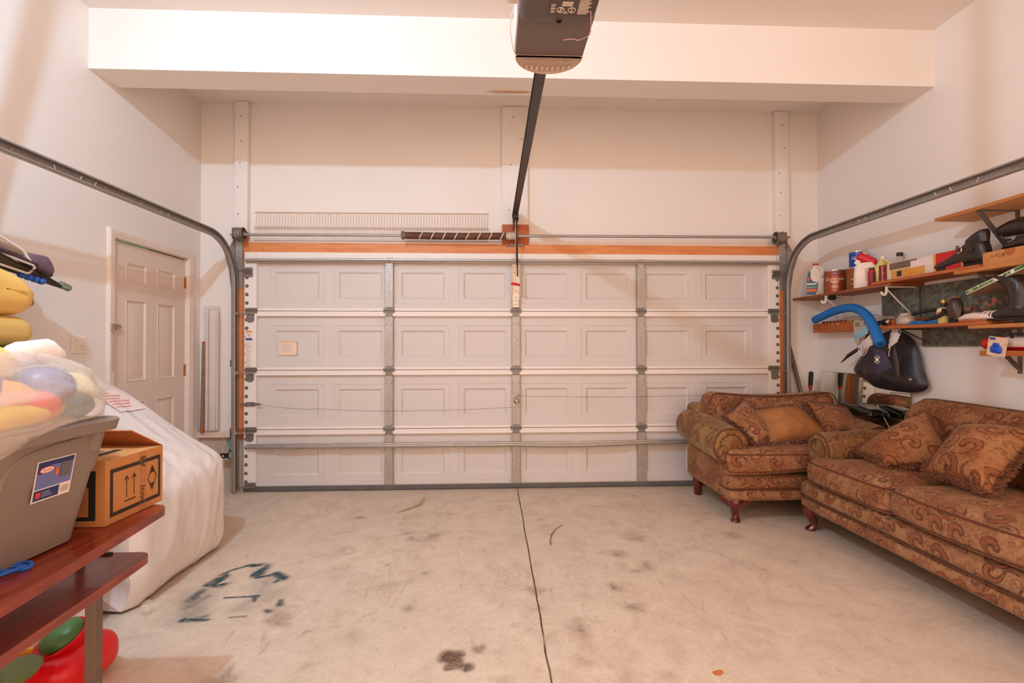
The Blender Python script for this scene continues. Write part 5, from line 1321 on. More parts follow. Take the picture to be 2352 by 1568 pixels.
mb.v = [(x+.006*noise.noise(Vector((x*40, y*40, z*40))), y, z+.006*noise.noise(Vector((x*40, y*40, z*40+9)))) for x, y, z in mb.v]
part(mb, 'bag_handle', M('bag_white', None), bg, 'bunched white bag handle')

# ---- stack behind: red bin, teal lid, yellow tubs, folded chairs
rb = thing('red_bin', 'red bin with teal lid under the yellow tubs', 'bin', (-2.3, 2.05, 1.0))
mb = MB(); mb.rbox(-2.57, -2.19, 1.72, 2.40, 1.065, 1.258, .03, 6, None, 3); part(mb, 'bin_body', M('bin_red', lin(176, 60, 50), .5), rb)
mb = MB(); mb.rbox(-2.58, -2.18, 1.70, 2.42, 1.254, 1.290, .015, 6, None, 3); part(mb, 'bin_lid', M('lid_teal', lin(86, 128, 112), .5), rb)
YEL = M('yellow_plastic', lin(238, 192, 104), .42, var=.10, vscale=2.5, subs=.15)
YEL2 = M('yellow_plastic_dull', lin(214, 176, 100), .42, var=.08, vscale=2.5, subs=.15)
def fy(q, u):
    q = list(q)
    if u[2] > 0: q[2] += .035*(1-u[1])*.6-.07*max(0, u[1])**3
    q[1] += .012*(1-u[2]**2); return q
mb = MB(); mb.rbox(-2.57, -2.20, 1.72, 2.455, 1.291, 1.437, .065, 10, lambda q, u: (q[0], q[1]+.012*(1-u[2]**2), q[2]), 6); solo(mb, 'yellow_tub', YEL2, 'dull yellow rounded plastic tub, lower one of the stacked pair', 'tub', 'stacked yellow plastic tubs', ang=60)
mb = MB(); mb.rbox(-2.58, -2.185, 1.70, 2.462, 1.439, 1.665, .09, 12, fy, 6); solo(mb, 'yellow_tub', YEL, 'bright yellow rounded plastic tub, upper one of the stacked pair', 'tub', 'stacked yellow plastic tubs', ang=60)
fc = thing('folded_camp_chair', 'bundle of folded camp chairs in green and purple fabric atop yellow tubs', 'camp chairs', (-2.42, 2.5, 1.66))
def foldstrip(m_, a, b, w, up, nf, amp, seed):
    a, b, w, up = Vector(a), Vector(b), Vector(w), Vector(up); rows = []
    for i in range(17):
        t = i/16; p = a.lerp(b, t); ww = 1-.75*t**3
        rows.append([p+w*ww*(j/12-.5)+up*(amp*math.sin(j/12*math.pi*nf+seed+t*1.3)*ww+.012*noise.noise(Vector((t*4, j*.4, seed)))) for j in range(13)])
    m_.grid(rows); rows2 = [[p-up*.006 for p in r] for r in rows]; m_.grid(rows2)
    m_.add([rows[0][0], rows[-1][0], rows2[-1][0], rows2[0][0]], [(0, 1, 2, 3)])
UP = (-.1, 0, 1)
mb = MB(); foldstrip(mb, (-2.42, 1.95, 1.87), (-2.43, 2.885, 1.63), (.20, 0, -.06), UP, 3, .022, 0.); part(mb, 'green_sling', M('green_cloth', lin(124, 168, 104), .7, var=.15, vscale=12), fc, ang=40)
mb = MB(); foldstrip(mb, (-2.36, 1.95, 1.82), (-2.40, 2.80, 1.63), (.22, .0, -.05), UP, 4, .026, 1.2); part(mb, 'dark_sling', M('dark_cloth', lin(74, 62, 56), .7, var=.2, vscale=12), fc, ang=40)
mb = MB(); mb.inflate([(2.55, 1.70), (2.60, 1.775), (2.70, 1.782), (2.735, 1.745), (2.75, 1.70), (2.735, 1.665), (2.66, 1.675)], .05, lambda a, b, h: (-2.395+h, a, b+.008*noise.noise(Vector((a*30, b*30, 1)))), rings=6); part(mb, 'purple_flap', M('purple_cloth', lin(104, 78, 92), .45, var=.15, vscale=20), fc, ang=40)
mb = MB(); foldstrip(mb, (-2.33, 1.95, 1.86), (-2.36, 2.62, 1.72), (.14, 0, -.05), UP, 3, .02, 2.5); part(mb, 'purple_sling', M('purple_cloth', None), fc, ang=40)
mb = MB(); mb.tube([(-2.46, 2.3, 1.84), (-2.47, 2.66, 1.775)], .03, 10); part(mb, 'rolled_mat', M('tan_roll', lin(160, 130, 104), .8), fc)
mb = MB(); mb.tube([(-2.34, 2.30, 1.865), (-2.335, 2.52, 1.775), (-2.335, 2.56, 1.725)], .007, 8); part(mb, 'chair_tube', WHITE, fc, 'white steel chair tube')
mb = MB(); mb.tube([(-2.30, 2.20, 1.765), (-2.32, 2.56, 1.705), (-2.325, 2.575, 1.695), (-2.325, 2.545, 1.665), (-2.32, 2.53, 1.660), (-2.30, 2.25, 1.70)], .006, 8); part(mb, 'chair_tube', WHITE, fc, 'white steel chair tube')
mb = MB()
for k in range(4): mb.lathe([(.0005, -.018), (.016, -.012), (.02, 0), (.016, .012), (.0005, .018)], (-2.345, 2.53+k*.035, 1.652-k*.006), 10)
part(mb, 'blue_coil', M('blue_band', lin(40, 90, 180), .5), fc, kind='stuff')
mb = MB(); mb.tube([(-2.425, 2.84, 1.645), (-2.43, 2.90, 1.630)], .02, 10); part(mb, 'foot_cap', M('grey_cap', lin(150, 130, 118), .6), fc)

# ---- red toy under the desk
_n0 = len(COL.objects)
rt = thing('plastic_play_set', 'bright red plastic toy with green cups on the floor under the desk', 'toy', (-1.68, 1.93, 0))
RED = M('toy_red_plastic', lin(224, 24, 34), .3, var=.06, subs=.1)
GRN = M('toy_green_plastic', lin(70, 110, 56), .4, var=.08)
GRN2 = M('toy_olive_plastic', lin(108, 122, 80), .4, var=.06)
mb = MB(); mb.rbox(-1.72, -1.475, 1.80, 2.08, .004, .165, .07, 8, None, 5); part(mb, 'toy_base', RED, rt, ang=60)
mb = MB(); mb.rbox(-1.85, -1.58, 1.70, 1.93, .003, .150, .07, 8, lambda q, u: (q[0], q[1], q[2]+.03*u[0]), 5); part(mb, 'toy_body', RED, rt, ang=60)
mb = MB(); mb.T = Matrix.Translation((-1.60, 1.92, .185)) @ Matrix.Rotation(R(24), 4, 'X') @ Matrix.Rotation(R(-14), 4, 'Y')
mb.lathe([(.03, -.075), (.05, -.06), (.072, -.01), (.084, .008), (.088, .012), (.084, .016), (.070, .008)], (0, 0, 0), 24, cap=False); mb.T = None; part(mb, 'toy_cup', RED, rt, ang=60)
mb = MB(); mb.T = Matrix.Translation((-1.60, 1.925, .195)) @ Matrix.Rotation(R(24), 4, 'X') @ Matrix.Rotation(R(-14), 4, 'Y')
mb.lathe([(.072, 0), (.066, .022), (.045, .040), (.02, .046), (.0005, .047)], (0, 0, 0), 24); mb.T = None; part(mb, 'green_dome', GRN, rt, ang=60)
mb = MB(); mb.tube(cat([(-1.74, 1.80, .168), (-1.70, 1.84, .182), (-1.66, 1.87, .180)], 5), .013, 8, flat=.6); part(mb, 'yellow_handle', M('toy_yellow_bar', lin(226, 170, 50), .4), rt)
mb = MB(); mb.inflate(arc(-1.60, 1.745, .066, 0, 360, 20)[:-1], .020, lambda a, b, h: (a, b, .180+h+.3*(b-1.745)), rings=5); mb.inflate(arc(-1.71, 1.735, .05, 0, 360, 20)[:-1], .016, lambda a, b, h: (a, b, .176+h), rings=5); part(mb, 'olive_cup', GRN2, rt, ang=60)

rt.location.x -= .02
# ================================================================== right wall shelves
def mat_plank(name, base, dark, axis=1):
    m, nt, b = _nt(name); co = coords(nt); sc = [16, 16, 16]; sc[axis] = 1.3
    f, _ = noise_(nt, mapping(nt, co, tuple(sc)), 2., 5, .6, .7)
    L(nt, ramp(nt, f, [(.3, dark), (.7, base)]), b.inputs['Base Color']); b.inputs['Roughness'].default_value = .5; bump(nt, b, f, .06); return m
PLK = mat_plank('stained_plank', lin(166, 92, 46), lin(122, 58, 26))
PLK2 = mat_plank('orange_plank', lin(196, 108, 52), lin(160, 80, 34))
PLY = mat_plank('plywood', lin(226, 160, 92), lin(200, 132, 72))
PLYE = mat_plank('plywood_edge', lin(236, 176, 110), lin(196, 120, 60))
BRW = M('white_bracket', lin(238, 226, 216), .4, var=.02)
BRG = mat_galv('grey_bracket', lin(122, 112, 104), .45, .5)
GRNM = M('dark_green_metal', lin(36, 46, 40), .45)
XW = XR
def shelf(label, x0, y0, y1, z0, z1, mat, group='wall shelves on the right wall'):
    t = thing('wall_shelf', label, 'shelf', ((x0+XW)/2, (y0+y1)/2, z0), group)
    mb = MB(); mb.box(x0, XW-.002, y0, y1, z0, z1, .002); bd = part(mb, 'board', mat, t)
    if mat is PLY:
        mb = MB()
        for k in range(3): mb.box(x0-.0006, x0+.001, y0, y1, z0+.002+k*(z1-z0-.003)/3, z0+.002+k*(z1-z0-.003)/3+.0028)
        part(mb, 'ply_layers', M('ply_glue', lin(176, 104, 52), .7), bd, kind='stuff')
    return t
def bracket_white(t, y, xf, z, zw):
    mb = MB(); mb.tube([(xf+.02, y, z-.004), (XW-.012, y, z-.006)], .006, 6); mb.box(XW-.012, XW-.001, y-.012, y+.012, zw-.02, z, .002)
    mb.tube([(xf+.012, y, z-.02), (XW-.01, y, zw)], .0048, 6)
    part(mb, 'bracket', BRW, t, 'white steel shelf and rod bracket')
    mb = MB(); pts = [(xf+.014, z+.002), (xf+.012, z-.035), (xf+.006, z-.055), (xf-.008, z-.062), (xf-.022, z-.052), (xf-.026, z-.040)]
    mb.tube(cat([(a, y, b) for a, b in pts], 4), .010, 8, flat=.55); part(mb, 'rod_hook', BRW, t)
def bracket_grey(t, y, xf, z, zw):
    mb = MB(); mb.box(xf, XW-.002, y-.012, y+.012, z-.004, z); mb.box(XW-.005, XW-.001, y-.012, y+.012, zw-.03, z)
    a = Vector((xf+.01, y, z-.006)); b = Vector((XW-.008, y, zw))
    d = (b-a).normalized(); nrm = Vector((d.z, 0, -d.x))
    for o in (-.012, .012): mb.loft([[tuple(p+Vector((0, o*s, 0))+nrm*q) for s, q in ((1, -.006), (1, .006), (.7, .006), (.7, -.006))] for p in (a, b)])
    mb.loft([[tuple(p+Vector((0, s, 0))+nrm*q) for s, q in ((-.012, .004), (.012, .004), (.012, .007), (-.012, .007))] for p in (a, b)])
    part(mb, 'bracket', BRG, t, 'grey steel diagonal bracket')
s1 = shelf('brown shelf near the back corner holding paint cans and jugs', 2.868, 3.38, 4.515, 1.727, 1.747, PLK)
bracket_white(s1, 4.075, 2.868, 1.727, 1.51); bracket_white(s1, 3.43, 2.868, 1.727, 1.475)
mb = MB(); mb.box(2.90, 2.96, 4.06, 4.09, 1.69, 1.727); part(mb, 'dark_block', BLK, s1)
s1b = shelf('orange shelf board holding the lockset box and ankle boot', 2.858, 2.74, 3.545, 1.7485, 1.769, PLK2)
s1c = shelf('pale plywood shelf under the small cardboard box', 2.845, 2.0, 2.878, 1.727, 1.7475, PLY)
bracket_grey(s1c, 2.752, 2.87, 1.727, 1.45)
s0 = shelf('empty-fronted plywood shelf highest on the right wall', 2.862, 2.0, 3.02, 2.093, 2.113, PLY)
bracket_grey(s0, 2.752, 2.875, 2.093, 1.80)
s2 = shelf('orange-brown shelf holding black hose, glue bottle and shoes', 2.862, 2.70, 3.49, 1.414, 1.434, PLK2)
s2b = shelf('plywood shelf under the tall boots', 2.852, 2.0, 2.80, 1.392, 1.412, PLY)
bracket_grey(s2b, 2.752, 2.87, 1.392, 1.155)
s3 = shelf('short wooden shelf lowest on right wall under red cylinder', 2.872, 2.0, 2.752, 1.232, 1.262, PLK2)
# green bracket under the lower shelf
mb = MB(); mb.tube([(2.885, 3.318, 1.405), (2.872, 3.318, 1.395), (2.872, 3.318, 1.385), (2.885, 3.318, 1.380), (2.895, 3.318, 1.392)], .0045, 6); mb.tube([(2.89, 3.318, 1.408), (XW-.006, 3.318, 1.30), (XW-.006, 3.318, 1.408), (2.89, 3.318, 1.410)], .005, 6)
part(mb, 'bracket', GRNM, s2, 'dark green wire bracket')
# peg rack board
pk = thing('peg_rack', 'notched brown wooden rack board on the wall below the paint cans', 'peg rack', (3.05, 4.18, 1.42))
mb = MB(); mb.box(3.005, 3.025, 3.93, 4.43, 1.424, 1.500, .002); mb.box(3.005, XW-.001, 3.93, 4.43, 1.418, 1.426); part(mb, 'rack_board', PLK2, pk)
for k in range(7):
    mb = MB(); mb.T = Matrix.Translation((3.012, 4.30-k*.045, 1.503)) @ Matrix.Rotation(R(35), 4, 'X'); mb.box(-.008, .012, -.004, .004, -.010, .014); part(mb, 'notch_peg', PLK, pk)
for y in (4.10, 4.17):
    mb = MB(); mb.lathe([(.0005, -.003), (.006, -.002), (.006, .001)], (3.004, y, 1.483), 10, 'X'); part(mb, 'white_pin', WHITE, pk)

# ---- paintings leaning on the wall
def mat_painting(name, seed, coral):
    m, nt, b = _nt(name); co = coords(nt)
    f, _ = noise_(nt, mapping(nt, co, (1, 1, 1), (seed, 0, 0)), 22, 6, .7, .5); f2, _ = noise_(nt, mapping(nt, co, (1, 1, 1), (0, seed, 0)), 5, 4)
    c = ramp(nt, f, [(.28, lin(46, 42, 36)), (.46, lin(92, 96, 84)), (.6, lin(124, 130, 114)), (.75, lin(176, 164, 140))])
    c = mixc(nt, ramp(nt, f2, [(.4, 0.), (.6, .6)]), c, lin(92, 74, 62))
    f3, _ = noise_(nt, co, 40, 3); sp = nt.nodes.new('ShaderNodeSeparateXYZ'); L(nt, co, sp.inputs[0])
    band = ramp(nt, math_(nt, 'ABSOLUTE', math_(nt, 'SUBTRACT', sp.outputs[2], math_(nt, 'ADD', math_(nt, 'MULTIPLY', sp.outputs[1], -.25), coral))), [(.015, 1.), (.045, 0.)])
    c = mixc(nt, math_(nt, 'MULTIPLY', band, ramp(nt, f3, [(.52, 0.), (.58, .9)])), c, lin(240, 130, 104))
    L(nt, c, b.inputs['Base Color']); b.inputs['Roughness'].default_value = .5; bump(nt, b, f, .2); return m
for lbl, y0, y1, z0, z1, x0, m_ in (('dark green landscape canvas, smaller one behind the hose shelf', 3.40, 3.735, 1.44, 1.722, 3.094, mat_painting('canvas_green_small', 3., .6)),
                                    ('large dark green canvas with coral flowers behind the shoe shelf', 2.795, 3.385, 1.288, 1.722, 3.100, mat_painting('canvas_green_large', 9., .22))):
    t = thing('canvas_painting', lbl, 'painting', (x0, (y0+y1)/2, z0), 'unframed canvases on the right wall')
    mb = MB(); mb.box(x0, XW-.002, y0, y1, z0, z1, .003); part(mb, 'canvas', m_, t)

# ---- items on the top shelf
ZA = 1.747
def text_cyl(m_, txt, size, cx, cy, r, z, a0, ext=.0008):
    """lettering wrapped on a vertical can, reading left to right as seen from outside at angle a0"""
    m_.text(txt, size, lambda x, y: (cx+(r+ext)*math.cos(a0+x/r), cy+(r+ext)*math.sin(a0+x/r), z+y))
def band_cyl(m_, cx, cy, r, z0, z1, a0, a1, n=24, ext=.0005):
    m_.grid([[(cx+(r+ext)*math.cos(a0+(a1-a0)*k/n), cy+(r+ext)*math.sin(a0+(a1-a0)*k/n), z) for k in range(n+1)] for z in (z0, z1)])
VA = R(232)                                        # outward direction of the shelf items toward the room
TXT = M('can_lettering', lin(244, 226, 210), .4)
def can(label, cx, cy, z, r, h, col, name, handle=True, title=None, va=VA, metal=.35):
    t = thing('paint_can', label, 'paint can', (cx, cy, z), 'paint cans on the shelf')
    mb = MB(); mb.lathe([(r*.96, 0), (r, .004), (r, h-.012)], (cx, cy, z), 32); part(mb, 'can_body', M('can_'+name, col, .3, metal, var=.05), t)
    mb = MB(); mb.lathe([(r, h-.012), (r+.003, h-.008), (r+.003, h), (r-.006, h+.001), (r-.008, h-.006), (.0005, h-.006)], (cx, cy, z), 32); part(mb, 'can_rim', M('can_steel', lin(196, 184, 172), .3, .8), t)
    mb = MB()
    if title: text_cyl(mb, title, .040 if len(title) > 4 else .03, cx, cy, r, z+h*.60, va)
    for q, (zf, w) in enumerate(((.49, .9), (.45, .7), (.27, .8), (.22, .5), (.10, .3))):
        band_cyl(mb, cx, cy, r, z+h*zf, z+h*zf+.004, va-.5*w, va+.5*w*(1 if q % 2 else .8))
    mb.tube([(cx+(r+.001)*math.cos(va+.012*math.cos(a)/r), cy+(r+.001)*math.sin(va+.012*math.cos(a)/r), z+h*.37+.012*math.sin(a)) for a in [2*math.pi*k/14 for k in range(14)]], .002, 4, closed=True)
    part(mb, 'can_lettering', TXT, t, kind='stuff')
    mb = MB(); band_cyl(mb, cx, cy, r, z+h*.76, z+h*.92, va-.14, va+.14); lg = part(mb, 'logo_badge', M('badge_blue', lin(50, 60, 150), .4), t)
    mb = MB(); band_cyl(mb, cx, cy, r, z+h*.81, z+h*.87, va-.07, va+.07, ext=.001); part(mb, 'logo_mark', M('badge_pink', lin(230, 170, 180), .4), lg)
    if handle:
        mb = MB()
        for s in (-1, 1):
            a = va+s*1.45; mb.lathe([(.011, -.003), (.010, .006), (.0005, .008)], (cx+r*math.cos(a), cy+r*math.sin(a), z+h*.72), 10)
        part(mb, 'ear', M('can_ear', lin(60, 52, 48), .5), t)
        mb = MB(); pts = []
        for k in range(13):
            s = -1.45+2.9*k/12; a = va+s; dz = h*.72-.10*math.cos(s*1.08)
            pts.append((cx+(r+.008+.02*math.cos(s))*math.cos(a), cy+(r+.008+.02*math.cos(s))*math.sin(a), z+max(.02, dz)))
        mb.tube(pts, .0018, 5); part(mb, 'bail', M('bail_wire', lin(120, 100, 86), .4, .6), t)
    return t
can('copper-coloured paint can beside the white jug', 2.972, 4.085, ZA, .083, .196, lin(158, 78, 44), 'copper', False, 'Duration')
can('bronze paint can behind the red-capped jug', 3.03, 3.90, ZA, .080, .192, lin(150, 88, 44), 'bronze', True, 'on', va=R(222))
can('small blue paint can stacked on the bronze can', 3.03, 3.895, ZA+.194, .062, .130, lin(30, 84, 190), 'blue', False, 'color', va=R(228))
mb = MB(); band_cyl(mb, 3.03, 3.895, .062, ZA+.21, ZA+.315, R(262), R(310), ext=.001); 
part(mb, 'paper_label', PAPER, [o for o in WL if o.name.startswith('paint_can') and o.get('label', '').startswith('small blue')][0])

def jug(label, name, cx, cy, z, w, d, h, mat, capm, capname='cap', caph=.02, capr=.018, neck=.72, yaw=0., handle=True):
    """moulded jug with a loop handle cut out of the corner"""
    t = thing(name, label, 'jug', (cx, cy, z))
    T = Matrix.Translation((cx, cy, z)) @ Matrix.Rotation(yaw, 4, 'Z')
    mb = MB(); mb.T = T; rings = []
    prof = [(0, .90), (.02, 1), (.50, 1), (.62, .97), (neck, .86), (.86, .55), (.95, .30), (1.0, .26)]
    for f, s in prof:
        rings.append([(x, y, h*f) for x, y in rrect(-d/2*s, d/2*s, -w/2*s+(0), w/2*s, min(.4*min(w, d)*s, .03), 4)])
    mb.loft(rings); bd = part(mb, 'bottle', mat, t, ang=50)
    if handle:
        mb = MB(); mb.T = T; mb.tube(cat([(-d*.44, -w*.30, h*.60), (-d*.70, -w*.36, h*.66), (-d*.72, -w*.34, h*.80), (-d*.45, -w*.20, h*.90), (-d*.15, -w*.05, h*.94)], 5), .011, 8); part(mb, 'handle', mat, bd)
    mb = MB(); mb.T = T; mb.lathe([(capr, h), (capr, h+caph), (capr*.85, h+caph+.003), (.0005, h+caph+.003)], (0, 0, 0), 16); part(mb, capname, capm, t)
    return t, T
JW = M('jug_white', lin(238, 222, 210), .35, var=.03, subs=.2)
t, T = jug('white cleaner jug with blue label and red cap at the shelf end', 'cleaner_jug', 2.97, 4.335, ZA, .150, .105, .285, JW, M('cap_red', lin(190, 30, 36), .4), caph=.014, capr=.021, neck=.70, yaw=R(55))
def flat_label(parent, T, x, pts, mat, name, lab=None, d=.001):
    m_ = MB(); m_.T = T; m_.add([(x-d, p[0], p[1]) for p in pts], [tuple(range(len(pts)))]); return part(m_, name, mat, parent, lab)
LB = M('label_bluegreen', lin(20, 84, 116), .4)
pl = [(.072, .012), (.005, .014), (-.015, .05), (-.02, .12), (.02, .135), (.038, .165), (.042, .225), (.056, .228), (.068, .16)]
l1 = flat_label(t, T, -.0545, pl, LB, 'wrap_label', 'blue label with red and yellow stripes')
for z0, z1, c in ((.048, .058, lin(230, 150, 40)), (.060, .070, lin(210, 70, 70)), (.036, .046, lin(200, 70, 60)), (.078, .083, lin(200, 210, 210)), (.092, .098, lin(110, 170, 110)), (.106, .118, lin(240, 236, 226))):
    flat_label(l1, T, -.0545, [(.068, z0), (-.008, z0), (-.010, z1), (.068, z1)], M('stripe_%d' % int(z0*1e3), c, .5), 'label_stripe', d=.0022)
m_ = MB(); m_.T = T; m_.add([(-.0567, .052+.013*math.cos(a), .155+.018*math.sin(a)) for a in [2*math.pi*k/18 for k in range(18)]], [tuple(range(18))]); part(m_, 'round_logo', M('logo_roundred', lin(206, 50, 44), .4), l1)
# jug with slanted red top
t = thing('detergent_jug', 'white jug with big slanted red spout top', 'jug', (2.95, 3.72, ZA))
T = Matrix.Translation((2.95, 3.72, ZA)) @ Matrix.Rotation(R(52), 4, 'Z')
mb = MB(); mb.T = T; rings = [[(x, y, .20*f) for x, y in rrect(-.045*s, .045*s, -.075*s2, .075*s2, .025, 4)] for f, s, s2 in ((0, .92, .95), (.03, 1, 1), (.6, 1, .98), (.85, .96, .90), (1.0, .85, .74))]; mb.loft(rings); bd = part(mb, 'bottle', JW, t, ang=50)
mb = MB(); mb.T = T; mb.rbox(-.050, -.040, -.030, .0, .055, .155, .005, 3, None, 2); part(mb, 'grip_recess', M('jug_recess', lin(206, 180, 164), .5), bd)
mb = MB(); mb.T = T @ Matrix.Translation((0, -.008, .225)) @ Matrix.Rotation(R(32), 4, 'X'); mb.rbox(-.036, .036, -.075, .070, -.030, .036, .028, 6, None, 4); part(mb, 'spout_cap', M('spout_red', lin(206, 20, 40), .4), t, 'red slanted spout', ang=60)
mb = MB(); mb.T = T @ Matrix.Translation((-.034, .048, .205)) @ Matrix.Rotation(R(32), 4, 'X'); mb.rbox(-.008, .004, -.016, .016, -.018, .018, .005, 3, None, 2); part(mb, 'spout_button', JW, t)
# red and white can with dark bands
t = thing('spray_can', 'narrow red can with dark label bands between two jugs', 'can', (2.965, 3.645, ZA))
mb = MB(); mb.lathe([(.026, 0), (.028, .004), (.028, .115), (.022, .128)], (2.945, 3.645, ZA), 18); part(mb, 'can_body', M('can_red', lin(190, 40, 46), .35), t)
mb = MB()
for k in range(6): band_cyl(mb, 2.945, 3.645, .028, ZA+.02+k*.016, ZA+.029+k*.016, R(190), R(280))
part(mb, 'label_bands', M('band_dark', lin(70, 54, 48), .5), t, kind='stuff')
mb = MB(); mb.lathe([(.018, .128), (.018, .150), (.0005, .152)], (2.945, 3.645, ZA), 14); part(mb, 'can_cap', M('cap_dark', lin(70, 40, 36), .4), t)
JY = M('jug_yellow', lin(222, 208, 128), .3, var=.04, subs=.3)
t, T = jug('pale yellow-green jug with white cap on the shelf', 'vinegar_jug', 3.015, 3.625, ZA+.002, .125, .085, .210, JY, JW, caph=.022, capr=.017, yaw=R(50))
t, T = jug('clear bottle with black cap behind the lockset box', 'clear_bottle', 3.075, 3.535, ZA+.023, .085, .07, .20, M('clear_plastic', lin(224, 196, 176), .15, alpha=.55, coat=.5), BLK, caph=.022, capr=.021, yaw=R(50), handle=False)

# lockset box lying along the shelf
kb = thing('lockset_box', 'long printed lockset box with red ends on the orange shelf', 'box', (2.965, 3.21, 1.769))
kx0, kx1, ky0, ky1, kz0, kz1 = 2.905, 3.02, 2.885, 3.528, 1.7695, 1.892
WBOX = M('box_cream', lin(226, 204, 190), .5, var=.04)
mb = MB(); mb.box(kx0, kx1, ky0, ky1, kz0, kz1, .002); part(mb, 'carton', WBOX, kb)
kf = lambda y0, y1, z0, z1, d, m_: m_.add([(kx0-d, y0, kz0+z0), (kx0-d, y1, kz0+z0), (kx0-d, y1, kz0+z1), (kx0-d, y0, kz0+z1)], [(0, 1, 2, 3)])
MAR = M('box_maroon', lin(128, 28, 30), .5)
mb = MB(); kf(3.455, 3.528, .001, .122, .0006, mb); e1 = part(mb, 'red_end', MAR, kb)
mb = MB(); mb.text('Kwikset', .034, lambda x, y: (kx0-.0014, 3.492-y, kz0+.060+x)); part(mb, 'brand_text', TXT, e1)
mb = MB(); kf(2.885, 3.06, .001, .122, .0006, mb); part(mb, 'red_end', M('box_red', lin(196, 28, 36), .4), kb)
mb = MB(); kf(3.062, 3.075, .001, .122, .0008, mb); kf(3.447, 3.455, .001, .122, .0008, mb); part(mb, 'gold_edge', M('box_gold', lin(222, 160, 60), .4), kb)
mb = MB(); kf(3.14, 3.415, .010, .066, .001, mb); gp = part(mb, 'gold_panel', M('box_goldpanel', lin(216, 150, 60), .4, var=.12, vscale=30), kb)
mb = MB(); kf(3.325, 3.365, .018, .056, .0016, mb); part(mb, 'dark_square', BLK, gp)
mb = MB(); kf(3.20, 3.43, .072, .120, .001, mb); part(mb, 'brown_panel', M('box_brown', lin(118, 92, 78), .5, var=.1), kb)
mb = MB(); kf(3.085, 3.25, .062, .108, .0016, mb); part(mb, 'white_sticker', M('sticker_pinkwhite', lin(236, 216, 208), .5), kb)
# dark strip lying behind the box
mb = MB(); mb.box(3.04, 3.07, 3.05, 3.50, 1.895, 1.912, .002); mb.box(3.035, 3.075, 3.02, 3.52, 1.7695, 1.895); solo(mb, 'picture_frame', M('frame_dark', lin(60, 58, 46), .5, var=.4, vscale=40), 'dark mottled picture frame edge standing behind the lockset box', 'frame')

# small cardboard box with compliance marks
fb = thing('small_cardboard_box', 'small plain cardboard box with compliance marks under the black boots', 'cardboard box', (2.97, 2.45, 1.748))
mb = MB(); mb.box(2.885, 3.08, 2.15, 2.738, 1.748, 1.834, .002); part(mb, 'carton', CARD, fb)
mb = MB(); mb.text('FC', .026, lambda x, y: (2.8842, 2.650-x, 1.803+y)); 
mb.tube([(2.8842, 2.712, 1.812), (2.8842, 2.700, 1.812), (2.8842, 2.712, 1.798), (2.8842, 2.700, 1.798)], .001, 4, closed=True); mb.box(2.8838, 2.8845, 2.698, 2.714, 1.788, 1.790)
for y, z in ((2.690, 1.803), (2.683, 1.810), (2.676, 1.803), (2.683, 1.797)): mb.lathe([(.0005, -.0004), (.003, 0)], (2.8845, y, z), 8, 'X')
mb.tube([(2.8842, 2.630, 1.814), (2.8842, 2.610, 1.814), (2.8842, 2.610, 1.794), (2.8842, 2.630, 1.794)], .0008, 4, closed=True); mb.box(2.8838, 2.8845, 2.617, 2.623, 1.798, 1.811)
part(mb, 'compliance_marks', KINK, fb, kind='stuff')
mb = MB(); mb.add([(2.8843, 2.585+.03*math.cos(a), 1.834+.042*math.sin(a)) for a in [math.pi+math.pi*k/14 for k in range(15)]], [tuple(range(15))]); part(mb, 'thumb_tab', CARDI, fb)

# ---- footwear
LEA = M('black_leather', lin(46, 36, 33), .28, var=.3, vscale=30, bmp=.25, bscale=45, spec=.6)
LEAB = M('brown_black_leather', lin(70, 52, 44), .3, var=.2, vscale=20, bmp=.1)
SOLE = M('black_sole', lin(38, 31, 29), .7, var=.2)
def shoe(t, T, stations, mat, name='upper', wr=.008, seed=0.):
    """stations (y, z0, z1, halfwidth) along the length"""
    m_ = MB(); m_.T = T; rings = []
    for y, z0, z1, w in stations:
        ring = []
        for k in range(16):
            a = 2*math.pi*k/16; c, s = math.cos(a), math.sin(a)
            x = w*math.copysign(abs(c)**.7, c); z = (z0+z1)/2+(z1-z0)/2*math.copysign(abs(s)**.8, s)
            n_ = noise.noise(Vector((x*30, y*18, z*22+seed)))*wr
            ring.append((x+n_, y, z+n_))
        rings.append(ring)
    m_.loft(rings); return part(m_, name, mat, t, ang=60)
def sole(t, T, pts, z0, z1, heel=None):
    m_ = MB(); m_.T = T; m_.prism(pts, z0, z1, 'Z')
    if heel: m_.box(-heel[0], heel[0], heel[1], heel[2], z0-heel[3], z0, .003)
    return part(m_, 'sole', SOLE, t)
def solept(L0, L1, w, wt): return [(w*.75, L0+.01), (w*.9, L0+.05), (w*.8, (L0+L1)/2), (wt, L1-.08), (wt*.85, L1-.02), (0, L1), (-wt*.85, L1-.02), (-wt, L1-.08), (-w*.8, (L0+L1)/2), (-w*.9, L0+.05), (-w*.75, L0+.01)]
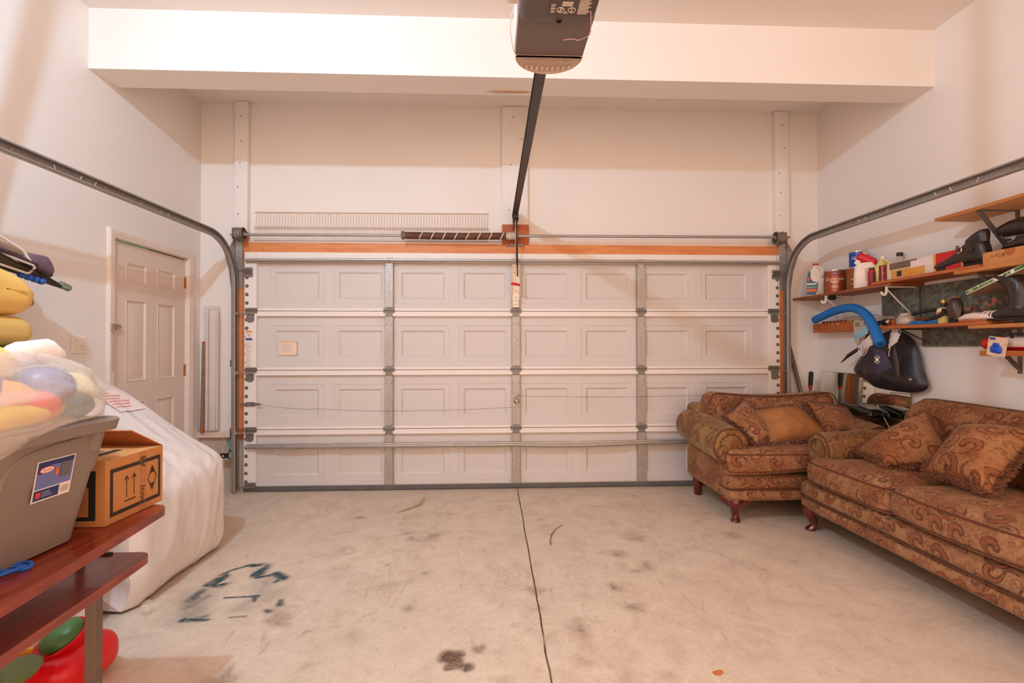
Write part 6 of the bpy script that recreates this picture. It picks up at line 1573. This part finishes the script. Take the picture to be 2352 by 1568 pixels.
# ankle boot: toe toward +y
t = thing('ankle_boot', 'black leather ankle boot with silver buckle on the orange shelf', 'boot', (2.945, 2.92, 1.769), 'black boots on the shelves')
T = Matrix.Translation((2.945, 2.76, 1.769))
sole(t, T, solept(0, .335, .036, .045), .004, .026)
m_ = MB(); m_.T = T
for k in range(9): m_.box(-.036, .036, .015+k*.034, .035+k*.034, .0005, .006)
part(m_, 'sole_lugs', SOLE, t, kind='stuff')
shoe(t, T, [(-.002, .022, .12, .022), (.012, .02, .155, .036), (.045, .02, .172, .043), (.085, .02, .168, .045), (.115, .02, .158, .046), (.145, .02, .138, .047), (.175, .02, .112, .048), (.215, .02, .088, .049), (.26, .02, .072, .048), (.30, .02, .062, .044), (.328, .022, .054, .032), (.343, .026, .042, .012)], LEA, seed=1., wr=.006)
m_ = MB(); m_.T = T; rings = []
for z, r, oy in ((.135, .040, .055), (.16, .045, .060), (.18, .046, .064), (.19, .043, .066), (.188, .034, .066), (.165, .028, .062), (.15, .010, .06)):
    rings.append([(r*.92*math.cos(a)+.006*noise.noise(Vector((a, z*40, 2))), oy+r*1.45*math.sin(a), z+.030*math.sin(a)*(-1)*(1 if z > .14 else .3)+.008*noise.noise(Vector((math.cos(a)*2, math.sin(a)*2, 5)))) for a in [2*math.pi*k/20 for k in range(20)]])
m_.loft(rings); part(m_, 'slouched_cuff', LEA, t, ang=60)
m_ = MB(); m_.T = T; m_.tube(cat([(-.0465, .045, .105), (-.0485, .085, .098), (-.0485, .125, .118), (-.0465, .15, .135)], 5), .013, 8, flat=.35); part(m_, 'strap', LEA, t)
m_ = MB(); m_.T = T; m_.tube([(-.056, .125+.016*math.cos(a), .112+.019*math.sin(a)) for a in [R(40)+R(280)*k/14 for k in range(15)]], .0032, 6); part(m_, 'buckle', M('silver_buckle', lin(220, 206, 196), .2, .9), t, 'silver buckle')
# slouch boots lying on the small box
for i, (lbl, ox, oy, oz) in enumerate((('black slouch boot flopped over on the small cardboard box', 2.985, 2.42, 1.835), )):
    t = thing('slouch_boot', lbl, 'boot', (ox, oy, oz), 'black boots on the shelves'); T = Matrix.Translation((ox, oy, oz))
    sole(t, T, solept(.02, .29, .034, .040), .001, .012)
    shoe(t, T, [(.03, .01, .075, .034), (.08, .01, .085, .038), (.15, .01, .078, .040), (.21, .01, .058, .040), (.26, .01, .042, .036), (.287, .012, .03, .018)], LEA, 'vamp', .006, 2.)
    m_ = MB(); m_.T = T; rings = []
    for (y, z, r) in ((.05, .05, .046), (.05, .085, .056), (.09, .115, .066), (.16, .128, .070), (.23, .128, .062), (.285, .118, .050), (.305, .108, .020)):
        rings.append([(r*math.cos(a)+.010*noise.noise(Vector((a*2, y*30, 1))), y+.35*r*math.sin(a)*.3, z+r*.72*math.sin(a)+.010*noise.noise(Vector((a*2, y*30, 5)))) for a in [2*math.pi*k/16 for k in range(16)]])
    m_.loft(rings); part(m_, 'slouched_shaft', LEA, t, ang=60)
    m_ = MB(); m_.T = T; m_.tube(cat([(-.03, .24, .12), (-.035, .27, .09), (-.03, .255, .065), (-.038, .215, .058)], 5), .007, 6, flat=.5); part(m_, 'loose_strap', LEA, t)
# brown shoe seen from behind
t = thing('leather_shoe', 'dark brown leather shoe seen from the heel on the lower shelf', 'shoe', (2.95, 2.93, 1.434)); T = Matrix.Translation((2.965, 2.985, 1.434)) @ Matrix.Rotation(R(118), 4, 'Z') @ Matrix.Rotation(R(-4), 4, 'X')
T = Matrix.Translation((2.905, 2.925, 1.434)) @ Matrix.Rotation(R(-40), 4, 'Z')
sole(t, T, solept(0, .27, .036, .042), .012, .024, (.032, .005, .07, .011))
shoe(t, T, [(.0, .02, .135, .024), (.02, .02, .160, .036), (.06, .02, .150, .042), (.10, .02, .115, .042), (.15, .02, .085, .044), (.21, .02, .062, .044), (.26, .02, .045, .034), (.275, .022, .035, .014)], LEAB, 'upper', .004, 8.)
m_ = MB(); m_.T = T; m_.tube(cat([(-.036, .06, .150), (-.02, .02, .165), (0, .004, .160), (.02, .02, .165), (.036, .06, .150)], 5), .004, 6); part(m_, 'rim_piping', M('shoe_piping', lin(140, 116, 100), .4), t)
# white slipper
t = thing('white_slipper', 'white strappy slipper with tan sole on the lower shelf', 'shoe', (2.93, 2.76, 1.434)); T = Matrix.Translation((2.915, 2.645, 1.436)) @ Matrix.Rotation(R(4), 4, 'Z')
m_ = MB(); m_.T = T; m_.prism(solept(0, .25, .034, .038), .0, .012, 'Z'); part(m_, 'sole', M('tan_sole', lin(176, 104, 62), .6), t)
shoe(t, T, [(.01, .008, .040, .026), (.05, .008, .034, .034), (.10, .008, .045, .036), (.15, .008, .056, .037), (.20, .008, .048, .036), (.235, .01, .032, .026), (.25, .012, .022, .010)], M('white_canvas', lin(232, 216, 210), .6, var=.05), 'upper', .003, 4.)
for k in range(3):
    m_ = MB(); m_.T = T; y = .045+k*.022; m_.tube([(.036*math.cos(a), y+.004*k, .018+.036*math.sin(a)) for a in [math.pi*q/10 for q in range(11)]], .006, 6, flat=.5); part(m_, 'strap', M('white_canvas', None), t)
# tall boots
for lbl, ox, oy, sd in (('tall black leather boot, front one at the shelf end', 2.915, 2.70, 1.), ('tall black leather boot, rear one against the wall', 3.03, 2.60, 4.)):
    t = thing('tall_boot', lbl, 'boot', (ox, oy, 1.412), 'tall black boots at the shelf end'); T = Matrix.Translation((ox, oy-.10, 1.4125)); 
    sole(t, T, solept(-.08, .16, .034, .038), .022, .034, (.030, -.075, -.02, .0215))
    shoe(t, T, [(-.085, .03, .10, .024), (-.05, .03, .11, .036), (.0, .03, .115, .038), (.05, .03, .09, .039), (.10, .03, .065, .038), (.14, .03, .05, .030), (.16, .034, .042, .012)], LEA, 'vamp', .006, sd)
    m_ = MB(); m_.T = T; rings = []
    for z, r, oyy in ((.08, .046, -.03), (.13, .042, -.035), (.18, .046, -.03), (.22, .052, -.02), (.25, .058, .01), (.27, .062, .03)):
        rings.append([(r*.9*math.cos(a)+.006*noise.noise(Vector((a, z*30, sd))), oyy+r*1.1*math.sin(a)+.008*noise.noise(Vector((a*1.5, z*25, sd+3))), z) for a in [2*math.pi*k/16 for k in range(16)]])
    m_.loft(rings); part(m_, 'shaft', LEA, t, ang=60)
# boards with green edge label, leaning on the boots
gb = thing('packaged_shelf_board', 'white shelf board with green and white edge label leaning above the shoes', 'shelf board', (2.95, 2.6, 1.59))
gdv = Vector((0, -.31, .106)).normalized(); gn = Vector((0, gdv.z*-1, gdv.y*-1)).normalized()
def gpt(x, s, q): p = Vector((x, 2.818, 1.597))+gdv*s; up = Vector((0, .322, .947)); return tuple(p+up*q)
mb = MB(); mb.loft([[gpt(x, 0, q) for x, q in ((2.868, 0), (3.07, 0), (3.07, .026), (2.868, .026))], [gpt(x, .40, q) for x, q in ((2.868, 0), (3.07, 0), (3.07, .026), (2.868, .026))]]); gbb = part(mb, 'board', M('board_kraft', lin(150, 118, 96), .8, var=.12, vscale=10), gb)
def gl(m_, s0, s1, q0, q1, d=.0008): m_.add([gpt(2.868-d, s0, q0), gpt(2.868-d, s1, q0), gpt(2.868-d, s1, q1), gpt(2.868-d, s0, q1)], [(0, 1, 2, 3)])
mb = MB(); gl(mb, .0, .40, .001, .025); gw = part(mb, 'edge_label', M('edge_white', lin(236, 226, 220), .5), gb)
mb = MB()
for s0, s1 in ((.003, .175), (.228, .268), (.29, .398)): gl(mb, s0, s1, .005, .021, .0014)
part(mb, 'green_print', M('label_green', lin(64, 128, 46), .5), gw, kind='stuff')
mb = MB(); mb.text('1 x 12 x 36', .017, lambda x, y: gpt(2.868-.002, .140+x, .013+y)); mb.text('M', .014, lambda x, y: gpt(2.868-.002, .252+x, .013+y)); mb.add([gpt(2.866, .075, .021), gpt(2.866, .087, .021), gpt(2.866, .081, .009)], [(0, 1, 2)]); gl(mb, .018, .045, .010, .016, .002); part(mb, 'white_print', TXT, gw, kind='stuff')

# ---- small things on the lower shelf
ZL = 1.434
mb = MB(); mb.tube(cat([(2.925, 3.205, 1.447), (2.91, 3.14, 1.460), (2.90, 3.06, 1.478), (2.905, 3.02, 1.498), (2.93, 3.035, 1.522), (2.95, 3.12, 1.530), (2.96, 3.25, 1.522), (2.95, 3.38, 1.500), (2.93, 3.49, 1.475), (2.95, 3.60, 1.462)], 6), .0125, 10)
hs = thing('rubber_hose', 'black foam hose looped over the lower shelf', 'hose', (2.93, 3.2, 1.434)); part(mb, 'hose', M('black_hose', lin(44, 36, 34), .7, var=.15, vscale=30), hs, ang=60)
mb = MB(); mb.lathe([(.009, -.001), (.0005, -.001)], (0, 0, 0), 10, 'Y'); mb.v = [(x+2.926, y+3.2055, z+1.4465) for x, y, z in mb.v]; part(mb, 'hose_bore', BLK, hs)
t = thing('glue_bottle', 'small bottle with orange label and gold cap on the lower shelf', 'bottle', (2.95, 3.055, ZL))
mb = MB(); mb.lathe([(.034, 0), (.037, .006), (.037, .085), (.032, .100), (.018, .108)], (2.95, 3.055, ZL), 20); bt = part(mb, 'bottle', M('glue_cream', lin(226, 200, 150), .4), t)
mb = MB(); mb.lathe([(.019, .106), (.017, .135), (.0005, .136)], (2.95, 3.055, ZL), 16); part(mb, 'neck', BLK, t)
mb = MB(); mb.lathe([(.014, .134), (.014, .158), (.0005, .160)], (2.95, 3.055, ZL), 16); part(mb, 'gold_cap', M('cap_gold', lin(214, 160, 70), .3, .5), t)
mb = MB(); band_cyl(mb, 2.95, 3.055, .037, ZL+.045, ZL+.078, R(160), R(232)); part(mb, 'orange_label', M('label_orange', lin(236, 130, 40), .5), bt)
mb = MB(); band_cyl(mb, 2.95, 3.055, .037, ZL+.008, ZL+.042, R(160), R(300)); part(mb, 'yellow_label', M('label_lemon', lin(214, 190, 96), .5), bt)
mb = MB(); band_cyl(mb, 2.95, 3.055, .037, ZL+.052, ZL+.060, R(210), R(290), ext=.001); part(mb, 'dark_print', KINK, bt)
t = thing('glass_jar', 'small clear jar holding white packets on the lower shelf', 'jar', (2.93, 3.325, ZL))
mb = MB(); mb.lathe([(.040, 0), (.055, .012), (.058, .035), (.050, .062), (.036, .074), (.038, .088), (.034, .088), (.032, .074), (.046, .06), (.054, .035), (.05, .014), (.0005, .006)], (2.93, 3.325, ZL), 22); part(mb, 'jar', M('jar_clear', lin(220, 200, 186), .08, alpha=.35, coat=.6), t, ang=60)
mb = MB(); mb.inflate([(3.325+.036*math.cos(a)*(1+.3*math.sin(2*a+1)), ZL+.036+.022*math.sin(a)) for a in [2*math.pi*k/14 for k in range(14)]], .025, lambda a, b, h: (2.93+h, a, b), rings=4); part(mb, 'white_packet', M('packet_white', lin(240, 226, 216), .6), t)
mb = MB(); mb.box(2.90, 2.98, 3.06, 3.26, ZL, ZL+.028, .004); solo(mb, 'blue_package', M('package_blue', lin(28, 104, 178), .4, var=.2, vscale=25), 'flat bright blue package on the lower shelf under the hose', 'package')
t = thing('wooden_tray', 'small cluttered wooden tray at the end of the lower shelf', 'tray', (2.95, 3.43, ZL)); mb = MB(); mb.box(2.885, 3.05, 3.39, 3.395, ZL, ZL+.05); mb.box(3.045, 3.05, 3.27, 3.48, ZL, ZL+.06); mb.box(2.885, 3.05, 3.27, 3.48, ZL, ZL+.006); part(mb, 'tray', PLK2, t)
for k, (y, z, c) in enumerate(((3.45, .02, lin(150, 30, 30)), (3.425, .03, lin(40, 34, 32)), (3.46, .035, lin(220, 200, 180)))):
    mb = MB(); mb.tube([(2.90, y-.01, ZL+z), (2.95, y+.015, ZL+z+.012)], .011, 8); part(mb, 'oddment', M('oddment_%d' % k, c, .5), t)
for lbl, p, q, r in (('short thin pale rod sticking up behind the noodle bend', (2.93, 3.40, ZL+.055), (2.92, 3.62, ZL+.10), .004), ('long pale curtain rod, upper of two behind the blue noodle', (3.0, 3.40, ZL+.075), (3.0, 4.1, ZL+.085), .0045), ('long pale curtain rod, lower of two behind the blue noodle', (3.02, 3.40, ZL+.065), (3.02, 4.0, ZL+.072), .0045)):
    mb = MB(); mb.tube([p, q], r, 6); solo(mb, 'curtain_rod', M('rod_silver', lin(206, 192, 182), .3, .5), lbl, 'rod', 'pale rods behind the noodle')
# ---- bottom shelf: red cylinder and carded clip
t = thing('fire_extinguisher', 'red cylinder lying on the lowest short shelf', 'cylinder', (2.975, 2.62, 1.262)); mb = MB(); mb.lathe([(.0005, .165), (.022, .162), (.036, .150), (.040, .135), (.040, -.2), (.03, -.22), (.0005, -.222)], (2.955, 2.635, 1.303), 22, 'Y'); part(mb, 'cylinder', M('extinguisher_red', lin(206, 24, 30), .3), t, ang=50)
mb = MB(); band_ = [[(2.955+.0406*math.cos(a), y, 1.303+.0406*math.sin(a)) for a in [R(100)+R(110)*k/10 for k in range(11)]] for y in (2.66, 2.52)]; mb.grid(band_); part(mb, 'label', WBOX, t)
mb = MB(); mb.tube(cat([(2.93, 2.62, 1.335), (2.915, 2.61, 1.352), (2.91, 2.56, 1.355), (2.92, 2.50, 1.34)], 5), .008, 8); part(mb, 'black_hose', BLK, t)
t = thing('carded_clip', 'blue clip on a torn blister card hanging at lowest shelf', 'blister card', (2.868, 2.645, 1.225))
mb = MB(); mb.T = Matrix.Translation((2.866, 2.645, 1.285)) @ Matrix.Rotation(R(9), 4, 'X'); mb.prism(rrect(-.052, .052, -.055, .055, .010), -.0015, .0015, 'X'); card = part(mb, 'card', M('card_tan', lin(222, 190, 160), .6, var=.15, vscale=40), t)
mb = MB(); mb.T = Matrix.Translation((2.862, 2.650, 1.270)) @ Matrix.Rotation(R(9), 4, 'X'); mb.inflate(rrect(-.036, .030, -.022, .020, .014), .014, lambda a, b, h: (-abs(h), a, b), rings=4); mb.inflate(rrect(-.018, .02, .018, .036, .008), .008, lambda a, b, h: (-abs(h), a, b), rings=3); part(mb, 'blue_clip', M('clip_blue', lin(30, 80, 190), .35), t)
mb = MB(); mb.T = Matrix.Translation((2.8635, 2.645, 1.285)) @ Matrix.Rotation(R(9), 4, 'X'); mb.box(-.001, 0, .012, .045, .036, .050); part(mb, 'card_print', M('print_navy', lin(60, 90, 130), .5), card)

# ---- pool noodle
nd = thing('pool_noodle', 'bright blue foam pool noodle bent over the peg rack and shelf', 'pool noodle', (2.92, 3.8, 1.4))
path = cat([(2.94, 4.305, 1.530), (2.935, 4.20, 1.556), (2.93, 4.06, 1.588), (2.92, 3.88, 1.604), (2.905, 3.74, 1.582), (2.87, 3.60, 1.515), (2.835, 3.49, 1.415), (2.805, 3.40, 1.305)], 7)
NB = M('noodle_blue', lin(22, 110, 190), .65, var=.05, bmp=.08, bscale=120)
mb = MB(); mb.tube(path, .034, 18); mb.lathe([(.012, 0)], (0, 0, 0), 4) if False else None
part(mb, 'foam_tube', NB, nd, ang=60)
e = path[-1]; d = (path[-1]-path[-2]).normalized(); q = d.to_track_quat('Z', 'Y').to_matrix().to_4x4()
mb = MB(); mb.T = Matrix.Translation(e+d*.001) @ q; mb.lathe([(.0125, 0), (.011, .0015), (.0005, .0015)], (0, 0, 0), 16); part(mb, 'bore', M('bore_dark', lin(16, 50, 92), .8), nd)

# ---- hanging tote bag with masks
hb = thing('tote_bag', 'black nylon tote bag hanging from the shelf hook', 'bag', (3.02, 3.65, .95))
BAGN = M('black_nylon', lin(48, 40, 44), .4, var=.12, vscale=10, bmp=.15, bscale=14, spec=.5)
oc = [(4.00, 1.088), (3.955, 1.17), (3.90, 1.235), (3.80, 1.315), (3.70, 1.39), (3.60, 1.415), (3.50, 1.39), (3.42, 1.33), (3.372, 1.24), (3.340, 1.11), (3.305, 1.008), (3.38, .955), (3.50, .945), (3.62, .948), (3.76, .962), (3.88, 1.022)]
oc2 = [(p.x, p.y) for p in cat([(a, b, 0) for a, b in oc], 3, True)]
def bagf(a, b, h):
    crease = .022*(abs(noise.noise(Vector((a*5+b*2, b*4, 2))))-.25)+.014*(abs(noise.noise(Vector((a*9-b*5, b*8, 7))))-.2)
    k = max(0, min(1, (1.42-b)/.45))
    return (3.075-max(0, h)*(.35+.65*k)-crease*min(1, abs(h)*14)+max(0, -h)*.3, a, b)
mb = MB(); mb.inflate(oc2, .115, bagf, rings=16, pw=1.6, c=(3.64, 1.07)); bgo = part(mb, 'bag_body', BAGN, hb, ang=60)
mb = MB(); mb.inflate([(4.075, 1.145), (4.06, 1.15), (3.985, 1.228), (3.86, 1.285), (3.84, 1.265), (3.98, 1.195)], .012, lambda a, b, h: (3.0-h, a, b), rings=4); part(mb, 'strap_end', BAGN, hb)
mb = MB(); mb.tube(cat([(2.985, 3.79, 1.31), (2.97, 3.72, 1.39), (2.965, 3.66, 1.45), (2.965, 3.60, 1.475), (2.965, 3.54, 1.45), (2.975, 3.46, 1.38), (2.97, 3.40, 1.30)], 5), .012, 8, flat=.4); part(mb, 'carry_strap', BAGN, hb)
mb = MB(); mb.inflate([(3.43, 1.30), (3.40, 1.20), (3.385, 1.08), (3.40, 1.06), (3.42, 1.08), (3.43, 1.16), (3.455, 1.22)], .012, lambda a, b, h: (2.935-h, a, b), rings=4); part(mb, 'hanging_strap', M('strap_webbing', lin(70, 58, 54), .7), hb)
mb = MB(); mb.lathe([(.012, 0), (.010, -.006), (.0005, -.008)], (2.985, 3.352, 1.052), 12, 'X'); part(mb, 'snap', M('snap_steel', lin(206, 186, 164), .3, .8), hb)
mb = MB(); mb.tube(cat([(2.955, 3.90, 1.06), (2.945, 3.80, 1.05), (2.94, 3.65, 1.025), (2.945, 3.52, 1.005), (2.965, 3.42, .985)], 4), .003, 5); part(mb, 'seam', BLK, hb)
# masks draped over the bag
def cloth(name, label, mat, quad, cat_='face mask', loops=(), group='face masks hung on the bag'):
    t = thing(name, label, cat_, tuple(quad[2]), group)
    A, B, C, D = map(Vector, quad); m_ = MB()
    n = (B-A).cross(D-A).normalized()
    if n.x > 0: n = -n
    pt = lambda u, v: A*(1-u)*(1-v)+B*u*(1-v)+C*u*v+D*(1-u)*v+n*(.010*math.sin(math.pi*u)*math.sin(math.pi*v)+.0025*math.sin(v*25))
    m_.grid([[pt(u/10, v/10) for u in range(11)] for v in range(11)]); m_.grid([[pt(u/10, v/10)-n*.003 for u in range(11)] for v in range(11)])
    part(m_, 'cloth', mat, t, ang=50)
    for lp in loops:
        m_ = MB(); m_.tube(cat(lp, 6), .0022, 6); part(m_, 'ear_loop', WHITE, t)
    return t
MKB = M('mask_blue', lin(150, 200, 214), .7, var=.05); MKW = M('mask_white', lin(226, 214, 208), .7, var=.05)
cloth('face_mask', 'light blue surgical mask tucked behind the pool noodle', MKB, [(2.90, 3.66, 1.455), (2.92, 3.80, 1.38), (2.91, 3.79, 1.335), (2.89, 3.62, 1.39)])
cloth('face_mask', 'white surgical mask hanging left of the noodle end with loose ear loop', MKW, [(2.885, 3.60, 1.375), (2.89, 3.69, 1.32), (2.885, 3.655, 1.27), (2.88, 3.565, 1.30)], loops=[[(2.885, 3.685, 1.315), (2.875, 3.70, 1.265), (2.872, 3.68, 1.225), (2.872, 3.64, 1.222), (2.88, 3.615, 1.262), (2.885, 3.612, 1.285)]])
cloth('face_mask', 'white folded mask hanging right of the noodle end', MKW, [(2.925, 3.44, 1.425), (2.925, 3.35, 1.41), (2.915, 3.385, 1.32), (2.905, 3.455, 1.27)], loops=[[(2.905, 3.43, 1.285), (2.90, 3.435, 1.25), (2.90, 3.44, 1.215)]])
np_ = cloth('cloth_pouch', 'small dark purple cloth pouch with round white emblem', M('pouch_purple', lin(70, 62, 84), .8, var=.1, bmp=.2, bscale=200), [(2.885, 3.565, 1.275), (2.89, 3.47, 1.265), (2.895, 3.405, 1.135), (2.89, 3.545, 1.075)], 'pouch')
mb = MB(); c0 = Vector((2.8735, 3.515, 1.19))
for r, a0, a1 in ((.027, 20, 160), (.027, 200, 340)): mb.tube([tuple(c0+Vector((0, r*math.cos(R(a0+(a1-a0)*k/12)), r*math.sin(R(a0+(a1-a0)*k/12))))) for k in range(13)], .0022, 5)
mb.inflate([(c0.y+.016*math.cos(a), c0.z+.016*math.sin(a)) for a in [2*math.pi*k/14 for k in range(14)]], .001, lambda a, b, h: (c0.x-.001-abs(h), a, b), rings=2)
part(mb, 'emblem', TXT, np_, 'round white emblem')
for k, y in enumerate((3.86, 3.77)):
    t = thing('rubber_sole', 'pale translucent slipper sole hanging %s under the peg rack' % ('nearer the corner' if k == 0 else 'beside the noodle'), 'slipper', (3.0, y, 1.30), 'pale soles hanging under the rack')
    mb = MB(); mb.prism([(p.x, p.y) for p in cat([(y-.035, 1.50, 0), (y+.035, 1.50, 0), (y+.045, 1.44, 0), (y+.032, 1.37, 0), (y+.028, 1.32, 0), (y, 1.295, 0), (y-.028, 1.32, 0), (y-.03, 1.38, 0), (y-.042, 1.44, 0)], 4, True)], 2.992, 3.001, 'X'); part(mb, 'sole', M('clear_rubber', lin(214, 194, 172), .35, alpha=.85), t)
    mb = MB(); mb.prism([(y-.022, 1.485), (y+.022, 1.485), (y+.024, 1.45), (y-.024, 1.45)], 2.990, 2.992, 'X'); part(mb, 'heel_grip', M('grip_grey', lin(150, 130, 110), .6), t)

# ---- leaning mirror, metal bars, tool handle, black case behind the chair
mr = thing('leaning_mirror', 'large frameless mirror leaning against the right wall behind the armchair', 'mirror', (3.09, 3.98, 0))
m, nt, b = _nt('mirror_glass'); b.inputs['Base Color'].default_value = (.86, .89, .84, 1); b.inputs['Metallic'].default_value = 1; b.inputs['Roughness'].default_value = .02
mb = MB(); mb.loft([[(3.062, 3.48, .012), (3.066, 3.48, .010), (3.066, 4.465, .010), (3.062, 4.465, .012)], [(3.102, 3.48, 1.055), (3.106, 3.48, 1.055), (3.106, 4.465, 1.055), (3.102, 4.465, 1.055)]]); part(mb, 'glass', m, mr)
mb = MB(); mb.tube([(3.1035, 3.48, 1.0555), (3.1035, 4.465, 1.0555)], .002, 6); mb.tube([(3.104, 3.479, 1.055), (3.064, 3.479, .012)], .002, 6); mb.tube([(3.104, 4.466, 1.055), (3.064, 4.466, .012)], .002, 6); part(mb, 'glass_edge', M('glass_edge_green', lin(96, 112, 96), .2), mr)
mb = MB(); mb.loft([[(2.805+dx, 4.505+dy, 1.355) for dx, dy in ((-.015, -.012), (.015, -.012), (.015, .012), (-.015, .012))], [(3.06+dx, 4.36+dy, .0) for dx, dy in ((-.015, -.012), (.015, -.012), (.015, .012), (-.015, .012))]]); solo(mb, 'metal_channel', BRG, 'grey metal channel bar leaning in the back right corner', 'metal bar')
t = thing('garden_tool', 'tool with black grip and red collar standing behind the armchair', 'tool', (2.955, 4.40, 0))
mb = MB(); mb.tube([(2.955, 4.40, .93), (2.962, 4.40, 1.045), (2.962, 4.40, 1.058)], [.019, .020, .012], 14); part(mb, 'grip', M('rubber_grip', lin(38, 32, 30), .7, bmp=.4, bscale=60), t)
mb = MB(); mb.lathe([(.017, 0), (.018, .03)], (2.954, 4.40, .90), 14); part(mb, 'red_collar', M('collar_red', lin(196, 34, 30), .4), t)
mb = MB(); mb.tube([(2.955, 4.40, .0), (2.954, 4.40, .90)], .012, 10); part(mb, 'shaft', BRG, t)
t = thing('black_case', 'shiny black vinyl bag lying on the right arm of the armchair', 'bag', (2.95, 3.83, .74))
VIN = M('black_vinyl', lin(34, 31, 29), .22, var=.2, bmp=.3, bscale=18, coat=.3)
def fv(q, u):
    return (q[0]+.01*noise.noise(Vector((q[1]*9, q[2]*9, 0))), q[1], q[2]+.014*noise.noise(Vector((q[0]*8, q[1]*10, 4)))-.03*max(0, -u[1])*(1 if u[2] > 0 else .0))
mb = MB(); mb.rbox(2.88, 3.06, 3.60, 3.95, .735, .825, .04, 8, fv, 4); part(mb, 'bag_body', VIN, t, ang=50)
mb = MB(); mb.tube([(2.99, 3.62, .792), (2.98, 3.60, .775), (2.96, 3.595, .76)], .012, 8, flat=.4); mb.tube(cat([(2.90, 3.98, .74), (2.91, 3.96, .80), (2.93, 3.93, .795)], 4), .012, 6, flat=.4); part(mb, 'bag_strap', BLK, t)
mb = MB(); mb.tube(cat([(3.02, 3.70, .83), (2.99, 3.58, .72), (2.955, 3.48, .64), (2.90, 3.445, .60)], 4), .003, 6); solo(mb, 'thin_rod', M('rod_cream', lin(222, 190, 156), .5), 'thin cream wire bending down in front of the mirror', 'wire')

# ---- ceiling lamp holder that carries the bulb light (behind the view)
lp = thing('ceiling_lamp', 'plain white ceiling lampholder above the camera', 'lamp', (-1.33, .85, 3.49))
mb = MB(); mb.lathe([(.055, .03), (.052, .012), (.03, .004), (.02, .0)], (-1.33, .85, 3.49), 20); part(mb, 'lampholder', WHITE, lp)
